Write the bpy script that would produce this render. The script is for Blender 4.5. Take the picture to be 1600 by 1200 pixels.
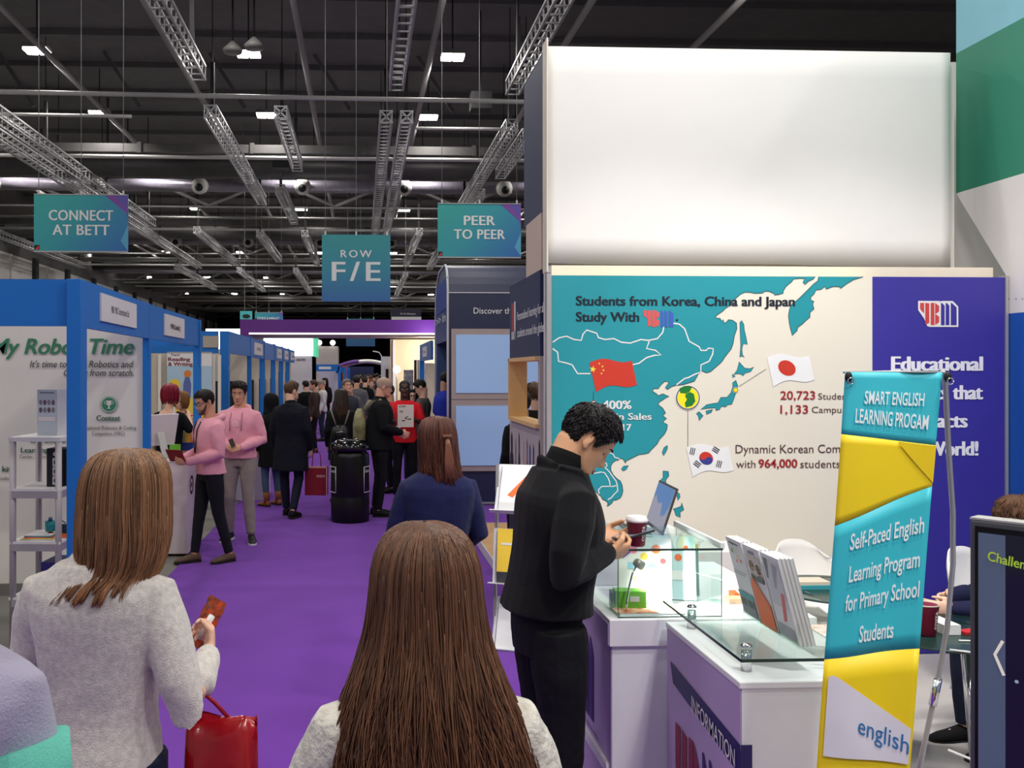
import bpy, bmesh, math, random
from mathutils import Vector, Matrix, noise
from math import sin, cos, pi, sqrt, radians, atan2, exp

# ------------------------------------------------------------------ scene, camera, light
SC = bpy.context.scene
COL = SC.collection
for _o in list(bpy.data.objects):
    bpy.data.objects.remove(_o)
FPX, CX, CY, EYE, YAW = 1430.0, 630.0, 580.0, 1.92, radians(2.6)
FW = Vector((sin(YAW), cos(YAW), 0)); RT = Vector((cos(YAW), -sin(YAW), 0))
cam_data = bpy.data.cameras.new('camera')
cam = bpy.data.objects.new('camera', cam_data)
COL.objects.link(cam)
cam.location = (0, 0, EYE)
cam.rotation_euler = (pi / 2, 0, -YAW)
cam_data.sensor_width = 36.0
cam_data.lens = 36.0 * FPX / 1600.0
cam_data.shift_x = 170 / 1600.0
cam_data.shift_y = -20 / 1600.0
cam_data.clip_end = 400
SC.camera = cam
SC.view_settings.view_transform = 'Standard'
SC.view_settings.look = 'None'
SC.view_settings.exposure = 0.0
SC.view_settings.gamma = 1.0
SC.view_settings.use_curve_mapping = False
try:
    SC.cycles.use_denoising = True
    SC.cycles.max_bounces = 8
    SC.cycles.transparent_max_bounces = 16
    SC.cycles.sample_clamp_indirect = 4.0
    SC.cycles.caustics_reflective = False
    SC.cycles.caustics_refractive = False
except Exception:
    pass
world = bpy.data.worlds.new('hall_air')
SC.world = world
world.use_nodes = True
world.node_tree.nodes['Background'].inputs[0].default_value = (0.85, 0.88, 1.0, 1)
world.node_tree.nodes['Background'].inputs[1].default_value = 0.30


def lamp(name, kind, loc, power, aim=None, size=0.5, size_y=None, color=(1, 0.97, 0.92), angle=None, spread=None):
    ld = bpy.data.lights.new(name, kind)
    ld.energy = power
    ld.color = color
    if kind == 'AREA':
        ld.shape = 'DISK' if size_y is None else 'RECTANGLE'
        ld.size = size
        if size_y:
            ld.size_y = size_y
        if spread:
            ld.spread = spread
    if kind == 'SPOT':
        ld.spot_size = angle or radians(70)
        ld.spot_blend = 0.6
        ld.shadow_soft_size = size
    if kind == 'POINT':
        ld.shadow_soft_size = size
    o = bpy.data.objects.new(name, ld)
    COL.objects.link(o)
    o.location = loc
    if aim is not None:
        o.rotation_euler = (Vector(aim) - Vector(loc)).to_track_quat('-Z', 'Y').to_euler()
    return o


# rows of hall high bays (the visible fixtures are built further down)
BAY_X = (-20.4, -14.7, -9.0, -3.2, 2.5, 8.2, 13.9)
BAY_Y0, BAY_DY, BAY_Z = 26.0, 6.2, 10.9
for ky in range(-5, 13):
    for bx in BAY_X:
        yy = BAY_Y0 + ky * BAY_DY
        if bx < -12 and ky > 8:
            continue
        lamp('high_bay_light', 'AREA', (bx, yy, BAY_Z - 0.16), 120, (bx, yy, 0), size=0.5)
# track lights of the stand, hung from the rig above the stand, washing its back wall and counters; added fill lamps among them
lamp('stand_wash_light', 'AREA', (2.2, 3.6, 6.0), 78, (2.4, 6.2, 2.9), size=0.9, size_y=0.3)
lamp('stand_spot_light', 'SPOT', (0.9, 3.0, 5.4), 70, (1.9, 6.2, 2.6), size=0.12, angle=radians(75))
for _x in (1.9, 3.2):
    lamp('panel_fill_spot', 'SPOT', (_x, 3.3, 4.7), 210, (_x + .1, 6.0, 1.0), size=0.12, angle=radians(64))  # unseen spots added to brighten the map and blue panels
lamp('cream_wall_fill', 'AREA', (2.4, 29.4, 2.95), 90, (2.4, 31, 1.2), size=1.2, size_y=.3)  # lamp added under the arch to brighten the cream wall beyond
lamp('arch_glow_fill', 'AREA', (2.0, 26.2, 2.9), 14, (1.9, 27.2, 3.3), size=.4, color=(.8, .6, 1))  # violet lamp added to put a glow on the arch front
lamp('counter_front_fill', 'SPOT', (1.8, .0, 5.0), 260, (1.4, 3.0, .8), size=0.2, angle=radians(60))  # unseen frontal spot added to lift the white counter faces
lamp('counter_spot_light', 'SPOT', (2.2, 1.4, 5.6), 380, (1.3, 3.3, 1.0), size=0.15, angle=radians(50))


def at(px, d, z=0.0):
    p = FW * d + RT * ((px - CX) / FPX * d)
    return Vector((p.x, p.y, z))


def fl(px, py, z=0.0):
    return at(px, (EYE - z) * FPX / (py - CY), z)


# ------------------------------------------------------------------ materials
def lin(c):
    c = c / 255.0
    return c / 12.92 if c <= 0.04045 else ((c + 0.055) / 1.055) ** 2.4


def L3(rgb):
    return (lin(rgb[0]), lin(rgb[1]), lin(rgb[2]), 1)


MATS = {}


def M(name, rgb=(200, 200, 200), rough=0.6, metal=0.0, var=0.06, vs=6.0, stretch=None, bump=0.0, bs=80.0,
      emit=0.0, spec=0.5, trans=0.0, ior=1.45, sheen=0.0, rgb2=None, wave=0.0, tint=False, alpha=1.0, coat=0.0):
    if name in MATS:
        return MATS[name]
    m = bpy.data.materials.new(name)
    m.use_nodes = True
    nt = m.node_tree
    b = nt.nodes['Principled BSDF']
    n, l = nt.nodes, nt.links
    col = L3(rgb)
    b.inputs['Base Color'].default_value = col
    b.inputs['Roughness'].default_value = rough
    b.inputs['Metallic'].default_value = metal
    b.inputs['Specular IOR Level'].default_value = spec
    b.inputs['IOR'].default_value = ior
    if sheen:
        b.inputs['Sheen Weight'].default_value = sheen
    if coat:
        b.inputs['Coat Weight'].default_value = coat
    if trans:
        b.inputs['Transmission Weight'].default_value = trans
    if alpha < 1:
        b.inputs['Alpha'].default_value = alpha
    tc = n.new('ShaderNodeTexCoord')
    mp = n.new('ShaderNodeMapping')
    l.new(tc.outputs['Object'], mp.inputs['Vector'])
    if stretch:
        mp.inputs['Scale'].default_value = stretch
    out = None
    if var > 0 or rgb2:
        nz = n.new('ShaderNodeTexNoise')
        nz.inputs['Scale'].default_value = vs
        nz.inputs['Detail'].default_value = 5
        l.new(mp.outputs[0], nz.inputs['Vector'])
        mx = n.new('ShaderNodeMix')
        mx.data_type = 'RGBA'
        if rgb2:
            mx.inputs[6].default_value = col
            mx.inputs[7].default_value = L3(rgb2)
            rp = n.new('ShaderNodeMapRange')
            rp.inputs[1].default_value = 0.35
            rp.inputs[2].default_value = 0.65
            l.new(nz.outputs['Fac'], rp.inputs[0])
            l.new(rp.outputs[0], mx.inputs[0])
        else:
            mx.inputs[6].default_value = [c * (1 - var) for c in col[:3]] + [1]
            mx.inputs[7].default_value = [min(1, c * (1 + var)) for c in col[:3]] + [1]
            l.new(nz.outputs['Fac'], mx.inputs[0])
        out = mx.outputs[2]
    if tint:
        at_ = n.new('ShaderNodeAttribute')
        at_.attribute_name = 'tint'
        m2 = n.new('ShaderNodeMix')
        m2.data_type = 'RGBA'
        m2.blend_type = 'MULTIPLY'
        m2.inputs[0].default_value = 1.0
        if out:
            l.new(out, m2.inputs[6])
        else:
            m2.inputs[6].default_value = col
        l.new(at_.outputs['Color'], m2.inputs[7])
        out = m2.outputs[2]
    if out:
        l.new(out, b.inputs['Base Color'])
    if bump:
        nb = n.new('ShaderNodeTexNoise')
        nb.inputs['Scale'].default_value = bs
        nb.inputs['Detail'].default_value = 4
        l.new(mp.outputs[0], nb.inputs['Vector'])
        bp = n.new('ShaderNodeBump')
        bp.inputs['Strength'].default_value = bump
        bp.inputs['Distance'].default_value = 0.01
        h = nb.outputs['Fac']
        if wave:
            wv = n.new('ShaderNodeTexWave')
            wv.bands_direction = 'X'
            wv.inputs['Scale'].default_value = wave
            wv.inputs['Distortion'].default_value = 1.5
            l.new(tc.outputs['Object'], wv.inputs['Vector'])
            ad = n.new('ShaderNodeMath')
            ad.operation = 'ADD'
            l.new(nb.outputs['Fac'], ad.inputs[0])
            l.new(wv.outputs['Fac'], ad.inputs[1])
            h = ad.outputs[0]
        l.new(h, bp.inputs['Height'])
        l.new(bp.outputs[0], b.inputs['Normal'])
    if emit:
        b.inputs['Emission Color'].default_value = col
        b.inputs['Emission Strength'].default_value = emit
        try:
            m.cycles.emission_sampling = 'NONE'
        except Exception:
            pass
    MATS[name] = m
    return m


def glass(name, rgb=(247, 252, 250), mix=0.10):
    if name in MATS:
        return MATS[name]
    m = bpy.data.materials.new(name)
    m.use_nodes = True
    nt = m.node_tree
    n, l = nt.nodes, nt.links
    n.clear()
    o = n.new('ShaderNodeOutputMaterial')
    t = n.new('ShaderNodeBsdfTransparent')
    t.inputs[0].default_value = L3(rgb)
    g = n.new('ShaderNodeBsdfGlossy')
    g.inputs['Roughness'].default_value = 0.03
    g.inputs[0].default_value = (0.9, 0.95, 0.93, 1)
    f = n.new('ShaderNodeFresnel')
    gm = n.new('ShaderNodeNewGeometry')
    io = n.new('ShaderNodeMapRange')
    io.inputs[3].default_value = 1.45
    io.inputs[4].default_value = 1 / 1.45
    l.new(gm.outputs['Backfacing'], io.inputs[0])
    l.new(io.outputs[0], f.inputs[0])
    ad = n.new('ShaderNodeMath')
    ad.operation = 'MULTIPLY'
    ad.inputs[1].default_value = 0.6
    l.new(f.outputs[0], ad.inputs[0])
    mx = n.new('ShaderNodeMixShader')
    l.new(ad.outputs[0], mx.inputs[0])
    l.new(t.outputs[0], mx.inputs[1])
    l.new(g.outputs[0], mx.inputs[2])
    l.new(mx.outputs[0], o.inputs[0])
    MATS[name] = m
    return m


def gradient_mat(name, stops, axis='X', rough=0.5, coord='Object', scale=1.0, off=0.0):
    """printed colour ramp along one local axis; stops = [(pos, rgb)]"""
    if name in MATS:
        return MATS[name]
    m = bpy.data.materials.new(name)
    m.use_nodes = True
    nt = m.node_tree
    n, l = nt.nodes, nt.links
    b = n['Principled BSDF']
    b.inputs['Roughness'].default_value = rough
    tc = n.new('ShaderNodeTexCoord')
    sp = n.new('ShaderNodeSeparateXYZ')
    l.new(tc.outputs[coord], sp.inputs[0])
    if axis == 'XZ':
        ad = n.new('ShaderNodeMath')
        ad.operation = 'SUBTRACT'
        l.new(sp.outputs['X'], ad.inputs[0])
        l.new(sp.outputs['Z'], ad.inputs[1])
        src = ad.outputs[0]
    else:
        src = sp.outputs[axis]
    ma = n.new('ShaderNodeMath')
    ma.operation = 'MULTIPLY_ADD'
    ma.inputs[1].default_value = scale
    ma.inputs[2].default_value = off
    l.new(src, ma.inputs[0])
    r = n.new('ShaderNodeValToRGB')
    l.new(ma.outputs[0], r.inputs[0])
    els = r.color_ramp.elements
    while len(els) < len(stops):
        els.new(0.5)
    for e, (p, c) in zip(els, stops):
        e.position = p
        e.color = L3(c)
    l.new(r.outputs[0], b.inputs['Base Color'])
    MATS[name] = m
    return m


# ------------------------------------------------------------------ object helpers
def tag(o, label=None, cat=None, group=None, kind=None):
    if label:
        o['label'] = label
    if cat:
        o['category'] = cat
    if group:
        o['group'] = group
    if kind:
        o['kind'] = kind
    return o


def empty(name, loc=(0, 0, 0), rz=0.0, label=None, cat=None, group=None):
    o = bpy.data.objects.new(name, None)
    o.empty_display_size = 0.1
    COL.objects.link(o)
    o.location = loc
    o.rotation_euler = (0, 0, rz)
    return tag(o, label, cat, group)


def copy_tree(o, parent=None):
    kids = list(o.children)
    c = o.copy()
    COL.objects.link(c)
    if parent is not None:
        c.parent = parent
    for k in kids:
        copy_tree(k, c)
    return c


def link_mesh(name, me, parent=None, loc=None):
    o = bpy.data.objects.new(name, me)
    COL.objects.link(o)
    if parent is not None:
        o.parent = parent
    if loc is not None:
        o.location = loc
    return o


class MB:
    def __init__(s):
        s.v, s.f, s.m, s.sm = [], [], [], []

    def add(s, verts, faces, mi=0, smooth=False):
        k = len(s.v)
        s.v += [tuple(p) for p in verts]
        for f in faces:
            s.f.append(tuple(i + k for i in f))
            s.m.append(mi)
            s.sm.append(smooth)
        return s

    def box(s, c, size, mi=0, rz=0.0, mat=None):
        hx, hy, hz = size[0] / 2, size[1] / 2, size[2] / 2
        vs = [Vector((x, y, z)) for x in (-hx, hx) for y in (-hy, hy) for z in (-hz, hz)]
        if rz:
            mat = Matrix.Rotation(rz, 3, 'Z')
        if mat is not None:
            vs = [mat @ v for v in vs]
        c = Vector(c)
        vs = [v + c for v in vs]
        s.add(vs, [(0, 1, 3, 2), (4, 6, 7, 5), (0, 4, 5, 1), (2, 3, 7, 6), (0, 2, 6, 4), (1, 5, 7, 3)], mi)
        return s

    def span(s, a, b, mi=0):
        return s.box([(a[i] + b[i]) / 2 for i in range(3)], [abs(b[i] - a[i]) for i in range(3)], mi)

    def bar(s, p0, p1, w, h=None, mi=0, up=(0, 0, 1)):
        """rectangular bar between two points"""
        p0, p1 = Vector(p0), Vector(p1)
        h = h or w
        d = (p1 - p0).normalized()
        u = Vector(up)
        if abs(d.dot(u)) > 0.98:
            u = Vector((0, 1, 0))
        a = d.cross(u).normalized()
        b = a.cross(d)
        vs = []
        for p in (p0, p1):
            for i, j in ((-1, -1), (1, -1), (1, 1), (-1, 1)):
                vs.append(p + a * (i * w / 2) + b * (j * h / 2))
        s.add(vs, [(0, 3, 2, 1), (4, 5, 6, 7), (0, 1, 5, 4), (1, 2, 6, 5), (2, 3, 7, 6), (3, 0, 4, 7)], mi)
        return s

    def rings(s, rings, mi=0, cap=True, smooth=True, closed=False):
        n = len(rings[0])
        vs = [p for r in rings for p in r]
        fs = []
        for i in range(len(rings) - 1):
            for j in range(n):
                a, b = i * n + j, i * n + (j + 1) % n
                fs.append((a, b, b + n, a + n))
        if cap:
            fs.append(tuple(range(n - 1, -1, -1)))
            k = (len(rings) - 1) * n
            fs.append(tuple(range(k, k + n)))
        s.add(vs, fs, mi, smooth)
        return s

    def tube(s, pts, rad, n=10, mi=0, ref=(0, 1, 0), smooth=True, rnd=False):
        """tube through points; rad = r | list of r | list of (ra, rb)"""
        pts = [Vector(p) for p in pts]
        if not isinstance(rad, (list, tuple)):
            rad = [rad] * len(pts)
        rad = [(r, r) if not isinstance(r, (list, tuple)) else r for r in rad]
        if rnd:
            d0 = (pts[0] - pts[1]).normalized()
            d1 = (pts[-1] - pts[-2]).normalized()
            r0, r1 = min(rad[0]), min(rad[-1])
            pts = [pts[0] + d0 * r0 * .9, pts[0] + d0 * r0 * .55] + pts + [pts[-1] + d1 * r1 * .55, pts[-1] + d1 * r1 * .9]
            sc = lambda r, k: (r[0] * k, r[1] * k)
            rad = [sc(rad[0], .35), sc(rad[0], .83)] + rad + [sc(rad[-1], .83), sc(rad[-1], .35)]
        rr = []
        ref = Vector(ref)
        for i, p in enumerate(pts):
            t = (pts[min(i + 1, len(pts) - 1)] - pts[max(i - 1, 0)]).normalized()
            u = ref - t * ref.dot(t)
            if u.length < 0.05:
                u = Vector((1, 0, 0)) - t * t.x
                if u.length < 0.05:
                    u = Vector((0, 0, 1)) - t * t.z
            u.normalize()
            w = t.cross(u)
            rr.append([p + w * (cos(2 * pi * k / n) * rad[i][0]) + u * (sin(2 * pi * k / n) * rad[i][1]) for k in range(n)])
        return s.rings(rr, mi, True, smooth)

    def cyl(s, p0, p1, r, r1=None, n=16, mi=0, smooth=True):
        return s.tube([p0, p1], [r, r if r1 is None else r1], n, mi, smooth=smooth)

    def lathe(s, prof, c=(0, 0, 0), n=24, mi=0):
        """prof [(r,z)] around z"""
        rr = [[(c[0] + r * cos(2 * pi * k / n), c[1] + r * sin(2 * pi * k / n), c[2] + z) for k in range(n)] for r, z in prof]
        return s.rings(rr, mi, True, True)

    def ell(s, c, r, n=16, k=10, mi=0, rot=None):
        rr = []
        for i in range(k + 1):
            t = -pi / 2 + pi * i / k
            q = max(cos(t), 0.02)
            ring = []
            for j in range(n):
                a = 2 * pi * j / n
                p = Vector((r[0] * q * cos(a), r[1] * q * sin(a), r[2] * sin(t)))
                if rot is not None:
                    p = rot @ p
                ring.append(p + Vector(c))
            rr.append(ring)
        return s.rings(rr, mi)

    def prism(s, poly, o, ex, ey, ez, mi=0):
        """2D polygon on plane (o,ex,ey) extruded by vector ez"""
        o, ex, ey, ez = Vector(o), Vector(ex), Vector(ey), Vector(ez)
        n = len(poly)
        a = [o + ex * x + ey * y for x, y in poly]
        b = [p + ez for p in a]
        fs = [tuple(range(n - 1, -1, -1)), tuple(range(n, 2 * n))]
        fs += [(i, (i + 1) % n, (i + 1) % n + n, i + n) for i in range(n)]
        s.add(a + b, fs, mi)
        return s

    def mesh(s, name, mats):
        me = bpy.data.meshes.new(name)
        me.from_pydata(s.v, [], s.f)
        if not isinstance(mats, (list, tuple)):
            mats = [mats]
        for m in mats:
            me.materials.append(m)
        me.polygons.foreach_set('material_index', s.m)
        me.polygons.foreach_set('use_smooth', s.sm)
        me.update()
        return me

    def build(s, name, mats, parent=None, loc=None, bevel=0.0, fix=True):
        me = s.mesh(name, mats)
        if fix:
            bm = bmesh.new()
            bm.from_mesh(me)
            bmesh.ops.recalc_face_normals(bm, faces=bm.faces)
            bm.to_mesh(me)
            bm.free()
        o = link_mesh(name, me, parent, loc)
        if bevel:
            bv = o.modifiers.new('bevel', 'BEVEL')
            bv.width = bevel
            bv.segments = 2
            bv.limit_method = 'ANGLE'
        return o


def struct(o):
    o['kind'] = 'structure'
    return o


def shape_tris(poly):
    """fill a possibly concave 2D outline"""
    from mathutils.geometry import tessellate_polygon
    return tessellate_polygon([[Vector((x, y, 0)) for x, y in poly]])


class Flat:
    """printed shapes on a plane: o + ex*x + ey*y, lifted along n"""

    def __init__(s, o, ex, ey):
        s.o, s.ex, s.ey = Vector(o), Vector(ex).normalized(), Vector(ey).normalized()
        s.n = s.ex.cross(s.ey).normalized()

    def P(s, x, y, h=0.0):
        return s.o + s.ex * x + s.ey * y + s.n * h

    def poly(s, mb, pts, h=0.002, mi=0):
        vs = [s.P(x, y, h) for x, y in pts]
        mb.add(vs, [tuple(t) for t in shape_tris(pts)], mi)

    def rect(s, mb, x0, y0, x1, y1, h=0.002, mi=0):
        s.poly(mb, [(x0, y0), (x1, y0), (x1, y1), (x0, y1)], h, mi)

    def line(s, mb, pts, w, h=0.003, mi=0, closed=False):
        pts = [Vector((p[0], p[1])) for p in pts]
        if closed:
            pts = pts + [pts[0]]
        L, R_ = [], []
        for i, p in enumerate(pts):
            t = (pts[min(i + 1, len(pts) - 1)] - pts[max(i - 1, 0)])
            if t.length < 1e-9:
                t = Vector((1, 0))
            t.normalize()
            nn = Vector((-t.y, t.x)) * (w / 2)
            L.append(p + nn)
            R_.append(p - nn)
        vs = [s.P(q.x, q.y, h) for q in L] + [s.P(q.x, q.y, h) for q in R_]
        n = len(pts)
        mb.add(vs, [(i + n, i + n + 1, i + 1, i) for i in range(n - 1)], mi)

    def disc(s, mb, cx, cy, r, h=0.003, mi=0, n=28, ry=None, rot=0.0):
        ry = ry or r
        pts = []
        for k in range(n):
            a = 2 * pi * k / n
            x, y = r * cos(a), ry * sin(a)
            pts.append((cx + x * cos(rot) - y * sin(rot), cy + x * sin(rot) + y * cos(rot)))
        s.poly(mb, pts, h, mi)

    def ring(s, mb, cx, cy, r, w, h=0.003, mi=0, n=28):
        s.line(mb, [(cx + r * cos(2 * pi * k / n), cy + r * sin(2 * pi * k / n)) for k in range(n + 1)], w, h, mi)

    def text(s, mb, txt, x, y, cap, width=None, bold=0.0, shear=0.0, h=0.003, mi=0, align='L', slope=0.0, space=1.0, curve=None):
        """text with baseline start (x,y), capital height cap; width stretches it"""
        strike = max(0, bold - .005)
        bold = min(bold, .004)
        vs, fs = glyphs(txt, bold, shear, space)
        if not vs:
            return
        xs = [v[0] for v in vs]
        w0 = max(xs) - min(xs)
        k = cap / 0.73
        kx = k if width is None else width / w0
        x0 = min(xs) * kx
        off = -x0 if align == 'L' else (-x0 - w0 * kx / 2 if align == 'C' else -x0 - w0 * kx)
        for _q, dx in enumerate((0,) if strike <= 0 else (-strike, -strike / 2, 0, strike / 2, strike)):
            out = []
            for vx, vy in vs:
                qx = (vx + dx) * kx + off
                out.append(s.P(x + qx, y + vy * k + slope * qx, h + .0004 * _q))
            mb.add(out, fs, mi)


_GL = {}


def glyphs(txt, bold, shear, space):
    key = (txt, bold, shear, space)
    if key in _GL:
        return _GL[key]
    cu = bpy.data.curves.new('lettering_curve', 'FONT')
    cu.body = txt
    cu.size = 1.0
    cu.offset = bold
    cu.shear = shear
    cu.space_character = space
    cu.resolution_u = 3
    cu.fill_mode = 'FRONT'
    ob = bpy.data.objects.new('lettering_curve', cu)
    me = bpy.data.meshes.new_from_object(ob)
    vs = [(v.co.x, v.co.y) for v in me.vertices]
    fs = [tuple(p.vertices) for p in me.polygons]
    bpy.data.objects.remove(ob)
    bpy.data.curves.remove(cu)
    bpy.data.meshes.remove(me)
    _GL[key] = (vs, fs)
    return _GL[key]
# ------------------------------------------------------------------ people
SKIN = lambda k: {'fair': M('skin_fair', (228, 180, 154), .5, var=.05, vs=14), 'tan': M('skin_tan', (216, 162, 124), .5, var=.06, vs=14),
                  'olive': M('skin_olive', (206, 152, 122), .5, var=.06, vs=14), 'dark': M('skin_dark', (72, 48, 38), .45, var=.08, vs=14),
                  'pink': M('skin_pink', (222, 162, 136), .5, var=.07, vs=14)}[k]


def interp(tab, t):
    """smooth interpolation in [(key, v1, v2..)] sorted by key"""
    if t <= tab[0][0]:
        return list(tab[0][1:])
    if t >= tab[-1][0]:
        return list(tab[-1][1:])
    for i in range(len(tab) - 1):
        a, b = tab[i], tab[i + 1]
        if a[0] <= t <= b[0]:
            u = (t - a[0]) / (b[0] - a[0])
            pm = tab[i - 1] if i > 0 else a
            pn = tab[i + 2] if i + 2 < len(tab) else b
            out = []
            for k in range(1, len(a)):
                h = b[0] - a[0]
                m0 = (b[k] - pm[k]) / max(1e-6, b[0] - pm[0]) * h
                m1 = (pn[k] - a[k]) / max(1e-6, pn[0] - a[0]) * h
                out.append((2 * u**3 - 3 * u**2 + 1) * a[k] + (u**3 - 2 * u**2 + u) * m0 + (-2 * u**3 + 3 * u**2) * b[k] + (u**3 - u**2) * m1)
            return out


# z, front y, back y, half width (eye level = 0)
HEAD = [(-.120, .070, .018, .016), (-.112, .086, .004, .034), (-.098, .092, -.012, .045), (-.080, .089, -.035, .053), (-.058, .088, -.062, .060),
        (-.030, .088, -.083, .066), (0, .086, -.097, .071), (.030, .090, -.101, .0745), (.058, .084, -.097, .0745), (.082, .068, -.085, .066),
        (.100, .044, -.064, .050), (.111, .018, -.044, .031), (.116, -.006, -.020, .010)]
NOSE = [(-.062, 0.0, .012), (-.054, .004, .015), (-.047, .019, .0155), (-.039, .026, .014), (-.028, .021, .011), (-.012, .013, .009), (.006, .007, .009), (.020, .003, .012), (.034, 0, .014)]
g_ = lambda x, s: exp(-(x / s) ** 2)


def head_point(z, phi, fem=0.0):
    f, b, w = interp(HEAD, z)
    yc = (f + b) / 2 - .004
    c, s = cos(phi), sin(phi)
    x = w * (abs(s) ** .92) * (1 if s >= 0 else -1)
    y = yc + ((f - yc) if c > 0 else (yc - b)) * (abs(c) ** .92) * (1 if c >= 0 else -1)
    if c > 0.15:
        k = min(1, (c - .15) * 2.2)
        A, sg = interp(NOSE, z)
        dy = A * g_(x, sg)
        dy -= .011 * g_(abs(x) - .031, .015) * g_(z - .000, .014)          # eye sockets
        dy += .005 * g_(abs(x) - .026, .020) * g_(z - .021, .009)           # brow
        dy += .004 * g_(abs(x) - .040, .016) * g_(z + .028, .016)           # cheek
        dy += .0065 * g_(x, .020) * g_(z + .069, .0045) + .0065 * g_(x, .017) * g_(z + .082, .0055)
        dy -= .006 * g_(x, .024) * g_(z + .0755, .0022)                     # mouth line
        dy -= .004 * g_(x, .020) * g_(z + .092, .005)
        dy += .007 * g_(x, .017) * g_(z + .106, .010)                       # chin
        y += dy * k
    return x, y, z


HZ = [-.120, -.114, -.108, -.100, -.093, -.087, -.082, -.078, -.0755, -.073, -.069, -.064, -.058, -.053, -.047, -.041, -.034, -.026, -.018, -.010, -.003, .004,
      .012, .020, .028, .038, .048, .058, .068, .078, .087, .095, .102, .108, .1125, .116]


def phis(n):
    """angles, denser at the front of the face"""
    return [2 * pi * j / n - .55 * sin(2 * pi * j / n) for j in range(n)]


def head_rings(T, n=56, off=None):
    rr = []
    for z in HZ:
        ring = []
        for p in phis(n):
            x, y, zz = head_point(z, p)
            if off:
                o = off(x, y, zz, p)
                v = Vector((x, y + .008, zz * .9))
                d = v.normalized()
                x, y, zz = x + d.x * o, y + d.y * o, zz + d.z * o
            ring.append(T @ Vector((x, y, zz)))
        rr.append(ring)
    return rr


def hairline(p):
    a = abs((p + pi) % (2 * pi) - pi)
    return interp([(0, .066), (.55, .062), (.85, .050), (1.1, .012), (1.3, -.012), (1.45, .012), (1.75, .016), (1.95, -.030), (2.3, -.060), (pi, -.072)], a)[0]


def sstep(a, b, x):
    t = max(0.0, min(1.0, (x - a) / (b - a)))
    return t * t * (3 - 2 * t)


def remesh(mb, mats, voxel, smooth=3, disp=0.0, dscale=.12, factor=.5, seed=0):
    me = mb.mesh('tmp', mats[0])
    bm = bmesh.new()
    bm.from_mesh(me)
    bmesh.ops.recalc_face_normals(bm, faces=bm.faces)
    bm.to_mesh(me)
    bm.free()
    o = bpy.data.objects.new('tmp', me)
    COL.objects.link(o)
    r = o.modifiers.new('r', 'REMESH')
    r.mode = 'VOXEL'
    r.voxel_size = voxel
    r.use_smooth_shade = True
    if disp:
        tx = bpy.data.textures.new('fold', 'CLOUDS')
        tx.noise_scale = dscale
        tx.noise_depth = 2
        d = o.modifiers.new('d', 'DISPLACE')
        d.texture = tx
        d.strength = disp
        d.mid_level = 0.5
        d.texture_coords = 'LOCAL'
    if smooth:
        s = o.modifiers.new('s', 'SMOOTH')
        s.factor = factor
        s.iterations = smooth
    dg = bpy.context.evaluated_depsgraph_get()
    dg.update()
    out = bpy.data.meshes.new_from_object(o.evaluated_get(dg))
    bpy.data.objects.remove(o)
    bpy.data.meshes.remove(me)
    out.materials.clear()
    for m in mats:
        out.materials.append(m)
    out.polygons.foreach_set('use_smooth', [True] * len(out.polygons))
    return out


def hand(mb, wrist, d, pn, side, s=1.0, curl=.5, thumb=.7, spread=.12, r=.0088, n=8, index=None):
    """wrist point, direction of the hand, palm normal, side +1 if thumb points along d x pn"""
    wrist, d, pn = Vector(wrist), Vector(d).normalized(), Vector(pn)
    pn = (pn - d * pn.dot(d)).normalized()
    lat = d.cross(pn).normalized() * side
    pts = [wrist - d * .02 * s, wrist + d * .02 * s, wrist + d * .055 * s, wrist + d * .092 * s]
    rad = [(.026 * s, .020 * s), (.031 * s, .019 * s), (.039 * s, .016 * s), (.040 * s, .012 * s)]
    mb.tube(pts, rad, 12, ref=pn, rnd=True)
    L = [(.029, .072), (.010, .082), (-.010, .076), (-.028, .060)]
    for i, (o, ln) in enumerate(L):
        c = curl if index is None or i else index
        p = wrist + d * .088 * s + lat * o * s
        dd = (d + lat * (o / .03) * spread).normalized()
        P, ang = [p - dd * .02 * s, p], 0
        for k, fr in enumerate((.45, .32, .23)):
            ang += c * (.75 if k == 0 else 1.0) * (1 + .06 * i)
            v = dd * cos(ang) + pn * sin(ang)
            P.append(P[-1] + v * ln * fr * s)
        rr = r * s * (.92 if i == 3 else 1)
        mb.tube(P, [rr, rr * 1.04, rr, rr * .92, rr * .8], n, ref=lat, rnd=True)
    p = wrist + d * .025 * s + lat * .026 * s
    v0 = (d * .62 + lat * .72 + pn * .25).normalized()
    v1 = (d * .85 + lat * (.45 - .7 * thumb) + pn * (.2 + .6 * thumb)).normalized()
    mb.tube([p - v0 * .01 * s, p + v0 * .034 * s, p + v0 * .034 * s + v1 * .030 * s, p + v0 * .034 * s + v1 * .055 * s],
            [.0125 * s, .0115 * s, .0102 * s, .008 * s], n, ref=pn, rnd=True)


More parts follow.
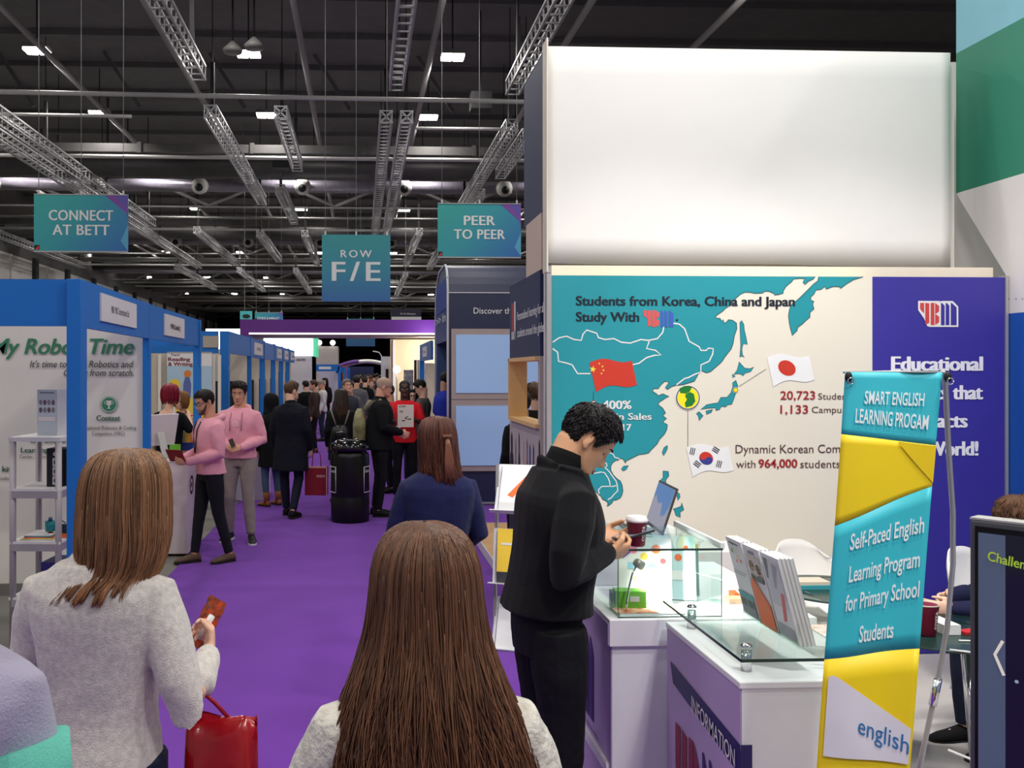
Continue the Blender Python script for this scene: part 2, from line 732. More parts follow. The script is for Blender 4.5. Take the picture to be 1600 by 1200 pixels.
class Person:
    """figure facing local +Y; joints are for a 1.75 m figure and scale with the height"""

    def __init__(s, label, pos, rz, h=1.75, skin='fair', fem=False, voxel=.009, lean=0.0, head=(0, 0, 0), J=None, group=None, hand_kw=None, legs=True, width=1.0, belly=0.0, hshift=(0, 0, 0)):
        s.k = h / 1.75
        s.fem, s.vox, s.lean, s.width, s.belly = fem, voxel, lean, width, belly
        s.root = empty('person', (pos[0], pos[1], pos[2]), rz, label, 'person', group)
        q = .90 if fem else 1.0
        j = dict(pelvis=(0, 0, .95), chest=(0, 0, 1.28), neck=(0, -.02, 1.455), head=(0, .022, 1.632))
        for sd, nm in ((-1, 'L'), (1, 'R')):
            j['sh' + nm] = (sd * .178 * q, -.012, 1.372)
            j['el' + nm] = (sd * .235 * q, -.035, 1.125)
            j['wr' + nm] = (sd * .235 * q, .06, .895)
            j['hip' + nm] = (sd * .09, 0, .93)
            j['kn' + nm] = (sd * .105, .02, .50)
            j['an' + nm] = (sd * .11, -.03, .085)
            j['toe' + nm] = (sd * .13, .14, .03)
        fixed = J or {}
        up = {'chest', 'neck', 'head', 'shL', 'shR'}
        if 'elL' not in fixed:
            up.add('elL'); up.add('wrL')
        if 'elR' not in fixed:
            up.add('elR'); up.add('wrR')
        j.update(fixed)
        s.j = {}
        for nm, p in j.items():
            p = Vector(p)
            if nm in up:
                p = s.bend(p)
            s.j[nm] = p * s.k
        s.j['head'] += Vector(hshift)
        s.skin = SKIN(skin)
        yaw, pit, rol = head
        s.HR = Matrix.Rotation(yaw, 3, 'Z') @ Matrix.Rotation(-pit - lean * .8, 3, 'X') @ Matrix.Rotation(rol, 3, 'Y')
        s.HT = Matrix.Translation(s.j['head']) @ s.HR.to_4x4() @ Matrix.Scale((.97 if fem else 1.0) * s.k, 4)
        s.has_legs = legs
        s.hand_kw = hand_kw or {}

    def bend(s, p):
        f = max(0, min(1, (p.z - .88) / .30))
        a = -s.lean * f
        q = p - Vector((0, 0, .95))
        return Matrix.Rotation(a, 3, 'X') @ q + Vector((0, 0, .95))

    def U(s, x, y, z):
        return s.bend(Vector((x, y, z))) * s.k

    def torso(s, mb, rows, grow=0.0, n=24, mi=0):
        """rows (z, half width, half depth, y offset) at 1.75 m"""
        q = .93 if s.fem else 1.0
        rr = []
        rows = sorted(rows)
        z0, z1 = rows[0][0], rows[-1][0]
        m = 16
        for i in range(m + 1):
            z = z0 + (z1 - z0) * i / m
            w, d, yo = interp(rows, z)
            w, d = (w * q * s.width + grow), (d + grow + s.belly * g_(z - 1.05, .15))
            ring = []
            for k in range(n):
                a = 2 * pi * k / n
                cx, sx = cos(a), sin(a)
                x = w * (abs(cx) ** .8) * (1 if cx >= 0 else -1)
                y = d * (abs(sx) ** .9) * (1 if sx >= 0 else -1)
                ring.append(s.U(x, y + yo, z))
            rr.append(ring)
        mb.rings(rr, mi)

    TORSO = [(.84, .150, .108, -.010), (.93, .158, .112, -.010), (1.05, .142, .100, 0), (1.15, .148, .104, 0), (1.28, .172, .118, -.004),
             (1.37, .180, .108, -.014), (1.425, .150, .080, -.018), (1.465, .080, .062, -.02)]

    def body(s, voxel=None, n=56, name='body', extra=None, ears=True):
        j, k = s.j, s.k
        mb = MB()
        mb.rings(head_rings(s.HT, n))
        if ears:
            for sd in (-1, 1):
                T = s.HT
                R = (s.HR @ Matrix.Rotation(sd * -.45, 3, 'Z') @ Matrix.Rotation(-.22, 3, 'X'))
                mb.ell(T @ Vector((sd * .0755, -.012, -.012)), (.0050 * k, .0140 * k, .026 * k), 10, 8, rot=R)
                mb.ell(T @ Vector((sd * .0735, -.006, -.032)), (.006 * k, .009 * k, .012 * k), 8, 6, rot=R)
        hd = s.HT @ Vector((0, -.035, -.045))
        mid = (hd * .5 + j['neck'] * .5) + Vector((0, -.006, 0)) * k
        r = .049 if s.fem else .058
        mb.tube([hd, mid, j['neck'] - Vector((0, 0, .03)) * k], [r * k, r * k, r * 1.1 * k], 16, ref=(0, 1, 0), rnd=True)
        s.torso(mb, s.TORSO, -.022)
        for nm, sd in (('L', -1), ('R', 1)):
            sh, el, wr = j['sh' + nm], j['el' + nm], j['wr' + nm]
            r = .9 if s.fem else 1.0
            fa = (wr - el)
            mb.tube([sh, sh.lerp(el, .5), el, el + fa * .3, wr], [.038 * k * r, .038 * k * r, .033 * k * r, .036 * k * r, .026 * k * r], 12, rnd=True)
            kw = dict(d=fa, pn=(-sd * .8, .3, -.2), side=1, s=k * (.92 if s.fem else 1), curl=.35)
            kw.update(s.hand_kw.get(nm, {}))
            if kw.get('side') == 1:
                # thumb on the inner/front side
                lat = Vector(kw['d']).normalized().cross(Vector(kw['pn'])).normalized()
                want = Vector(kw.pop('up', (0, .6, .6)))
                kw['side'] = 1 if lat.dot(want) > 0 else -1
            kw.pop('up', None)
            hand(mb, wr + fa.normalized() * .015 * k, **kw)
            if s.has_legs:
                mb.tube([j['hip' + nm], j['kn' + nm], j['an' + nm]], [.048 * k, .042 * k, .034 * k], 12, rnd=True)
                mb.tube([j['an' + nm] + Vector((0, 0, -.03 * k)), j['an' + nm].lerp(j['toe' + nm], .5)], [.026 * k, .014 * k], 10, ref=(0, 0, 1), rnd=True)
        if extra:
            extra(mb)
        me = remesh(mb, [s.skin], voxel or s.vox, 2)
        s.bodyo = link_mesh(name, me, s.root)
        return s

    def face(s, brow=(40, 28, 22), eyes=True, closed=False, lips=(176, 108, 98)):
        T = s.HT
        for sd in (-1, 1):
            if eyes:
                mb = MB()
                if closed:
                    # lowered lid with a dark lash line
                    pts = [T @ Vector((sd * (.018 + .027 * t), head_point(-.004, sd * .36)[1] + .0015 - .006 * abs(t - .4), -.005 - .004 * sin(pi * t))) for t in (0, .25, .5, .75, 1)]
                    mb.tube(pts, .0016 * s.k, 6)
                    mb.build('eyelash', M('lash_dark', (28, 20, 18), .6), s.root)
                else:
                    c = T @ Vector((sd * .0315, .0715, -.002))
                    mb.ell(c, (.0135 * s.k, .010 * s.k, .0085 * s.k), 12, 8, 0, s.HR)
                    mb.ell(T @ Vector((sd * .0315, .0785, -.003)), (.0062 * s.k, .004 * s.k, .0062 * s.k), 10, 6, 1, s.HR)
                    mb.build('eye', [M('eye_white', (205, 196, 190), .3), M('iris_dark', (38, 26, 20), .2)], s.root)
            if brow:
                mb = MB()
                pts = []
                for t in (0, .3, .65, 1):
                    x = .014 + .034 * t
                    y = head_point(.020, sd * (x / .072))[1]
                    pts.append(T @ Vector((sd * x, y + .004 - .009 * t * t, .020 + .005 * sin(pi * min(1, t * 1.1)) - .002 * t)))
                mb.tube(pts, [.0022 * s.k, .0036 * s.k, .003 * s.k, .0014 * s.k], 6)
                mb.build('eyebrow', M('brow_%d_%d' % (brow[0], brow[2]), brow, .8), s.root)
        if lips:
            mb = MB()
            for zz, rr, dd in ((-.0705, .0036, .0062), (-.0805, .0046, .0062)):
                pts = []
                for t in (-1, -.6, -.2, .2, .6, 1):
                    x = .022 * t
                    pts.append(T @ Vector((x, .0885 + dd - .0078 * t * t, zz + (-.0055 if zz > -.075 else .0050) * t * t)))
                mb.tube(pts, [.001 * s.k, rr * .8 * s.k, rr * s.k, rr * s.k, rr * .8 * s.k, .001 * s.k], 8)
            mb.build('lips', M('lips_%d' % lips[0], lips, .45), s.root)
        return s

    def cap_hair(s, rgb, thick=.012, top=0.0, name='hair', n=64, lo=0.0, front=0.0, back=0.0, seed=1, rough=.5, ridge=.003, strands=0, slen=.03):
        """short hair: a thick, ridged coat over the scalp, plus loose locks"""
        ph0 = seed * 7.3

        def off(x, y, z, p):
            h = hairline(p) + lo + front * max(0, cos(p))
            mk = sstep(-.004, .016, z - h)
            t = thick * (.45 + .55 * sstep(-.05, .05, z)) + top * sstep(.03, .10, z) * (.6 + .4 * cos(p)) + back * max(0, -cos(p))
            rg = ridge * noise.noise(Vector((x * 70 + ph0, y * 45, z * 55)))
            return -.006 + (t + .006 + rg) * mk

        mt = M('hair_%d_%d_%d' % rgb, rgb, rough, var=.25, vs=60, bump=.6, bs=120, spec=.35)
        mb = MB()
        mb.rings(head_rings(s.HT, n, off))
        rnd = random.Random(seed)
        for _ in range(strands):
            p = rnd.uniform(-pi, pi)
            z = rnd.uniform(max(-.05, hairline(p) + lo + .006), .112)
            x, y, zz = head_point(z, p)
            v = Vector((x, y + .008, zz * .9)).normalized()
            o = off(x, y, zz, p)
            # brushed from the crown outwards and down
            fl_ = (Vector((x, y + .05, 0)).normalized() * .8 + Vector((0, .35, -.55))) if zz > .05 else Vector((0, -.25, -1))
            fl_ = (fl_ - v * fl_.dot(v)).normalized()
            b0 = Vector((x, y, zz)) + v * (o - .004)
            L = slen * rnd.uniform(.6, 1.2)
            jt = Vector((rnd.uniform(-1, 1), rnd.uniform(-1, 1), rnd.uniform(-1, 1))) * .14
            d1 = (fl_ + jt + v * .12).normalized()
            pts = [b0, b0 + d1 * L * .5 + v * .002, b0 + d1 * L - v * .001]
            mb.tube([s.HT @ q for q in pts], [.0028 * s.k, .0024 * s.k, .0006 * s.k], 5)
        mb.build(name, mt, s.root)
        return s

    def beard(s, rgb, thick=.003):
        def off(x, y, z, p):
            a = abs((p + pi) % (2 * pi) - pi)
            zb = interp([(0, -.054), (.3, -.056), (.6, -.062), (.9, -.050), (1.2, -.015), (1.4, .0)], a)[0]
            mk = sstep(zb + .004, zb - .006, z) * sstep(1.42, 1.30, a)
            if a < .7 and (x / .025) ** 2 + ((z + .0765) / .0105) ** 2 < 1:
                mk = 0
            return -.005 + (thick + .005) * mk
        mb = MB()
        mb.rings(head_rings(s.HT, 64, off))
        mb.build('beard', M('beard_%d' % rgb[0], rgb, .8, var=.3, vs=160, bump=.5, bs=300), s.root)
        return s

    def glasses(s, rgb=(20, 20, 22)):
        T, k = s.HT, s.k
        mb = MB()
        for sd in (-1, 1):
            c = Vector((sd * .033, .098, -.004))
            pts = [c + Vector((.023 * cos(a), -.006 * abs(cos(a)) * (1 if sd * cos(a) > 0 else 0), .017 * sin(a))) for a in [2 * pi * i / 14 for i in range(15)]]
            mb.tube([T @ p for p in pts], .0022 * k, 6)
            mb.tube([T @ p for p in (Vector((sd * .056, .092, .004)), Vector((sd * .074, .05, .004)), Vector((sd * .079, -.01, .006)))], .002 * k, 6)
        mb.tube([T @ Vector((-.010, .100, 0)), T @ Vector((.010, .100, 0))], .002 * k, 6)
        mb.build('glasses', M('spectacle_%d' % rgb[0], rgb, .3), s.root)
        return s

    def top(s, name, mt, hem=.90, grow=.0, sleeve=1.0, sr=1.0, voxel=None, disp=.012, rows=None, collar=None, flare=0.0, hood=False, cuff=True, dscale=.12, extra=None, smooth=4, neckz=None):
        j, k = s.j, s.k
        mb = MB()
        rows = rows or [r for r in s.TORSO if r[0] > hem + .03]
        if not any(abs(r[0] - hem) < .002 for r in rows):
            w, d, yo = interp(s.TORSO, max(hem, .86))
            rows = [(hem, w + flare, d + flare * .7, yo)] + list(rows)
        s.torso(mb, rows, grow)
        for nm, sd in (('L', -1), ('R', 1)):
            sh, el, wr = j['sh' + nm], j['el' + nm], j['wr' + nm]
            q = sr * (.88 if s.fem else 1.0) * k
            inn = sh + Vector((-sd * .07 * k, 0, .018 * k))
            if sleeve >= .9:
                e = el + (wr - el) * (sleeve if sleeve <= 1.05 else 1.05)
                mb.tube([inn, sh, sh.lerp(el, .3), sh.lerp(el, .75), el, el.lerp(e, .45), el.lerp(e, .85), e],
                        [.058 * q, .067 * q, .067 * q, .060 * q, .057 * q, .053 * q, .044 * q, (.040 if cuff else .046) * q], 16, rnd=True)
            elif sleeve > .3:
                e = sh.lerp(el, sleeve)
                mb.tube([inn, sh, sh.lerp(e, .5), e], [.058 * q, .067 * q, .067 * q, .064 * q], 16, rnd=True)
        if collar:
            nb = j['neck']
            T = (s.HT @ Vector((0, -.035, -.045)))
            ax = (T - nb).normalized()
            ch, cr = collar
            mb.tube([nb - ax * .05 * k, nb + ax * ch * .4 * k, nb + ax * ch * k], [(cr * 1.35 * k, cr * 1.25 * k), (cr * 1.05 * k, cr * 1.05 * k), (cr * k, cr * k)], 20, ref=(0, 1, 0))
        if hood:
            nb = j['neck']
            pts, rad = [], []
            for i in range(17):
                a = 2 * pi * i / 16 + pi / 2
                c_, s_ = cos(a), sin(a)
                bk = max(0, -s_)
                pts.append(s.U(.098 * c_, -.03 + .092 * s_ - .035 * bk, 1.455 + .012 * bk - .035 * max(0, s_)))
                rad.append((.022 + .018 * bk) * k)
            mb.tube(pts, rad, 12, ref=(0, 0, 1))
            mb.ell(s.U(0, -.135, 1.385), (.095 * k, .045 * k, .085 * k), 14, 10)
        if extra:
            extra(mb)
        me = remesh(mb, [mt], voxel or s.vox * 1.1, smooth, disp, dscale)
        s.topo = link_mesh(name, me, s.root)
        return s

    def bottoms(s, name, mt, waist=1.02, r=1.0, ankle=1.0, disp=.010, voxel=None, taper=1.0):
        j, k = s.j, s.k
        mb = MB()
        s.torso(mb, [(.83, .150, .105, -.01), (.93, .160, .112, -.01), (waist, .148, .102, -.004)], .004)
        for nm in 'LR':
            h_, kn, an = j['hip' + nm], j['kn' + nm], j['an' + nm]
            an2 = kn.lerp(an, .97 * ankle)
            mb.tube([h_, h_.lerp(kn, .35), h_.lerp(kn, .75), kn, kn.lerp(an2, .4), an2],
                    [.094 * k * r, .092 * k * r, .072 * k * r, .064 * k * r, .060 * k * r * taper, .050 * k * r * taper], 16, rnd=False)
        me = remesh(mb, [mt], voxel or s.vox * 1.1, 4, disp, .09)
        link_mesh(name, me, s.root)
        return s

    def skirt(s, name, mt, hem=.45, flare=.03, voxel=None):
        mb = MB()
        s.torso(mb, [(hem, .17 + flare, .14 + flare, 0), (.7, .165 + flare * .5, .13 + flare * .5, 0), (.93, .166, .122, -.01), (1.02, .150, .106, 0)], .004)
        link_mesh(name, remesh(mb, [mt], voxel or s.vox * 1.2, 3, .012, .12), s.root)
        return s

    def shoes(s, mt, sole=None, boot=0.0, name='shoe'):
        j, k = s.j, s.k
        sole = sole or M('sole_dark', (24, 22, 22), .7)
        for nm in 'LR':
            an, toe = j['an' + nm], j['toe' + nm]
            d = Vector((toe.x - an.x, toe.y - an.y, 0)).normalized()
            a0 = Vector((an.x, an.y, an.z - .085 * k))
            mb = MB()
            pr = [(-.062, .030, .030, .04), (-.045, .038, .045, .05), (-.01, .040, .052, .055), (.05, .041, .040, .045), (.10, .046, .030, .036), (.15, .044, .025, .030), (.19, .032, .018, .024), (.205, .014, .009, .018)]
            w = Vector((-d.y, d.x, 0))
            up = Vector((0, 0, 1))
            rr = []
            for (t, hw, hh, cz) in pr:
                c = a0 + d * t * k + up * cz * k
                rr.append([c + w * (cos(2 * pi * i / 14) * hw * k) + up * (max(sin(2 * pi * i / 14), -.75) * hh * k) for i in range(14)])
            mb.rings(rr)
            if boot:
                mb.tube([a0 + up * .05 * k, a0 + up * (.09 + boot * .5) * k, a0 + up * (.09 + boot) * k], [.045 * k, .050 * k, .055 * k], 14)
            o = mb.build(name, mt, s.root)
            m2 = MB()
            outl = [(-.066, .026), (-.05, .038), (0, .040), (.06, .041), (.11, .047), (.16, .044), (.20, .028), (.212, .010)]
            poly = [(t, q) for t, q in outl] + [(t, -q) for t, q in reversed(outl)]
            m2.prism([(t * k, q * k) for t, q in poly], a0, d, w, up * .018 * k)
            m2.build('sole', sole, o)
        return s

    def long_hair(s, tab, rgb, n=900, seed=1, open_=.9, wave=.006, r=.0022, tips=(.8, 1.0), seg=16, clump=60, tint=((.5, .45, .4), (1.15, 1.1, 1.05)), name='hair', tipc=None, shell=True, frame=None, part=0.0, curl=.0, mname=None):
        """hair falling from the crown; tab rows (t, z, half width, back y, front y, x centre) relative to the head centre, 1.0 scale
        open_: half angle of the face opening"""
        rnd = random.Random(seed)
        T = frame or (Matrix.Translation(s.j['head']) @ Matrix.Scale(s.k, 4))
        mb = MB()
        cols = []

        def P(a, t, lay):
            z, w, yb, yf, xc = interp(tab, t)
            yc = (yb + yf) / 2
            c, q = cos(a), sin(a)
            y = yc + ((yf - yc) if c > 0 else (yc - yb)) * (abs(c) ** .95) * (1 if c >= 0 else -1) * lay
            return Vector((xc + w * lay * (abs(q) ** .95) * (1 if q >= 0 else -1), y, z))

        def col(k, t, m):
            c = [tint[0][i] + (tint[1][i] - tint[0][i]) * k for i in range(3)]
            if tipc:
                u = sstep(.45, 1.0, t)
                c = [c[i] * (1 - u) + c[i] * tipc[i] * u for i in range(3)]
            cols.extend([(c[0], c[1], c[2], 1)] * m)

        if shell:
            rr = []
            na = 48
            for i in range(25):
                t = .80 * i / 24
                ring = []
                oa = open_ * sstep(.10, .25, t)
                for q in range(na):
                    a = oa * .8 + (2 * pi - 1.6 * oa) * q / (na - 1)
                    p = P(a, t, .93)
                    a2 = a * 9
                    p += Vector((sin(a), cos(a), 0)) * (.006 * noise.noise(Vector((a * 6, t * 2, seed))))
                    ring.append(T @ p)
                for q in range(na - 1, -1, -1):
                    a = oa * .8 + (2 * pi - 1.6 * oa) * q / (na - 1)
                    ring.append(T @ P(a, t, .80))
                rr.append(ring)
            k0 = len(mb.v)
            mb.rings(rr, cap=False)
            for i in range(25):
                col(.25, i / 24, 2 * na)
        k1 = len(mb.v)
        mb.ell((0, 0, 0), (.072, .096, .1205), 20, 12)
        for i in range(k1, len(mb.v)):
            q = Vector(mb.v[i])
            mb.v[i] = tuple(T @ (q + Vector((0, -.012, .012))))
        col(.62, 0, len(mb.v) - k1)
        ca = [rnd.uniform(0, 2 * pi) for _ in range(clump)]
        cw = [rnd.uniform(-1, 1) for _ in range(clump)]
        ct = [rnd.uniform(*tips) for _ in range(clump)]
        cc = [rnd.random() for _ in range(clump)]
        for _ in range(n):
            a0 = rnd.uniform(open_, 2 * pi - open_)
            ci = min(range(clump), key=lambda i: abs((ca[i] - a0 + pi) % (2 * pi) - pi) + .02 * abs(i % 3))
            da = (ca[ci] - a0 + pi) % (2 * pi) - pi
            lay = rnd.uniform(.90, 1.03)
            t0 = rnd.uniform(.0, .12) if rnd.random() < .7 else rnd.uniform(.05, .4)
            t1 = min(1.0, ct[ci] + rnd.uniform(-.05, .04))
            f1, f2 = rnd.uniform(0, 6.28), rnd.uniform(1.2, 2.6)
            pts, rads = [], []
            tn = rnd.random() * .6 + cc[ci] * .4
            for i in range(seg + 1):
                u = i / seg
                t = t0 + (t1 - t0) * u
                a = a0 + da * .55 * sstep(.15, 1, t)
                lim = open_ * .85 * sstep(.08, .3, t)
                a = max(lim, min(2 * pi - lim, a))
                p = P(a, t, lay)
                wv = wave * sstep(.15, .8, t)
                p += Vector((cos(a), -sin(a), 0)) * (wv * sin(f1 * .3 + cw[ci] * 5 + t * 9 * f2 * .6))
                p += Vector((sin(a), cos(a), 0)) * (wv * .8 * sin(f1 + t * 8 * f2))
                if curl:
                    p += Vector((sin(a), cos(a), 0)) * curl * sstep(.75, 1, t) * cw[ci]
                pts.append(T @ p)
                rads.append(r * (1.0 if u < .6 else 1 - .75 * (u - .6) / .4))
            mb.tube(pts, rads, 3)
            for i in range(seg + 1):
                col(tn, t0 + (t1 - t0) * i / seg, 3)
        mt = M(mname or 'long_hair_%d_%d_%d' % rgb, rgb, .42, var=.12, vs=30, spec=.45, tint=True)
        me = mb.mesh(name, mt)
        at_ = me.color_attributes.new('tint', 'FLOAT_COLOR', 'POINT')
        at_.data.foreach_set('color', [x for c in cols for x in c])
        link_mesh(name, me, s.root)
        return s

    def part(s, name, mb, mt):
        return mb.build(name, mt, s.root)


def cloth(name, rgb=(60, 60, 60), var=.10, bump=.25, bs=260, rough=.85, **kw):
    return M('cloth_' + name, rgb, rough, var=var, vs=kw.pop('vs', 9), bump=bump, bs=bs, spec=.25, sheen=kw.pop('sheen', .0), **kw)
# ------------------------------------------------------------------ setting: hall
def PY(px, py, Y):
    """point of the pixel ray on the plane y = Y -> (x, z)"""
    d = FW + RT * ((px - CX) / FPX)
    t = Y / d.y
    return d.x * t, EYE + (CY - py) / FPX * t


def PX(px, py, X):
    d = FW + RT * ((px - CX) / FPX)
    t = X / d.x
    return d.y * t, EYE + (CY - py) / FPX * t


def bw(mb, name, mats, root, bevel=0.0):
    """build a part given in world coordinates under an unrotated root"""
    l = root.location
    mb.v = [(x - l.x, y - l.y, z - l.z) for x, y, z in mb.v]
    return mb.build(name, mats, root, bevel=bevel)


def bf(mb, name, mats, root):
    """printed shapes: keep their winding"""
    l = root.location
    mb.v = [(x - l.x, y - l.y, z - l.z) for x, y, z in mb.v]
    return mb.build(name, mats, root, fix=False)


CONC = M('concrete_floor', (118, 114, 108), .75, var=.15, vs=1.5, bump=.05, bs=30)
CARPET = M('purple_carpet', (106, 46, 156), .95, var=.10, vs=3, bump=.35, bs=420, spec=.1, sheen=.15)
GREYCARPET = M('pale_stand_floor', (196, 190, 186), .8, var=.05, vs=4, bump=.1, bs=300, spec=.2)
DARK = M('roof_dark', (92, 90, 92), .85, var=.2, vs=2)
STEEL = M('roof_steel', (106, 104, 104), .6, var=.12, vs=3)
ALU = M('truss_aluminium', (164, 163, 166), .4, metal=.35, var=.06)
BLACK = M('black_matt', (16, 16, 18), .6, var=.1)
WHITE = M('white_paint', (232, 230, 228), .55, var=.02)
OFFW = M('off_white_board', (234, 227, 218), .6, var=.03)
BLUE = M('booth_blue', (20, 112, 196), .5, var=.04, vs=3)
NAVY = M('navy_panel', (32, 42, 82), .5, var=.05, vs=3)
SILVER = M('silver_profile', (186, 184, 186), .35, metal=.5, var=.04)
CHROME = M('chrome', (225, 225, 228), .12, metal=1.0, var=0)

struct(MB().span((-21, -3, -.10), (30, 132, 0)).build('floor', CONC))
m = MB().span((-1.80, -2.5, 0), (1.27, 60, .012))
m.span((1.27, 10.92, 0), (7, 13.0, .012))
m.span((-6.5, -2.5, 0), (-1.8, 4.2, .012))
tag(m.build('aisle_carpet', CARPET), 'purple carpet running down the aisle between the stands', 'carpet')
tag(MB().span((1.27, -2.5, 0), (4.36, 6.6, .014)).build('stand_floor', GREYCARPET), 'pale grey flooring under the glass tables and counters', 'floor covering')

# ceiling deck, ribbed
m = MB()
m.span((-21, -6, 12.6), (30, 131, 12.7))
for i in range(46):
    y = -4 + i * 3.0
    m.span((-21, y, 12.42), (30, y + .22, 12.6))
struct(m.build('ceiling', DARK))
# side wall of the hall: pale panels and piers up to a dark roof edge
m = MB()
m.span((-20.6, -3, 0), (-20.3, 131, 8.7))
m.span((-20.6, -3, 8.7), (-20.3, 131, 12.6), 1)
for i in range(20):
    y = 14 + i * 6.2
    m.span((-20.3, y, 0), (-20.05, y + .5, 8.9), 2)
    m.span((-20.3, y + 2.6, 0), (-20.2, y + 2.75, 8.7), 3)
struct(m.build('wall_left', [M('hall_wall_pale', (196, 192, 190), .7, var=.05), DARK, BLACK, SILVER]))
struct(MB().span((-21, 130, 0), (30, 130.3, 12.6)).build('wall_back', M('hall_drape_black', (10, 10, 16), .9, var=.2)))
struct(MB().span((30, -3, 0), (30.3, 131, 12.6)).build('wall_right', DARK))

# roof beams across the hall every bay
for k in range(6):
    Y = 33.2 + 16.5 * k
    r = empty('roof_beam', (0, Y, 9.9), 0, 'grey steel roof beam spanning the hall between the duct runs', 'beam', 'roof beams')
    m = MB().span((-20, Y - .15, 9.75), (29.9, Y + .15, 10.05))
    for i in range(13):
        m.span((-20 + i * 4, Y - .2, 9.72), (-19.85 + i * 4, Y + .2, 10.1))
    bw(m, 'girder', M('girder_dark', (74, 72, 72), .6, var=.2, vs=3), r)
    bw(MB().cyl((-20, Y - .7, 9.45), (30, Y - .7, 9.45), .07, n=8), 'tie_rod', M('rod_grey', (176, 174, 174), .5), r)
    r = empty('air_duct', (0, Y + 3, 9.9), 0, 'round foil wrapped air duct running across under the roof', 'duct', 'air ducts')
    bw(MB().cyl((-20, Y + 3, 9.95), (29.9, Y + 3, 9.95), .48, n=14), 'duct_body', M('duct_dark', (66, 64, 66), .45, metal=.3, var=.25, vs=4, bump=.4, bs=6), r)
    bw(MB().cyl((-20, Y + 6, 9.8), (29.9, Y + 6, 9.8), .27, n=12), 'branch_duct', M('duct_foil', (122, 117, 130), .4, metal=.3, var=.3, vs=5, bump=.5, bs=8), r)
    hg = MB()
    for i in range(6):
        hg.span((-17.9 + 8 * i, Y + 2.98, 10.4), (-17.86 + 8 * i, Y + 3.02, 12.6)).span((-17.9 + 8 * i, Y + 5.98, 10), (-17.86 + 8 * i, Y + 6.02, 12.6))
    bw(hg, 'hanger_rods', BLACK, r)
    for i in range(9):
        x = -15.4 + i * 4.3
        if k < 2:
            nz = MB().tube([(x, Y + 5.75, 9.75), (x, Y + 5.45, 9.62)], [.36, .30], 14)
            o = bw(nz, 'nozzle', M('nozzle_pale', (196, 192, 188), .5), r)
            bw(MB().cyl((x, Y + 5.46, 9.625), (x, Y + 5.42, 9.61), .17, n=12), 'nozzle_mouth', BLACK, r)
    r = empty('roof_bracing', (0, Y + 8, 10), 0, 'zigzag of grey tubes bracing the roof behind a duct', 'bracing', 'roof bracings')
    m = MB()
    for i in range(9):
        x = -18 + i * 5.6
        m.cyl((x, Y + 8, 9.3), (x + 2.8, Y + 8, 10.5), .075, n=6)
        m.cyl((x + 2.8, Y + 8, 10.5), (x + 5.6, Y + 8, 9.3), .075, n=6)
    m.cyl((-20, Y + 8, 9.25), (30, Y + 8, 9.25), .05, n=6)
    bw(m, 'brace_tubes', M('brace_grey', (122, 120, 122), .6), r)
    tag(MB().cyl((-20, Y + 11.8, 9.4), (30, Y + 11.8, 9.4), .07, n=6).build('cross_pipe', STEEL), 'thin grey pipe crossing the roof between beams', 'pipe', 'roof cross pipes')
tag(MB().cyl((-14, 24.9, 9.4), (6.0, 25.1, 9.35), .065, n=8).build('cross_pipe', M('rod_grey')), 'long pale pipe carrying the near ends of the lighting trusses', 'pipe')
tag(MB().cyl((-10.2, 26.4, 9.2), (-6.55, 26.4, 9.18), .05, n=8).build('cross_pipe', M('rod_grey')), 'short pale pipe holding the wires of the connect sign', 'pipe')
tag(MB().cyl((1.6, 27, 9.1), (4.4, 27, 9.1), .05, n=8).build('cross_pipe', M('rod_grey')), 'short pale pipe holding the wires of the peer sign', 'pipe')
for i, x in enumerate((-15.6, -12.1, -8.6, -5.1, -1.6, 1.9, 5.4, 8.9)):
    tag(MB().cyl((x, 14, 10.62), (x, 118, 10.62), .09, n=6).build('purlin', M('purlin_grey', (150, 147, 146), .6)), 'dark grey purlin running the length of the hall', 'beam', 'roof purlins')
    for k in range(5):
        y = 30 + k * 16.5
        tag(MB().bar((x, y + 1, 12.6), (x + 1.2, y + 1, 10.75), .12).build('roof_strut', DARK), 'dark slanted strut propping a purlin', 'beam', 'roof struts')


def truss(X, Y0, Y1, z=8.8, w=.32, label=None, group='lighting trusses'):
    r = empty('lighting_truss', (X, Y0, z), 0, label or 'silver box lighting truss hung along the aisle under the roof', 'truss', group)
    m = MB()
    h = w / 2
    for sx in (-h, h):
        for sz in (0, w):
            m.bar((X + sx, Y0, z + sz), (X + sx, Y1, z + sz), .05)
    n = int((Y1 - Y0) / .42)
    for i in range(n + 1):
        y = Y0 + (Y1 - Y0) * i / n
        for sz in (0, w):
            m.bar((X - h, y, z + sz), (X + h, y, z + sz), .03)
        for sx in (-h, h):
            m.bar((X + sx, y, z), (X + sx, y, z + w), .025)
    m.bar((X - h, Y0, z), (X + h, Y0, z + w), .04)
    m.bar((X + h, Y0, z), (X - h, Y0, z + w), .04)
    bw(m, 'truss_frame', ALU, r)
    k = max(2, int((Y1 - Y0) / 5))
    for i in range(k):
        y = Y0 + .4 + (Y1 - Y0 - 1.2) * i / max(1, k - 1)
        bw(MB().span((X - .05, y - .05, z + w), (X + .05, y + .05, z + w + 1.3)).span((X - .012, y - .012, z + w + 1.3), (X + .012, y + .012, 12.62)), 'strap', BLACK, r)
    return r


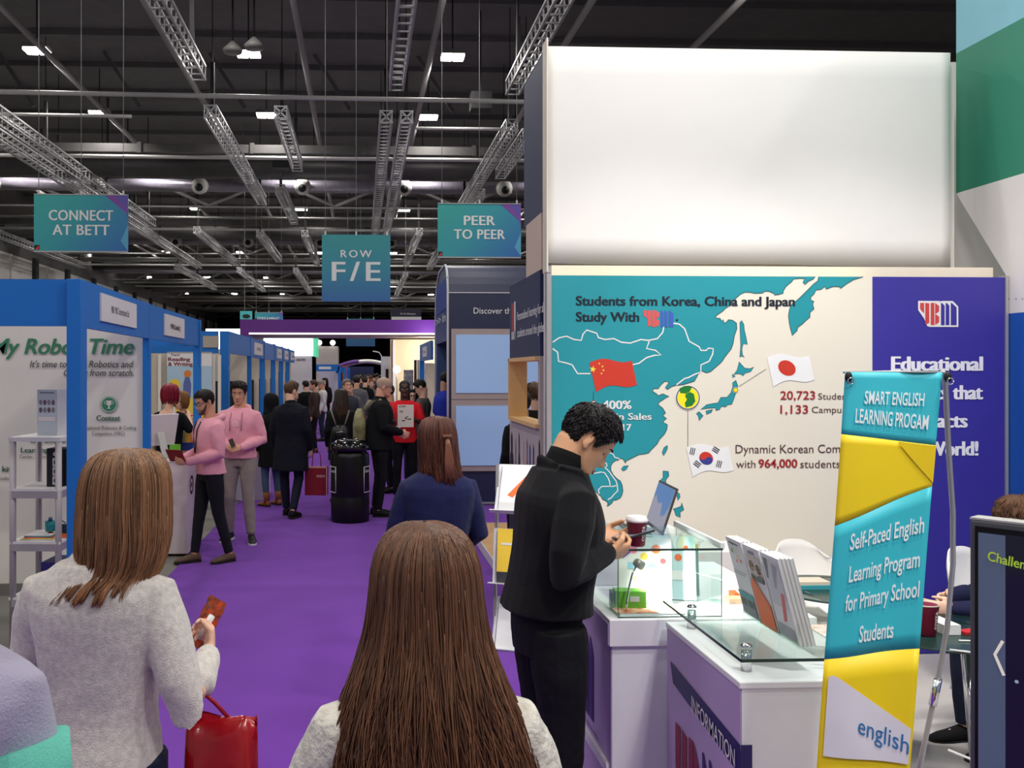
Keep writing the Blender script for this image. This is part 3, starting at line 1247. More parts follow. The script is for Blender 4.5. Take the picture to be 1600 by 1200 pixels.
L_ = 'silver lighting truss %s'
truss(-4.1, 25, 38, label=L_ % 'reaching from the long pale pipe towards the row sign')
truss(-3.85, 9, 21.8, 8.8, label=L_ % 'ending high over the connect sign, cut by the top of the view')
truss(-2.2, 25, 31.6, label=L_ % 'shortest of those hung from the long pale pipe')
truss(.85, 9, 22.4, label=L_ % 'coming straight overhead and ending before the long pale pipe')
truss(.68, 25.3, 46, label=L_ % 'of the twin pair over the row sign, nearer the connect sign')
truss(1.25, 25.3, 46, label=L_ % 'of the twin pair over the row sign, nearer the peer sign')
truss(3.75, 9, 22.6, label=L_ % 'ending beside the top of the white fabric wall')
truss(4.3, 26, 39, label=L_ % 'slanting down towards the peer sign from the long pale pipe')
truss(4.95, 27, 32.5, label=L_ % 'short piece next to the navy tower')
truss(-9.95, 22, 44, label=L_ % 'upper of the long double run behind the connect sign')
truss(-10.9, 22, 62, label=L_ % 'lower of the long double run behind the connect sign')
truss(-18.6, 40, 62, label=L_ % 'running close along the pale hall wall')
truss(-3.15, 35.5, 43, label=L_ % 'dark shaded piece between two ducts')
for i, (x, y0, y1) in enumerate(((4.7, 36, 41), (-8.2, 46, 60), (-5.2, 47, 58), (-2.9, 47, 60), (-.5, 52, 62), (2.9, 46, 60), (4.6, 46, 62), (-12.4, 62, 78), (-8.5, 64, 80), (-4.6, 64, 82), (3.2, 66, 84))):
    truss(x, y0, y1, label='silver lighting truss far down the hall', group='far lighting trusses')

# high bays
def high_bay():
    r = empty('high_bay_lamp', (0, 0, 0), 0, 'lit twin panel high bay lamp hanging from the roof', 'lamp', 'hall high bay lamps')
    bw(MB().span((-.33, -.26, 0), (.33, .26, .12)), 'housing', M('lamp_housing', (120, 118, 116), .5), r)
    m = MB()
    m.box((-.17, 0, -.035), (.30, .46, .07))
    m.box((.17, 0, -.035), (.30, .46, .07))
    bw(m, 'lens', M('lamp_lens', (255, 246, 232), .3, var=0, emit=26), r, bevel=.01)
    bw(MB().cyl((0, 0, .12), (0, 0, 1.75), .02, n=6), "rod", BLACK, r)
    return r


hb = None
for ky in range(0, 14):
    for bx in BAY_X:
        if bx > 3 and ky < 3:
            continue
        yy = BAY_Y0 + ky * BAY_DY
        if (bx - .0454 * yy) / yy * 1430 + 630 < -30 or (bx - .0454 * yy) / yy * 1430 + 630 > 840:
            continue
        o = high_bay() if hb is None else copy_tree(hb)
        hb = hb or o
        o.location = (bx + .15 * sin(ky * 2.1 + bx), yy, BAY_Z)
tag(MB().box((at(752, 27).x, 27, 9.9), (.62, .5, .5)).span((at(752, 27).x - .02, 27, 10), (at(752, 27).x + .02, 27.04, 12.6)).build('loudspeaker', BLACK), 'black loudspeaker hung high above the peer sign', 'loudspeaker')
tag(MB().box((at(440, 34).x, 34, 9.7), (.6, .5, .6)).span((at(440, 34).x - .02, 34, 10), (at(440, 34).x + .02, 34.04, 12.6)).build('loudspeaker', BLACK), 'black loudspeaker hung below the second row of lamps', 'loudspeaker')
for px, d in ((398, 22), (365, 22.3)):
    r = empty('projector_lamp', (at(px, d).x, d, 9.6), 0, 'small grey lamp head near the top of the view by a high bay' if px < 380 else 'round white fan shaped fitting under the roof', 'lamp')
    X = at(px, d).x
    bw(MB().lathe([(.05, 0), (.22, .02), (.24, .10), (.10, .24), (.04, .3)], (X, d, 9.6)), 'head', M('lamp_housing'), r)
    bw(MB().cyl((X, d, 9.85), (X, d, 11.5), .025, n=6), 'rod', BLACK, r)


# hanging signs
def hang_sign(name, label, x0, x1, z0, z1, Y, texts, kind):
    r = empty(name, ((x0 + x1) / 2, Y, z0), 0, label, 'sign')
    w, h = x1 - x0, z1 - z0
    g = gradient_mat('sign_print_' + kind, [(0, (52, 168, 160)), (.45, (52, 158, 172)), (1, (52, 104, 186))], 'XZ', .55, 'Object', 1 / (w + h), (h + w / 2) / (w + h)) if kind == 'wide' \
        else gradient_mat('sign_print_' + kind, [(0, (62, 112, 176)), (.5, (58, 146, 168)), (1, (58, 156, 160))], 'Z', .55, 'Object', 1 / h, 0)
    bw(MB().span((x0, Y, z0), (x1, Y + .03, z1)), 'panel', g, r)
    F = Flat((x0, Y, z0), (1, 0, 0), (0, 0, 1))
    m = MB()
    if kind == 'wide':
        m.span((x0, Y - .012, z0), (x1, Y + .04, z0 + .03), 0)
        m.span((x0, Y - .012, z1 - .02), (x1, Y + .04, z1), 0)
        bw(m, 'rail', M('rod_grey'), r)
        m = MB()
        F.poly(m, [(w * .74, h), (w, h), (w, h * .55), (w * .985, h * .68)], .004, 0)
        F.poly(m, [(w * .92, h * .2), (w, h * .03), (w, h * .48), (w * .955, h * .32)], .004, 1)
        F.poly(m, [(w * .87, h), (w * .985, h), (w * .985, h * .72)], .0045, 2)
        bf(m, 'print', [M('sign_violet', (128, 76, 166), .55), M('sign_sky', (92, 170, 205), .55), M('sign_deep', (96, 90, 176), .55)], r)
        m = MB()
        F.rect(m, .01, .05, .115, .15, .005, 0)
        F.poly(m, [(.02, .055), (.105, .055), (.105, .135), (.075, .115), (.04, .085)], .006, 1)
        bf(m, 'emblem', [BLACK, M('emblem_red', (206, 52, 40), .5)], r)
    m = MB()
    for t, cx, y, cap, wd, bold, sp in texts:
        F.text(m, t, cx * w, y * h, cap * h, wd * w if wd else None, bold, 0, .006, 0, 'C', 0, sp)
    bf(m, 'lettering', M('sign_letter', (236, 238, 238), .6), r)
    for q in (.05, .5, .95):
        x = x0 + w * q
        bw(MB().cyl((x, Y + .01, z1), (x, Y + .01, 12.6), .007, n=5), 'wire', M('wire_grey', (150, 150, 150), .5), r)
        bw(MB().box((x, Y, z1 + .03), (.04, .03, .09)), 'hook', SILVER, r)
    return r


YS = 19.5
a, b = PY(53, 394, YS), PY(200, 304, YS)
hang_sign('hanging_sign', 'hanging sign reading CONNECT, above the blue booths', a[0], b[0], a[1], b[1], YS,
          [('CONNECT', .50, .55, .185, .68, .028, 1.05), ('AT BETT', .50, .30, .185, .60, .028, 1.05)], 'wide')
YS = 21.6
a, b = PY(684, 403, YS), PY(814, 318, YS)
hang_sign('hanging_sign', 'hanging sign reading PEER TO PEER beside the navy tower', a[0], b[0], a[1], b[1], YS,
          [('PEER', .50, .60, .18, .37, .028, 1.05), ('TO PEER', .50, .35, .18, .61, .028, 1.05)], 'wide')
YS = 20.0
a, b = PY(503, 471, YS), PY(610, 367, YS)
hang_sign('hanging_sign', 'square teal hanging sign reading ROW F/E over the aisle', a[0], b[0], a[1], b[1], YS,
          [('ROW', .50, .66, .115, .45, .02, 1.35), ('F/E', .50, .31, .30, .70, .02, 1.25)], 'square')
YS = 44.0
a, b = PY(541, 541, YS), PY(586, 498, YS)
hang_sign('hanging_sign', 'small far teal sign hanging beyond the purple arch', a[0], b[0], a[1], b[1], YS,
          [('ROW', .50, .66, .115, .45, .02, 1.35), ('F/E', .50, .31, .30, .70, .02, 1.25)], 'square')
YS = 41.0
a, b = PY(398, 503, YS), PY(442, 488, YS)
r = hang_sign('hanging_sign', 'far teal sign reading STREAMING above the purple arch', a[0], b[0], a[1], b[1], YS,
              [('STREAMING', .48, .12, .40, .78, .02, 1.0)], 'wide')
a, b = PY(375, 502, 40), PY(394, 486, 40)
r = empty('hanging_sign', (a[0], 40, a[1]), 0, 'small teal sign with a black oval beside the streaming sign', 'sign')
bw(MB().span((a[0], 40, a[1]), (b[0], 40.04, b[1])), 'panel', M('far_teal', (70, 178, 178), .6), r)
m = MB()
Flat((a[0], 40, a[1]), (1, 0, 0), (0, 0, 1)).disc(m, (b[0] - a[0]) * .52, (b[1] - a[1]) * .48, .17, .01, 0, 20, .09)
bf(m, 'oval', BLACK, r)
bw(MB().cyl((a[0] + .2, 40, b[1]), (a[0] + .2, 40, 12.6), .01, n=5), 'wire', M('wire_grey'), r)

# dark box with white band hanging beyond the arch
a, b = PY(612, 503, 46), PY(658, 484, 46)
r = empty('hanging_box_sign', (a[0], 46, a[1]), 0, 'dark and white box sign hanging above the purple arch', 'sign')
bw(MB().span((a[0], 46, a[1]), (b[0], 47.5, b[1])), 'box', M('far_navy', (34, 34, 58), .6), r)
bw(MB().span((a[0] - .01, 45.97, a[1]), (b[0] + .01, 46, a[1] + (b[1] - a[1]) * .42)), 'white_band', WHITE, r)
m = MB()
Flat((a[0], 45.96, a[1]), (1, 0, 0), (0, 0, 1)).text(m, 'Do Co Allowance', (b[0] - a[0]) * .55, (b[1] - a[1]) * .6, .09, .75, .01, 0, .01, 0, 'C')
bf(m, 'lettering', WHITE, r)
bw(MB().cyl(((a[0] + b[0]) / 2, 46.7, b[1]), ((a[0] + b[0]) / 2, 46.7, 12.6), .012, n=5), 'wire', M('wire_grey'), r)

# ------------------------------------------------------------------ blue booths on the near side
XB = -1.835


def booth_label_board(mb_root, Y0, Y1, z0, z1, X, txt, face=1):
    m = MB().span((X, Y0, z0), (X + .012 * face, Y1, z1))
    o = bw(m, 'name_board', M('name_board_white', (226, 222, 222), .5, var=.02), mb_root)
    F = Flat((X + .012 * face, Y0 if face > 0 else Y1, z0), (0, face, 0), (0, 0, 1))
    m = MB()
    F.text(m, txt, (Y1 - Y0) / 2, (z1 - z0) * .36, (z1 - z0) * .25, (Y1 - Y0) * .48, .01, 0, .003, 0, 'C')
    o2 = bf(m, 'lettering', M('board_letter_grey', (70, 66, 66), .6), mb_root)
    return o


# corner booth with the robot poster
r = empty('exhibition_booth', (-3.4, 7, 0), 0, 'blue framed corner booth with the robot poster on its end wall', 'booth')
for (x, y, w, d) in ((-1.85, 5.83, .087, .14), (-1.875, 7.93, .06, .07)):
    bw(MB().span((x, y, 0), (x + w, y + d, 2.5)), 'column', BLUE, r, bevel=.004)
PA, PBB = Vector((-1.766, 5.965, 0)), Vector((-1.818, 7.935, 0))
EA = (PBB - PA).normalized()
bw(MB().prism([(0, 2.2), ((PBB - PA).length, 2.2), ((PBB - PA).length, 2.5), (0, 2.5)], PA, EA, (0, 0, 1), (-.04, 0, 0)), 'fascia', BLUE, r)
bw(MB().span((-5.6, 5.87, 2.205), (-1.85, 5.91, 2.5)), 'fascia', BLUE, r)
bw(MB().span((-5.6, 8.0, 0), (-1.83, 8.03, 2.45)), 'end_wall', OFFW, r)
bw(MB().span((-5.6, 7.975, 0), (-1.88, 8.0, .1)), 'skirting', M('skirting_grey', (120, 116, 112), .6), r)
FA = Flat(PA, EA, (0, 0, 1))
m = MB().prism([(.33, 2.262), (1.42, 2.262), (1.42, 2.452), (.33, 2.452)], PA, EA, (0, 0, 1), FA.n * .012)
bw(m, 'name_board', M('name_board_white', (226, 222, 222), .5, var=.02), r)
m = MB()
FA.text(m, 'F88  IYRC International Ltd', .875, 2.335, .05, .55, .005, 0, .0145, 0, 'C')
bf(m, 'lettering', M('board_letter_grey', (70, 66, 66), .6), r)
F = Flat((0, 7.99, 0), (1, 0, 0), (0, 0, 1))
YP = 7.99


def ptxt(mb, Fl, Y, txt, px, py, cap_px, px2=None, bold=0.0, shear=0.0, align='L', h=.004, mi=0):
    """print lettering where it stands on a wall y = Y (baseline given by its photo position)"""
    x, z = PY(px, py, Y)
    x2 = PY(px2, py, Y)[0] if px2 is not None else None
    Fl.text(mb, txt, x, z, cap_px * Y / FPX, abs(x2 - x) if x2 is not None else None, bold, shear, h, mi, align)


m = MB()
ptxt(m, F, YP, 'My Robot Time', 209, 553, 25, -14, .03, .25, 'R')
bf(m, 'headline', M('poster_green', (60, 132, 96), .6), r)
m = MB()
ptxt(m, F, YP, "It's time to learn Robotics and", 209, 574, 11, 47, .006, .25, 'R')
ptxt(m, F, YP, 'Coding from scratch.', 209, 587.5, 11, 100, .006, .25, 'R')
ptxt(m, F, YP, 'International Robotics & Coding', 213, 671, 6, 121, .0, 0, 'R')
ptxt(m, F, YP, 'Competition (IYRC)', 195, 680, 6, 144, .0, 0, 'R')
ptxt(m, F, YP, 'Center, School', 31, 716, 6, 74)
ptxt(m, F, YP, 'Coding', 18, 750, 6, -4, 0, 0, 'R')
bf(m, 'small_print', M('poster_grey', (84, 80, 78), .6), r)
m = MB()
ptxt(m, F, YP, 'Contest', 151, 657.5, 9, 188, .03)
ptxt(m, F, YP, 'On-offline', 47, 692, 8, 103, .03)
ptxt(m, F, YP, 'Learning', 33, 707, 8, 76, .03)
ptxt(m, F, YP, 'kit', 4, 737, 9, 18, .03)
bf(m, 'subheads', M('poster_darkgreen', (46, 96, 76), .6), r)
m = MB()
cx, cz = PY(170.5, 632, YP)
k = YP / FPX
F.disc(m, cx, cz, 12.5 * k, .004, 0)
F.ring(m, cx, cz, 11.3 * k, 1.0 * k, .006, 1)
q = 1.0 * k
F.poly(m, [(cx - 4 * q, cz + 6 * q), (cx + 4 * q, cz + 6 * q), (cx + 3.2 * q, cz), (cx + 1 * q, cz - 2 * q), (cx + 1 * q, cz - 5 * q), (cx + 3 * q, cz - 6.5 * q), (cx - 3 * q, cz - 6.5 * q), (cx - 1 * q, cz - 5 * q), (cx - 1 * q, cz - 2 * q), (cx - 3.2 * q, cz)], .006, 1)
F.ring(m, cx - 4.6 * q, cz + 3 * q, 2.3 * q, .8 * q, .0055, 1, 14)
F.ring(m, cx + 4.6 * q, cz + 3 * q, 2.3 * q, .8 * q, .0055, 1, 14)
bf(m, 'trophy_badge', [M('badge_green', (60, 142, 106), .5), OFFW], r)

# second booth, open to the aisle
r = empty('exhibition_booth', (-3.2, 9.2, 0), 0, 'second blue booth, with the white counter at its opening', 'booth')
bw(MB().span((XB - .04, 8.02, 2.205), (XB, 10.42, 2.5)), 'fascia', BLUE, r)
bw(MB().span((-1.90, 10.42, 0), (-1.82, 10.5, 2.5)), 'column', BLUE, r)
bw(MB().span((-5.2, 8.06, 0), (-5.15, 10.5, 2.4)), 'back_wall', OFFW, r)
bw(MB().span((-5.15, 10.44, 2.2), (-1.95, 10.48, 2.5)), 'cross_beam', BLUE, r)
a, b = PX(256, 528, XB), PX(286.5, 497, XB)
booth_label_board(r, a[0], b[0], 2.255, 2.455, XB, 'F90 Linda J')

# row further down
r = empty('exhibition_booth', (-3.2, 14.4, 0), 0, 'blue corner booth further down with a beige board over its open front', 'booth')
X2 = -1.925
bw(MB().span((-2.05, 13.35, 0), (X2, 13.5, 2.5)), 'column', BLUE, r)
bw(MB().span((-5.5, 13.38, 2.18), (-2.08, 13.42, 2.5)), 'fascia', BLUE, r)
a, b = PY(317, 543, 13.36), PY(341.5, 525, 13.36)
bw(MB().span((a[0], 13.36, a[1]), (b[0], 13.38, b[1])), 'name_board', M('board_taupe', (176, 164, 152), .6), r)
bw(MB().span((-5.5, 15.86, 0), (X2 - .05, 15.9, 2.3)), 'end_wall', M('wall_cream', (196, 184, 168), .6), r)
bw(MB().span((X2 - .04, 13.5, 2.18), (X2, 15.95, 2.5)), 'fascia', BLUE, r)
bw(MB().span((-2.5, 15.78, .6), (-2.05, 15.85, 1.75)), 'dark_screen', BLACK, r)
Ys = [15.96, 18.2, 20.4, 22.4, 24.4, 26.4]
names = ['first', 'second', 'third', 'fourth', 'last']
for i in range(5):
    y0, y1 = Ys[i], Ys[i + 1]
    r = empty('exhibition_booth', (-3.2, (y0 + y1) / 2, 0), 0, 'blue booth %s in the row past the beige board corner' % names[i], 'booth')
    bw(MB().span((X2 - .09, y0, 0), (X2 + .01, y0 + .1, 2.52)), 'column', BLUE, r)
    bw(MB().span((X2 - .04, y0 + .1, 2.16), (X2, y1, 2.5)), 'fascia', BLUE, r)
    bw(MB().span((-5.4, y1 - .06, 0), (X2 - .1, y1 - .01, 2.3)), 'end_wall', M('wall_cream'), r)
    if i % 2 == 0 or i > 2:
        booth_label_board(r, y0 + .55, y1 - .35, 2.22, 2.44, X2, 'F%d' % (92 + i * 2))
    if i < 3:
        bw(MB().span((-2.75, y1 - .14, .75), (-2.12, y1 - .07, 1.75)), 'dark_screen', BLACK, r)
    else:
        bw(MB().span((-2.7, y1 - .1, .3), (-2.12, y1 - .07, 1.9)), 'blue_poster', M('poster_blue_dark', (16, 70, 110), .6), r)
# ------------------------------------------------------------------ map wall of the stand on the far side of the counters
A1 = lambda p: (840 + p[0] / 3.53, 420 + p[1] / 3.53)
A2 = lambda p: (1040 + p[0] / 4.706, 420 + p[1] / 4.706)
A3 = lambda p: (900 + p[0] / 6.0, 680 + p[1] / 6.0)
YW = 6.0
wall = empty('map_wall', (1.256, YW, 0), 0, 'display wall printed with a teal and cream map beside a dark blue panel', 'display wall')
PL, PR, PB, PT = 1.256, 4.345, 0.02, 2.555
XS = PY(1363, 600, YW)[0]
bw(MB().span((PL, YW, PB), (XS, YW + .05, PT)), 'map_panel', M('map_cream', (232, 224, 208), .6, var=.03, vs=2), wall)
bw(MB().span((XS, YW, PB), (PR, YW + .05, PT)), 'blue_panel', M('stand_indigo', (58, 50, 150), .5, var=.05, vs=2), wall)
bw(MB().span((PL - .035, YW - .01, 0), (PL - .004, YW + .06, PT + .01)), 'edge_profile', SILVER, wall)
bw(MB().span((PR + .002, YW - .01, 0), (PR + .02, YW + .06, PT + .01)), 'edge_profile', SILVER, wall)
F = Flat((0, YW, 0), (1, 0, 0), (0, 0, 1))


def W2(pts, conv=None, x0=PL + .001, x1=XS - .001, z1=PT - .001):
    out = []
    for p in pts:
        q = conv(p) if conv else p
        x, z = PY(q[0], q[1], YW)
        out.append((max(x0, min(x1, x)), min(z1, z)))
    return out


main = [(860, 425), (1000, 425), (1150, 425)] + [A2(p) for p in [(1098, 40), (1085, 75), (1050, 90), (1025, 115), (1010, 100), (1022, 72), (990, 70), (965, 72), (940, 75), (925, 95), (900, 115), (880, 135), (865, 160), (862, 180), (830, 188), (800, 192), (795, 180), (760, 165), (730, 165), (710, 178), (650, 180), (620, 172), (580, 172), (545, 190), (510, 220), (490, 245), (470, 270), (440, 290), (420, 310), (390, 330), (365, 350), (370, 362), (400, 365), (410, 385), (420, 372), (430, 400), (450, 390), (460, 375), (490, 378), (520, 400), (523, 440), (505, 490), (495, 550), (480, 590), (440, 640), (410, 685), (370, 720), (330, 755), (300, 765), (270, 750), (240, 770), (225, 800), (210, 825), (180, 835), (130, 850), (90, 855)]]
main += [A1(p) for p in [(770, 640), (740, 648), (715, 665), (705, 655), (725, 625), (700, 620), (680, 640), (665, 660), (640, 660), (632, 675), (655, 690), (665, 700), (690, 690), (725, 705), (700, 715), (670, 735), (665, 750), (690, 770), (705, 795), (690, 810), (710, 825), (690, 845), (715, 860), (712, 885), (700, 910)]]
main += [A3(p) for p in [(780, 40), (760, 80), (700, 140), (680, 165), (640, 175), (590, 180), (520, 215), (490, 230), (468, 240), (467, 262), (450, 235), (440, 220), (405, 215), (400, 232), (370, 235), (340, 260), (325, 290), (325, 330), (350, 375), (385, 410), (415, 430), (432, 470), (438, 520), (430, 560), (410, 590), (380, 605), (345, 610), (340, 630), (310, 655), (290, 668), (300, 640), (292, 620), (250, 600), (235, 570), (215, 555), (190, 530), (165, 520), (150, 510), (125, 515), (120, 560), (100, 600), (60, 640), (0, 660), (-100, 640), (-235, 600)]]
kam = [A2(p) for p in [(1125, 40), (1118, 90), (1085, 115), (1060, 140), (1030, 170), (990, 210), (955, 240), (925, 265), (910, 300), (903, 340), (908, 390), (918, 440), (930, 490), (965, 455), (970, 430), (1005, 405), (1030, 380), (1060, 355), (1060, 320), (1090, 295), (1080, 260), (1090, 240), (1065, 230), (1068, 205), (1090, 185), (1105, 155), (1140, 152), (1170, 130), (1180, 150), (1230, 130), (1275, 130), (1285, 145), (1330, 110), (1380, 80), (1450, 45)]]
isl = [[A2(p) for p in q] for q in [
    [(545, 395), (558, 380), (575, 410), (578, 450), (590, 500), (600, 555), (570, 550), (560, 590), (565, 635), (580, 650), (560, 640), (545, 650), (552, 560), (548, 480)],
    [(540, 685), (580, 730), (620, 735), (648, 720), (625, 755), (585, 765), (570, 785), (545, 770), (500, 775), (525, 745)],
    [(490, 775), (512, 790), (493, 800)],
    [(515, 820), (530, 860), (525, 890), (512, 920), (500, 960), (485, 995), (455, 1000), (440, 1015), (410, 1010), (395, 1035), (370, 1040), (365, 1020), (310, 1025), (255, 1035), (300, 1000), (350, 990), (385, 985), (405, 945), (450, 945), (480, 910), (495, 860), (490, 840)],
    [(345, 1035), (335, 1055), (300, 1070), (295, 1045)],
    [(245, 1050), (275, 1080), (245, 1118), (240, 1080), (225, 1065)]]]
isl += [[A3(p) for p in q] for q in [
    [(855, 95), (858, 120), (840, 160), (820, 192), (808, 160), (825, 115)],
    [(490, 285), (470, 320), (440, 335), (425, 315), (445, 290)],
    [(815, 335), (865, 340), (870, 380), (840, 420), (845, 455), (850, 485), (815, 480), (820, 445), (795, 430), (800, 410), (815, 400)],
    [(860, 480), (910, 490), (930, 520), (970, 550), (975, 580), (955, 610), (945, 570), (920, 550), (915, 520), (870, 495)],
    [(990, 635), (1010, 700), (975, 720), (978, 770), (935, 750), (925, 710), (910, 690), (950, 680), (985, 665)],
    [(640, 820), (660, 780), (690, 740), (720, 770), (735, 800), (760, 850), (700, 900), (640, 860)],
    [(1045, 900), (1080, 935), (1060, 935), (1040, 915)],
    [(1185, 990), (1210, 975), (1250, 990), (1268, 1030), (1230, 1020)],
    [(1320, 1065), (1380, 1015), (1440, 1030), (1540, 1010), (1570, 1120), (1440, 1085), (1340, 1085)],
    [(185, 745), (205, 770), (240, 805), (245, 830), (260, 900), (220, 900), (190, 850)]]]
m = MB()
dk = MB()
for q in [main, kam] + isl:
    w = W2(q)
    F.poly(m, w, .0015)
    if q is main:
        F.line(dk, w[3:-4], .006, .0025)
    else:
        F.line(dk, w, .006 if q is kam else .004, .0025, 0, q is not kam)
bf(m, 'land_print', M('map_teal', (30, 146, 158), .6, var=.04, vs=2), wall)
bf(dk, 'coast_line', M('map_outline', (52, 100, 106), .6), wall)
m = MB()
for q in [[(82, 405), (120, 380), (160, 372), (200, 390), (240, 395), (250, 360), (270, 338), (325, 355), (335, 380), (370, 390), (420, 385), (460, 405), (510, 410), (570, 390), (610, 395), (660, 385), (690, 350), (695, 320)],
          [(745, 300), (780, 305), (810, 330), (835, 400), (890, 430), (900, 450), (930, 450), (940, 438), (968, 440), (965, 470), (945, 510), (900, 530), (900, 570), (870, 580), (830, 600), (810, 605), (765, 640)],
          [(82, 440), (110, 460), (115, 510), (160, 520), (190, 530), (220, 578), (290, 578)], [(500, 560), (510, 560), (520, 530), (560, 520), (600, 490), (640, 478), (680, 475), (650, 450), (600, 440), (615, 400)]]:
    F.line(m, W2(q, A1), .0085, .003)
for q in [[(160, 230), (190, 190), (260, 185), (310, 160), (350, 180), (360, 205), (405, 220)], [(190, 195), (215, 215), (240, 245), (285, 265), (290, 290), (270, 300), (310, 340), (345, 390), (375, 430), (385, 470), (390, 520), (350, 560), (330, 585), (295, 605)],
          [(100, 200), (140, 220), (160, 240), (140, 265), (170, 320), (160, 360), (230, 345), (265, 350), (300, 400), (315, 440), (320, 480), (345, 480), (375, 470)], [(320, 478), (240, 480), (210, 510), (215, 550)], [(140, 265), (60, 290), (55, 350), (80, 430)]]:
    F.line(m, W2(q, A3), .007, .003)
bf(m, 'border_line', WHITE, wall)

# lettering of the map
m = MB()
ptxt(m, F, YW, 'Students from Korea, China and Japan', 900, 477, 15.5, 1241, .034, 0, 'L')
ptxt(m, F, YW, 'Study With', 900, 502, 15.5, 998, .034)
ptxt(m, F, YW, '.', 1056, 501, 15.5, None, .03)
bf(m, 'headline', M('print_ink', (26, 34, 48), .5), wall)
m = MB()
ptxt(m, F, YW, '400%', 941, 639, 14, 986, .03)
ptxt(m, F, YW, 'Increase in Sales', 893, 656, 11, 1017.5, .022)
ptxt(m, F, YW, 'in 2017', 938, 673, 11, 986, .022)
bf(m, 'sales_lettering', WHITE, wall)
m = MB()
ptxt(m, F, YW, '20,723', 1219, 624, 14, 1273, .012)
ptxt(m, F, YW, '1,133', 1219, 646, 14, 1262, .012)
ptxt(m, F, YW, '964,000', 1185, 730.5, 14, 1245, .022)
bf(m, 'red_numbers', M('print_red', (164, 42, 46), .5), wall)
m = MB()
ptxt(m, F, YW, 'Students', 1278, 624, 10.5, 1334)
ptxt(m, F, YW, 'Campuses', 1268, 645, 10.5, 1335)
ptxt(m, F, YW, 'Dynamic Korean Company', 1149, 708, 14, 1347)
ptxt(m, F, YW, 'with', 1150, 731, 13, 1180)
ptxt(m, F, YW, 'students', 1250, 731, 13, 1312)
bf(m, 'brown_lettering', M('print_brown', (88, 58, 56), .5), wall)


def stripe_logo(F, x, y, w, h, root, red, blue, rim=None, lift=.004):
    """the stand's striped three-letter mark"""
    R_ = [[(0, 1), (.11, 1), (.11, .52), (0, .72)], [(.14, 1), (.25, .98), (.25, .10), (.14, .02)], [(.29, 1), (.39, 1), (.39, 0), (.29, 0)],
          [(.41, 1), (.52, .86), (.52, .62), (.43, .51), (.41, .51)], [(.41, .49), (.43, .49), (.52, .38), (.52, .13), (.41, 0)]]
    B_ = [[(.57, 1), (.60, 1), (.67, .88), (.67, 0), (.57, 0)], [(.70, 1), (.73, 1), (.80, .88), (.80, 0), (.70, 0)], [(.84, 1), (.87, 1), (1, .80), (1, 0), (.84, 0)]]
    if rim:
        m = MB()
        out = [(-.05, 1.09), (.54, 1.09), (.56, 1.04), (.58, 1.09), (.9, 1.09), (1.05, .84), (1.05, -.08), (.26, -.08), (.2, -.05), (.11, .3), (-.05, .68)]
        F.poly(m, [(x + u * w, y + v * h) for u, v in out], lift - .0015)
        bf(m, 'emblem_rim', rim, root)
    m = MB()
    for q in R_:
        F.poly(m, [(x + u * w, y + v * h) for u, v in q], lift, 0)
    for q in B_:
        F.poly(m, [(x + u * w, y + v * h) for u, v in q], lift, 1)
    bf(m, 'emblem', [red, blue], root)


LR, LB = M('logo_red', (222, 84, 84), .5), M('logo_blue', (64, 92, 180), .5)
a, b = PY(1005, 511, YW), PY(1052, 485, YW)
stripe_logo(F, a[0], a[1], b[0] - a[0], b[1] - a[1], wall, LR, LB)
a, b = PY(1437, 508, YW), PY(1494, 473.5, YW)
stripe_logo(F, a[0], a[1], b[0] - a[0], b[1] - a[1], wall, M('logo_red2', (206, 70, 66), .5), M('stand_indigo'), WHITE, .005)
m = MB()
for t, y, x0, x1 in (('Educational', 579, 1393, 1534), ('Contents that', 624, 1375, 1534), ('Impacts', 668, 1420, 1510), ('the World!', 712, 1405, 1527)):
    ptxt(m, F, YW, t, x0, y, 24, x1, .05, 0, 'L', .004)
bf(m, 'slogan', M('slogan_white', (236, 234, 240), .5), wall)

# flags as printed, plus call-out lines and dots
m = MB()


def wob(px0, py0, pts):
    return W2([(px0 + u, py0 + v) for u, v in pts])


def flag(px, py, wpx, hpx, droop, mi, h, part):
    """waving flag outline around (px,py)"""
    n = 14
    top, bot = [], []
    for i in range(n + 1):
        u = i / n
        wv = 3.5 * sin(u * 2 * pi - .4) * -1
        top.append((px - wpx / 2 + wpx * u - 4 * (1 - u) * 0, py - hpx / 2 + wv - 3 * u))
        bot.append((px - wpx / 2 + 10 + wpx * .97 * u, py + hpx / 2 + wv + 6 * (1 - u) ** 2 - 5 * u))
    F.poly(part, W2(top + bot[::-1]), h, mi)


FR, FWh, FY = M('flag_red', (206, 58, 40), .5), M('flag_white', (240, 238, 238), .5), M('flag_yellow', (248, 214, 70), .5)
for px, py, base in ((954, 585, 0), (1231, 577, 1), (1105, 718, 1)):
    flag(px, py, 66, 40, 0, base, .004, m)


def star(part, px, py, r, mi, h=.0055, rot=0.2):
    F.poly(part, W2([(px + (r if k % 2 == 0 else r * .42) * sin(pi * k / 5 + rot), py - (r if k % 2 == 0 else r * .42) * cos(pi * k / 5 + rot)) for k in range(10)]), h, mi)


star(m, 926, 577, 5.5, 2)
for q in ((936, 568), (941, 572.5), (942.5, 578.5), (939.5, 583.5)):
    star(m, q[0], q[1], 2.0, 2)


def pdisc(part, px, py, rx, ry, mi, h=.0055, rot=0.0, half=None):
    x, z = PY(px, py, YW)
    k = YW / FPX
    n = 30
    pts = []
    rng = range(n) if half is None else [i for i in range(n // 2 + 1)]
    for i in rng:
        t = 2 * pi * i / n + (pi if half == 1 else 0)
        u, v = rx * k * cos(t), ry * k * sin(t)
        pts.append((x + u * cos(rot) - v * sin(rot), z + u * sin(rot) + v * cos(rot)))
    F.poly(part, pts, h, mi)


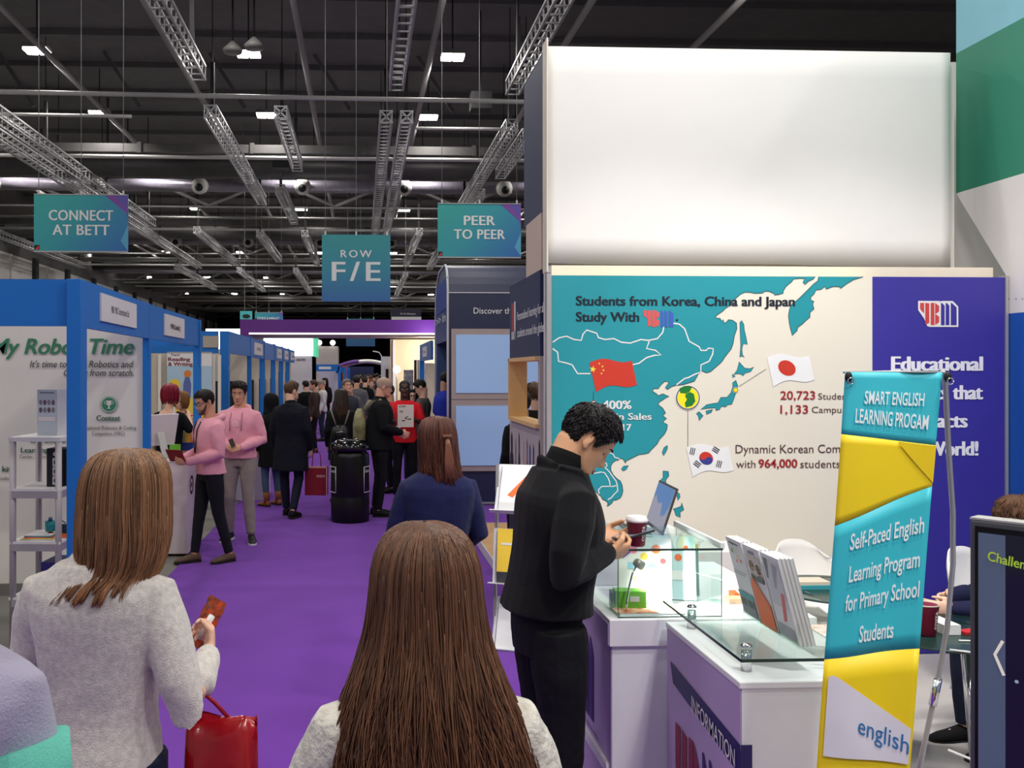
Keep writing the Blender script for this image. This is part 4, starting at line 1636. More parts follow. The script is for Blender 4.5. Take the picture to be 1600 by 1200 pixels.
pdisc(m, 1229, 575, 15, 11.5, 0, .0055, -.5)
pdisc(m, 1103, 716, 11.5, 10, 0, .0055, -.5, 0)
pdisc(m, 1103, 716, 11.5, 10, 3, .0055, -.5, 1)
k = YW / FPX
x, z = PY(1103, 716, YW)
e = Vector((cos(-.5), sin(-.5)))
F.disc(m, x - e.x * 5.7 * k, z - e.y * 5.7 * k, 5.2 * k, .0062, 0)
F.disc(m, x + e.x * 5.7 * k, z + e.y * 5.7 * k, 5.2 * k, .0062, 3)
for px, py, rot in ((1081.5, 705, 1.35), (1118, 703, -.55), (1089, 725, -.65), (1123, 725, 1.3)):
    c = Vector(PY(px, py, YW))
    d1 = Vector((cos(rot), sin(rot)))
    d2 = Vector((-d1.y, d1.x))
    for i in (-1, 0, 1):
        p0, p1 = c + d2 * (i * 3.0 * k) - d1 * 5.5 * k, c + d2 * (i * 3.0 * k) + d1 * 5.5 * k
        F.line(m, [p0, p1], 1.5 * k, .006, 4)
bf(m, 'flags', [FR, FWh, FY, M('flag_blue', (58, 62, 140), .5), M('print_ink')], wall)
m = MB()
for p0, p1 in (((1196, 577), (1154, 604)), ((1074.5, 642), (1074.5, 698)), ((927, 612), (927, 628))):
    n = 22
    for i in range(n):
        a_ = [p0[j] + (p1[j] - p0[j]) * i / n for j in (0, 1)]
        b_ = [p0[j] + (p1[j] - p0[j]) * (i + .55) / n for j in (0, 1)]
        F.line(m, W2([a_, b_]), .0045, .004)
bf(m, 'dotted_lines', M('print_ink'), wall)
m = MB()
x, z = PY(1074.5, 621.5, YW)
F.disc(m, x, z, 20 * k, .004, 0, 40)
F.disc(m, x, z, 19 * k, .0048, 1, 40)
F.disc(m, x, z, 17.5 * k, .0056, 0, 40)
F.disc(m, x, z, 16.5 * k, .0064, 2, 40)
F.poly(m, W2([A1(p) for p in [(780, 660), (810, 645), (850, 652), (835, 680), (815, 688), (785, 685)]]), .0072, 3)
F.poly(m, W2([A1(p) for p in [(815, 690), (840, 680), (860, 690), (868, 730), (850, 755), (815, 765), (810, 740), (822, 720), (812, 705)]]), .0072, 3)
pdisc(m, 1149, 609.5, 4.6, 4.6, 0, .004)
pdisc(m, 1149, 609.5, 4.0, 4.0, 4, .0048)
pdisc(m, 1149, 609.5, 3.0, 3.0, 2, .0056)
pdisc(m, 927.5, 629, 3.6, 3.6, 4, .0048)
pdisc(m, 927.5, 629, 2.4, 2.4, 0, .0056)
bf(m, 'map_markers', [WHITE, M('print_ink'), M('marker_yellow', (246, 232, 30), .5), M('marker_green', (28, 122, 50), .5), M('print_red')], wall)

# white fabric wall above and behind the map wall
r = empty('fabric_wall', (1.28, 6.27, 0), 0, 'tall blank white fabric wall rising above the map wall', 'display wall')
x0, x1 = 1.275, PY(1485, 200, 6.25)[0]
mb = MB()
vs, fs, n = [], [], 40
for i in range(n + 1):
    u = i / n
    X = x0 + (x1 - x0) * u
    zb = 2.665 - .006 * sin(u * 9) - .012 * u
    for q in range(9):
        z = zb + (4.158 - zb) * q / 8
        bow = .012 * sin(pi * u) * sin(pi * q / 8)
        vs.append((X, 6.25 - bow, z))
for i in range(n):
    for q in range(8):
        a = i * 9 + q
        fs.append((a, a + 9, a + 10, a + 1))
mb.add(vs, fs, 0, True)
o = bw(mb, 'fabric', M('stretch_fabric', (240, 236, 232), .75, var=.015, bump=.06, bs=300), r)
sd = o.modifiers.new('thick', 'SOLIDIFY')
sd.thickness = .012
bw(MB().span((x0, 6.27, 2.6), (x0 + .04, 6.34, 4.15)).span((x1 - .04, 6.27, 2.6), (x1, 6.34, 4.15)).span((x0 + .04, 6.29, 4.08), (x1 - .04, 6.33, 4.14)), 'frame', SILVER, r)
bw(MB().span((x0 - .012, 6.2, 2.60), (x0 - .002, 6.34, 4.2)), 'edge_trim', M('trim_cream', (224, 216, 200), .5), r)
bw(MB().span((1.29, 6.34, 0), (PY(1491, 200, 6.34)[0], 6.44, 4.10)), 'backing_wall', M('backing_white', (226, 222, 214), .7, var=.02), r)
bw(MB().span((3.9, 6.76, 0), (5.8, 6.84, 4.27)), 'rear_panel', M('backing_white'), r)
bw(MB().span((x0, 6.10, 2.2), (4.335, 6.115, 2.632)), 'valance', M('ledge_cream', (240, 228, 206), .6), r)
bw(MB().span((x0 + .05, 6.12, 0), (x0 + .10, 6.33, 2.5)).span((4.2, 6.12, 0), (4.25, 6.33, 2.5)), 'upright', SILVER, r)

# neighbouring stand's tall side wall: green over white over blue
XG = 4.375
r = empty('side_wall', (XG, 4, 0), 0, 'tall stand wall in green, white and blue beyond the map wall', 'display wall')
Z1, Z2, Z3, ZT = 3.23, 2.31, 4.26, 5.6
Yb = PX(1494, 300, XG)[0]
Yd = PX(1572, 430, XG)[0]
bw(MB().prism([(1.2, Z1), (Yb, Z1), (Yb, Z3), (1.2, Z3)], (XG, 0, 0), (0, 1, 0), (0, 0, 1), (.12, 0, 0)), 'green_panel', M('stand_green', (48, 132, 108), .5, var=.04, vs=2), r)
bw(MB().prism([(1.2, Z3), (Yb, Z3), (Yb, ZT), (1.2, ZT)], (XG, 0, 0), (0, 1, 0), (0, 0, 1), (.12, 0, 0)), 'pale_blue_panel', M('stand_paleblue', (130, 190, 206), .5), r)
bw(MB().prism([(1.2, Z2), (Yd, Z2), (Yd, 2.57), (Yb, Z1), (1.2, Z1)], (XG, 0, 0), (0, 1, 0), (0, 0, 1), (.12, 0, 0)), 'white_panel', M('stand_white', (226, 222, 220), .6, var=.02), r)
bw(MB().prism([(1.2, 0), (Yd, 0), (Yd, Z2), (1.2, Z2)], (XG, 0, 0), (0, 1, 0), (0, 0, 1), (.12, 0, 0)), 'blue_panel', M('stand_blue', (24, 84, 176), .5, var=.03), r)
m = MB()
Fg = Flat((XG, 0, 0), (0, -1, 0), (0, 0, 1))
for px in (1577, 1588, 1598):
    a = PX(px, 467, XG)
    Fg.disc(m, -a[0], a[1], .006, .002, 0, 10)
bf(m, 'screw_heads', M('screw_grey', (150, 146, 146), .5), r)

# ------------------------------------------------------------------ navy tower and niche wall on the wooden deck
struct_deck = tag(MB().span((1.275, 6.62, 0), (3.85, 10.9, .10)).span((1.262, 6.62, 0), (1.275, 10.913, .105), 1).span((1.275, 10.9, 0), (3.85, 10.913, .105), 1).build('wooden_deck', [
    M('oak_boards', (214, 166, 104), .45, var=.18, vs=3, stretch=(2.5, 9, 1), rgb2=(196, 148, 90)), M('deck_edge', (206, 200, 200), .4)]), 'raised oak deck at the edge of the purple carpet', 'platform')
XN = 1.30
r = empty('navy_tower', (XN, 6.9, 0), 0, 'high navy fascia on a beige post above the niche wall', 'tower')
bw(MB().prism([(6.5, 3.07), (7.28, 3.07), (7.28, 4.2), (6.5, 4.2)], (XN, 0, 0), (0, 1, 0), (0, 0, 1), (.9, 0, 0)), 'fascia', NAVY, r)
y0, y1 = PX(822, 400, XN)[0], PX(846, 400, XN)[0]
bw(MB().span((XN, y1, 2.66), (XN + .12, y0, 3.07)), 'post', M('post_beige', (206, 186, 170), .6), r)
r = empty('niche_wall', (XN, 7.2, 0), 0, 'wall with a navy sign about personalised learning over an open wooden niche', 'wall panel')
Ya, Yc = 6.62, 7.99
nz0, nz1, ny0, ny1 = 1.53, 2.0, 6.70, 7.86
bw(MB().span((XN, Ya, 2.03), (XN + .12, Yc, 2.66)), 'sign_panel', NAVY, r)
m = MB()
m.span((XN, Ya, .1), (XN + .10, Yc, nz0 - .02))
m.span((XN, Ya, nz0 - .02), (XN + .10, ny0, 2.03))
m.span((XN, ny1 + .04, nz0 - .02), (XN + .10, Yc, 2.03))
bw(m, 'wall_panel', M('niche_grey', (176, 166, 168), .6), r)
m = MB()
m.span((XN - .03, ny1, nz0), (XN + .13, ny1 + .04, nz1 + .03))
m.span((XN - .03, ny0 - .04, nz0 - .03), (XN + .13, ny1 + .04, nz0))
m.span((XN - .03, ny0 - .04, nz1), (XN + .13, ny1 + .04, nz1 + .03))
bw(m, 'niche_lining', M('birch_ply', (226, 184, 126), .5, var=.08, vs=4, stretch=(1, 1, 6)), r)
Fn = Flat((XN, 0, 0), (0, -1, 0), (0, 0, 1))


def ntxt(mb, txt, py, px0, px1, cap, bold=.01):
    a, b = PX(px0, py, XN), PX(px1, py, XN)
    z = 1.92 + (CY - py) / FPX * a[0]
    Fn.text(mb, txt, -a[0], a[1], cap, abs(a[0] - b[0]), bold, 0, .003)


m = MB()
ntxt(m, 'Personalised learning for all', 501, 808.5, 851, .075)
ntxt(m, 'students around the globe', 527, 809, 850.5, .075)
bf(m, 'lettering', M('sign_letter'), r)
m = MB()
a, b = PX(800, 517, XN), PX(803.5, 517, XN)
Fn.rect(m, -a[0], 2.27, -b[0], 2.50, .003, 0)
a2, b2 = PX(804, 517, XN), PX(806, 517, XN)
Fn.rect(m, -a2[0], 2.20, -b2[0], 2.51, .003, 1)
for i in range(3):
    Fn.rect(m, -a[0] + i * .07, 2.19, -a[0] + .04 + i * .07, 2.26, .003, 1)
bf(m, 'emblem', [M('emblem_darkred', (170, 44, 52), .5), M('sign_letter')], r)
m = MB()
rnd = random.Random(3)
# photo print of standing people under the niche: tall figures in flat colours
for i, (px, w, c, top) in enumerate(((800, 3.2, 0, .80), (806, 1.6, 2, .62), (811.5, 1.5, 0, .9), (817, 2.2, 3, .7), (824, 1.5, 1, .8), (828.5, 2.2, 4, .65), (834, 1.8, 0, .7), (843, 2.4, 0, .95))):
    a, b = PX(px - w, 700, XN), PX(px + w, 700, XN)
    y = -a[0], -b[0]
    mid, hw = (y[0] + y[1]) / 2, abs(y[1] - y[0]) / 2
    zt = 1.44 * (.85 + .15 * top)
    Fn.poly(m, [(mid - hw * .8, .35), (mid + hw * .8, .35), (mid + hw, zt - .35), (mid + hw * .7, zt - .2), (mid + hw * .35, zt - .17), (mid + hw * .4, zt - .05), (mid, zt), (mid - hw * .4, zt - .05), (mid - hw * .35, zt - .17), (mid - hw * .7, zt - .2), (mid - hw, zt - .35)], .003, c)
bf(m, 'people_print', [M('print_black', (30, 26, 34), .5), M('print_skin', (150, 104, 84), .5), M('print_grey', (128, 122, 130), .5), M('print_pale', (210, 200, 204), .5), M('print_blue', (40, 76, 160), .5)], r)

# ------------------------------------------------------------------ stand with the rounded navy hood and two light panels
YD = 13.04
xL = PY(700, 600, YD)[0]
r = empty('rounded_stand', (xL, YD, 0), 0, 'stand with a rounded navy hood over two framed pale blue panels', 'stand')
xR = xL + 4.2
prof = [(0, 0), (0, 3.06)] + [(.44 - .44 * cos(t * pi / 12), 3.06 + .42 * sin(t * pi / 12)) for t in range(1, 7)] + [(1.2, 3.48)] + [(1.2 + .9 * sin(t * pi / 12), 3.48 - .6 * (1 - cos(t * pi / 12))) for t in range(1, 6)] + [(2.15, 2.8), (2.15, 0)]
hood = [(0, 2.36)] + prof[1:-1] + [(2.15, 2.36)]
bw(MB().prism(hood, (xL, YD, 0), (0, 1, 0), (0, 0, 1), (xR - xL, 0, 0)), 'hood', M('hood_navy', (40, 46, 78), .35, var=.03), r)
bw(MB().span((xL, YD, 0), (xR, YD + .2, 2.36)), 'front_wall', M('hood_navy'), r)
bw(MB().span((xL, YD + 1.95, 0), (xR, YD + 2.15, 2.36)), 'rear_wall', M('side_slate', (76, 98, 150), .5), r)
m = MB()
for (z0, z1, mi) in ((2.83, 3.28, 0), (2.36, 2.82, 1)):
    m.span((xL - .008, YD + .03, z0), (xL - .001, YD + 2.12, z1 if z0 < 2.8 else 2.83 + .45), mi)
bw(m, 'side_print', [M('side_blue', (28, 56, 140), .5), M('side_deep', (20, 46, 116), .5)], r)
mm = MB()
mm.tube([(xL - .004, YD + y - (.004 if i < 2 else 0), z + (.004 if i > 1 else 0)) for i, (y, z) in enumerate(prof[:16])], .018, 6, ref=(1, 0, 0))
bw(mm, 'edge_trim', M('trim_white', (206, 206, 212), .4), r)
F2 = Flat((0, YD, 0), (1, 0, 0), (0, 0, 1))
a, b = PY(705, 736, YD), PY(800, 514, YD)
fr = MB().span((a[0], YD - .03, a[1]), (xR - .1, YD, b[1]))
bw(fr, 'frame', M('frame_mauve', (176, 160, 156), .5), r)
c0, c1 = PY(712, 614, YD)[1], PY(712, 523, YD)[1]
d0, d1 = PY(712, 727, YD)[1], PY(712, 634, YD)[1]
x_a = PY(712, 600, YD)[0]
for (z0, z1) in ((c0, c1), (d0, d1)):
    for q in range(2):
        bw(MB().span((x_a + q * 1.28, YD - .045, z0), (x_a + q * 1.28 + 1.2, YD - .03, z1)), 'light_panel', M('panel_skyblue', (150, 182, 224), .35, var=.02, emit=.22), r)
m = MB()
m.span((a[0], YD - .034, (c0 + d1) / 2 - .006), (xR - .1, YD - .03, (c0 + d1) / 2 + .006))
bw(m, 'frame_joint', M('print_grey'), r)
zz = PY(705, 458, YD)[1]
bw(MB().span((xL + .01, YD - .012, zz), (xR, YD - .001, zz + .015)), 'seam', M('trim_white'), r)
m = MB()
ptxt(m, F2, YD, 'Discover th', 740, 490, 10, 798, .0, 0, 'L', .006)
ptxt(m, F2, YD, 'e difference', 799, 490, 10, 870, .0, 0, 'L', .006)
bf(m, 'lettering', M('sign_letter'), r)
m = MB()
Fs = Flat((xL - .009, 0, 0), (0, -1, 0), (0, 0, 1))
Fs.text(m, '>> In', -(YD + 1.95), PX(683, 510, xL)[1], .14, 1.7, .0, 0, .003)
bf(m, 'side_lettering', M('sign_letter'), r)
bw(MB().span((xL + .02, YD - .02, .02), (xR, YD - .001, .05)), 'base_strip', SILVER, r)

# ------------------------------------------------------------------ far end: purple arch and what shows through it
YA = 27.0
r = empty('purple_arch', (-1, YA, 0), 0, 'wide purple arch spanning the aisle with a lit white edge', 'arch')
xa, xb = PY(375, 500, YA)[0], 4.6
bw(MB().span((xa, YA, 3.05), (xb, YA + 4, 3.44)), 'beam', M('arch_purple', (104, 44, 140), .5, var=.1, vs=.6), r)
bw(MB().span((xa, YA, 0), (xa + .26, YA + 4, 3.05)), 'leg', M('arch_purple'), r)
bw(MB().span((xb - .3, YA, 0), (xb, YA + 4, 3.05)), 'leg', M('arch_purple'), r)
bw(MB().span((xa + .26, YA - .01, 3.0), (xb, YA + .05, 3.05)), 'lit_edge', M('arch_lit', (246, 236, 236), .5, emit=1.0), r)
bw(MB().span((xa + .26, YA + .05, 3.03), (xb - .3, YA + 4, 3.05)), 'soffit', M('soffit_grey', (200, 190, 184), .6), r)
yc = 31.1
xw = PY(610, 560, yc)[0]
CREAM = M('wall_cream_warm', (230, 208, 166), .6)
r = empty('cream_wall', (2.6, yc, 0), 0, 'warm cream stand wall beyond the purple arch', 'wall panel')
bw(MB().span((xw, yc, 0), (4.3, yc + .1, 3.0)), 'panel', CREAM, r)
bw(MB().span((xw + .08, yc - .1, 0), (xw + .16, yc - .01, 2.98)), 'post', WHITE, r)
r = empty('globe_lamp', (at(620, 26).x, 26, 0), 0, 'white globe lamp on a thin pole over the crowd', 'lamp')
gp = at(620, 26)
gp.y = 26
bw(MB().cyl((gp.x, 26, .03), (gp.x, 26, 1.9), .025, n=8), 'pole', SILVER, r)
bw(MB().ell((gp.x, 26, 1.97), (.105, .105, .105), 18, 12), 'globe', M('lamp_globe', (255, 248, 236), .4, var=0, emit=5), r)
bw(MB().cyl((gp.x, 26, .012), (gp.x, 26, .04), .16, n=20), 'base', BLACK, r)

a, b = PY(402, 556, 36), PY(494, 520, 36)
r = empty('light_box_stand', (a[0], 36, 0), 0, 'stand with a glowing white light box fascia edged in green', 'stand')
bw(MB().span((a[0] - 2, 36, a[1] + .02), (b[0] - .12, 38, b[1] + .15)), 'light_box', M('lightbox_white', (250, 252, 248), .4, var=0, emit=1.6), r)
bw(MB().span((b[0] - .12, 36, a[1] - .02), (b[0], 38, b[1] + .15)), 'green_edge', M('lightbox_green', (90, 214, 160), .4, emit=.6), r)
bw(MB().span((a[0] - 2, 36.1, 0), (PY(487, 560, 36)[0], 36.3, a[1])), 'wall', M('far_white', (202, 198, 204), .6), r)
m = MB()
ptxt(m, Flat((0, 36.09, 0), (1, 0, 0), (0, 0, 1)), 36.09, 'SAECTIVE', 463, 564, 4, 477, .02)
bf(m, 'lettering', M('print_ink'), r)
a, b = PY(494, 575, 42), PY(528, 541, 42)
r = empty('beige_stand', (a[0], 42, 0), 0, 'plain beige stand block with two bright lamps on its top', 'stand')
bw(MB().span((a[0], 42, 0), (b[0], 44, b[1])), 'block', M('block_beige', (200, 190, 184), .6), r)
for px in (499, 520):
    x = PY(px, 535, 42)[0]
    o = bw(MB().ell((x, 41.95, b[1] + .16), (.12, .12, .12), 12, 8), 'lamp', M('lamp_globe'), r)
    bw(MB().cyl((x, 42.1, b[1]), (x, 42.05, b[1] + .1), .03, n=6), 'lamp_arm', BLACK, r)
r = empty('exhibition_booth', (PY(520, 600, 34)[0], 34, 0), 0, 'small far blue booth with a pale end wall seen over the crowd', 'booth')
a, b = PY(494, 578, 34), PY(530, 572, 34)
bw(MB().span((a[0], 34, a[1] - .05), (b[0], 34.1, b[1] + .06)), 'fascia', BLUE, r)
bw(MB().span((a[0] + .1, 34.02, b[1] - .12), (a[0] + .55, 33.99, b[1] - .02)), 'name_board', WHITE, r)
bw(MB().span((a[0], 36.2, 0), (b[0], 36.25, 1.9)), 'end_wall', M('far_lilac', (188, 184, 200), .6), r)
for px, Yk in ((528, 34), (537, 38), (543, 42)):
    x = PY(px, 580, Yk)[0]
    bw(MB().span((x, Yk, 0), (x + .12, Yk + .1, 2.1)), 'column', BLUE, r)
x0 = PY(529, 580, 34)[0]
bw(MB().span((x0 - .1, 34.1, 1.85), (x0 + .02, 44, 2.1)), 'side_fascia', BLUE, r)
a, b = PY(535, 592, 46), PY(544, 571, 46)
tag(MB().span((a[0], 46, 0), (b[0], 46.3, b[1])).build('orange_column', M('far_orange', (236, 106, 46), .6)), 'small bright orange column far down the aisle', 'column')
a, b = PY(545, 590, 52), PY(592, 573, 52)
r = empty('far_stand', (a[0], 52, 0), 0, 'far navy stand under a curved white and purple canopy', 'stand')
bw(MB().span((a[0], 52, 0), (b[0] - .3, 53, b[1])), 'navy_block', M('far_navy2', (44, 54, 96), .6), r)
mm = MB()
pts = [(-7.0 + i * .55, 50 + .04 * i, 2.35 + .25 * sin(i / 14 * pi)) for i in range(15)]
a, b = PY(528, 570, 51), PY(600, 562, 51)
mm.tube([(a[0] + (b[0] - a[0]) * i / 14, 51, 2.12 + .35 * sin(i / 14 * pi * .8)) for i in range(15)], [(.5, .12)] * 15, 10, ref=(0, 0, 1))
bw(mm, 'canopy', WHITE, r)
mm = MB()
mm.tube([(a[0] + (b[0] - a[0]) * i / 14 * .45, 50.4, 2.16 + .30 * sin(i / 14 * pi * .5)) for i in range(15)], [(.1, .10)] * 15, 8, ref=(0, 0, 1))
bw(mm, 'purple_swoosh', M('far_purple', (110, 70, 150), .6), r)
# white lit pillar with a small arm lamp
x = PY(601, 580, 33)[0]
r = empty('white_pillar', (x, 33, 0), 0, 'white pillar with a screen and a thin arm lamp beyond the arch', 'stand')
bw(MB().span((x - .12, 33, 0), (x + .28, 33.5, PY(600, 557, 33)[1])), 'pillar', M('far_white2', (226, 232, 240), .5), r)
bw(MB().span((x + .04, 32.97, 1.5), (x + .14, 32.99, 2.0)), 'screen', BLACK, r)
bw(MB().tube([(x - .1, 33.2, 2.45), (x - .2, 33.1, 2.6), (x - .42, 33.0, 2.64)], .02, 6), 'arm_lamp', WHITE, r)

# blue booths on the far side of the aisle past the rounded stand
r = empty('exhibition_booth', (1.4, 19, 0), 0, 'blue booth with a white name board past the rounded stand', 'booth')
y0, y1 = 17.2, 20.3
bw(MB().span((1.30, y0, 2.14), (1.35, y1, 2.5)), 'fascia', M('booth_blue_shade', (52, 92, 160), .5), r)
bw(MB().span((1.29, y1 - .1, 0), (1.39, y1, 2.5)), 'column', BLUE, r)
booth_label_board(r, 18.2, 19.3, 2.22, 2.42, 1.30, 'F41', -1)
bw(MB().span((1.40, y1 - .04, 0), (5, y1, 2.1)), 'end_wall', M('wall_cream_pale', (230, 214, 192), .6), r)
r = empty('poster_rack', (at(651, 23).x, 23, 0), 0, 'dark rack of posters beyond the man in the grey T-shirt', 'rack')
X = at(651, 23).x
bw(MB().span((X - .32, 23, .02), (X - .08, 23.1, 1.95)), 'board', M('rack_grey', (170, 166, 170), .5, rgb2=(90, 90, 106), vs=9), r)
bw(MB().span((X - .06, 22.9, .02), (X + .0, 23.1, 2.2)), 'dark_panel', M('far_navy'), r)
bw(MB().span((X + .02, 22.95, .02), (X + .2, 23.1, 2.2)), 'pale_panel', M('far_white'), r)
# ------------------------------------------------------------------ counters
LILAC = M('counter_lilac', (186, 162, 206), .55, var=.03)
CWHITE = M('counter_white', (236, 234, 238), .45, var=.01)
GL = glass('clear_glass')
GLE = M('glass_edge_green', (36, 62, 58), .2, var=0)
NAVYP = M('banner_navy', (40, 30, 96), .5, var=.02)


def face_flat(X, Y0):
    """print plane on a counter side facing the aisle; x runs towards the viewer"""
    return Flat((X, Y0, 0), (0, -1, 0), (0, 0, 1))


# information counter
CX0, CX1, CY0, CY1, CZ = 1.12, 1.62, 2.66, 3.315, 1.0
r = empty('counter', (CX0, CY0, 0), 0, 'white and lilac information counter with a navy corner banner and a glass top', 'counter')
bw(MB().span((CX0 + .004, CY0, .015), (CX1, CY1, CZ - .02)), 'carcass', CWHITE, r)
bw(MB().span((CX0 - .004, CY0 - .004, CZ - .02), (CX1 + .004, CY1, CZ)), 'worktop', CWHITE, r, bevel=.003)
bw(MB().span((CX0, CY0 + .002, .015), (CX0 + .004, CY1 - .002, CZ - .022)), 'side_print', LILAC, r)
Fi = face_flat(CX0 - .001, CY1)
m = MB()
Fi.poly(m, [(.045, .870), (.657, .815), (.657, .725), (.075, .800)], .002)
Fc = Flat((CX0, CY0 - .001, 0), (1, 0, 0), (0, 0, 1))
Fc.rect(m, -.001, .725, .034, .815, .002)
bf(m, 'corner_banner', NAVYP, r)
m = MB()
Fi.text(m, 'INFORMATION', .265, .771, .056, .36, .005, 0, .004, 0, 'L', -.10)
bf(m, 'lettering', WHITE, r)
stripe_logo(Fi, .10, .12, .45, .55, r, M('logo_crimson', (140, 20, 66), .5), M('logo_darkblue', (52, 34, 110), .5), None, .002)
gz = 1.065
bw(MB().span((CX0 - .006, CY0 - .02, gz), (CX1 + .01, CY1 + .02, gz + .009)), 'glass_top', GL, r)
m = MB()
m.span((CX0 - .008, CY0 - .022, gz), (CX1 + .01, CY0 - .0205, gz + .009))
m.span((CX0 - .008, CY0 - .022, gz), (CX0 - .0065, CY1 + .02, gz + .009))
bw(m, 'glass_edge', GLE, r)
for x, y in ((CX0 + .06, CY0 + .10), (CX0 + .06, CY1 - .09), (CX1 - .06, CY0 + .10), (CX1 - .06, CY1 - .09)):
    so = bw(MB().cyl((x, y, CZ), (x, y, gz - .0005), .016, n=18), 'standoff', CHROME, r)
    cp = MB().lathe([(.003, gz + .0095), (.017, gz + .0095), (.018, gz + .013), (.014, gz + .019), (.002, gz + .021)], (x, y, 0), 18)
    bw(cp, 'standoff_cap', CHROME, r)

# display counter with the glass case
DX0, DX1, DY0, DY1 = .915, 1.70, 3.345, 4.35
r = empty('counter', (DX0, DY0, 0), 0, 'lilac sided white display counter under the glass case, beside the man in black', 'counter')
bw(MB().span((DX0 + .014, DY0 + .014, .015), (DX1, DY1, .90)), 'carcass', CWHITE, r)
bw(MB().span((DX0, DY0, .90), (DX1, DY1, 1.0)), 'worktop', CWHITE, r, bevel=.003)
bw(MB().span((DX0 + .010, DY0 + .016, .08), (DX0 + .014, DY1 - .01, .895)).span((DX0 - .004, DY0 + .006, .905), (DX0, DY1 - .01, .985)), 'side_print', LILAC, r)
bw(MB().span((DX0 - .004, DY0 + .03, .42), (DX0 + .012, DY1 - .05, .455)), 'white_rail', CWHITE, r)
Fd = face_flat(DX0 + .0095, DY1)
stripe_logo(Fd, .38, .52, .36, .33, r, M('logo_rust', (150, 60, 66), .5), M('logo_darkblue'), None, .002)
m = MB()
Fd.text(m, 'Global Leader in Education', .30, .475, .018, .52, 0, 0, .002)
bf(m, 'lettering', M('logo_darkblue'), r)
# glass case standing on the counter
gx0, gx1, gy0, gy1, g0, g1 = .955, 1.345, 3.37, 3.86, 1.001, 1.25
r = empty('glass_case', (gx0, gy0, 1.0), 0, 'clear glass display case with a lit lamp and books on the lilac counter', 'display case')
t = .006
m = MB()
for nm, a_, b_ in (('glass_pane', (gx0, gy0, g0), (gx1, gy0 + t, g1)), ('glass_pane', (gx0, gy0 + t, g0), (gx0 + t, gy1, g1)), ('glass_pane', (gx1 - t, gy0 + t, g0), (gx1, gy1, g1)), ('glass_lid', (gx0 - .004, gy0 - .004, g1), (gx1 + .004, gy1, g1 + .008))):
    bw(MB().span(a_, b_), nm, GL, r)
m = MB()
e = .0022
for (a_, b_) in (((gx0 - .005, gy0 - .006, g1), (gx1 + .005, gy0 - .004, g1 + .008)), ((gx0 - .006, gy0 - .004, g1), (gx0 - .004, gy1, g1 + .008)),
                 ((gx0 - e, gy0 - e, g0), (gx0, gy0, g1)), ((gx1, gy0 - e, g0), (gx1 + e, gy0, g1)), ((gx0 - e, gy1, g0), (gx0, gy1 + e, g1)), ((gx1, gy1, g0), (gx1 + e, gy1 + e, g1)), ((gx0, gy0 - e, g0), (gx1, gy0 - .0002, g0 + .004))):
    m.span(a_, b_)
bw(m, 'glass_edges', GLE, r)
bw(MB().span((gx1 + .006, gy0 + .02, g1 + .0), (gx1 + .022, gy1 + .05, g1 + .022)), 'lid_rail', M('rail_white', (226, 228, 228), .4), r)
# lit gooseneck lamp inside the case
lx, ly = 1.0, 3.42
r = empty('gooseneck_lamp', (lx, ly, 1.002), 0, 'small silver gooseneck lamp shining inside the glass case', 'lamp')
bw(MB().span((lx - .03, ly - .02, 1.001), (lx + .22, ly + .12, 1.008)), 'base_plate', M('rail_white'), r)
hd = Vector((lx + .055, ly + .03, 1.186))
bw(MB().tube([(lx, ly, 1.008), (lx + .003, ly, 1.05), (lx + .012, ly + .005, 1.10), (lx + .028, ly + .015, 1.15), hd - Vector((.006, 0, .006))], .0042, 8), 'gooseneck', CHROME, r)
ax = Vector((.85, .35, -.55)).normalized()
bw(MB().tube([hd - ax * .015, hd - ax * .012, hd + ax * .022, hd + ax * .024], [.010, .016, .018, .015], 16), 'lamp_head', M('lamp_head_alu', (190, 184, 176), .35, metal=.5), r)
bw(MB().tube([hd + ax * .0242, hd + ax * .026], [.0145, .0145], 16), 'bulb_face', M('lamp_bulb', (255, 250, 244), .3, var=0, emit=60), r)
lamp('gooseneck_bulb', 'SPOT', hd + ax * .03, 22, hd + ax * .4 + Vector((0, .02, -.04)), size=.015, angle=radians(120), color=(1, .99, .97))
r2 = hd
# contents of the case


def book(c, w, h, t, rz, tilt, cover, label, group=None, pages=WHITE, art=None, up_axis='x', roll=0.0, cat='book', name='book'):
    """book/brochure standing on its lower edge: width w, height h, thickness t; rz about z, tilt leans it back"""
    o = empty(name, c, 0, label, cat, group)
    o.rotation_euler = (-tilt, roll, rz)
    MB().span((-w / 2, 0, 0), (w / 2, t, h)).build('pages', pages, o)
    m = MB().span((-w / 2 - .001, -.002, -.001), (w / 2 + .001, 0, h + .001))
    m.span((-w / 2 - .001, t, -.001), (w / 2 + .001, t + .002, h + .001))
    m.build('cover', cover, o)
    if art:
        F_ = Flat((-w / 2, -.002, 0), (1, 0, 0), (0, 0, 1))
        m = MB()
        mats = []
        for kind, prm, mt in art:
            if mt not in mats:
                mats.append(mt)
            i = mats.index(mt)
            if kind == 'r':
                F_.rect(m, prm[0] * w, prm[1] * h, prm[2] * w, prm[3] * h, .0008 + .0003 * len(m.f) / 8, i)
            elif kind == 'p':
                F_.poly(m, [(a_ * w, b_ * h) for a_, b_ in prm], .0008 + .0003 * len(m.f) / 8, i)
            elif kind == 'd':
                F_.disc(m, prm[0] * w, prm[1] * h, prm[2] * w, .0012, i, 16)
            elif kind == 't':
                F_.text(m, prm[0], prm[1] * w, prm[2] * h, prm[3], prm[4] * w if prm[4] else None, .01, 0, .0016, i, 'C')
        m.build('cover_art', mats, o, fix=False)
    return o


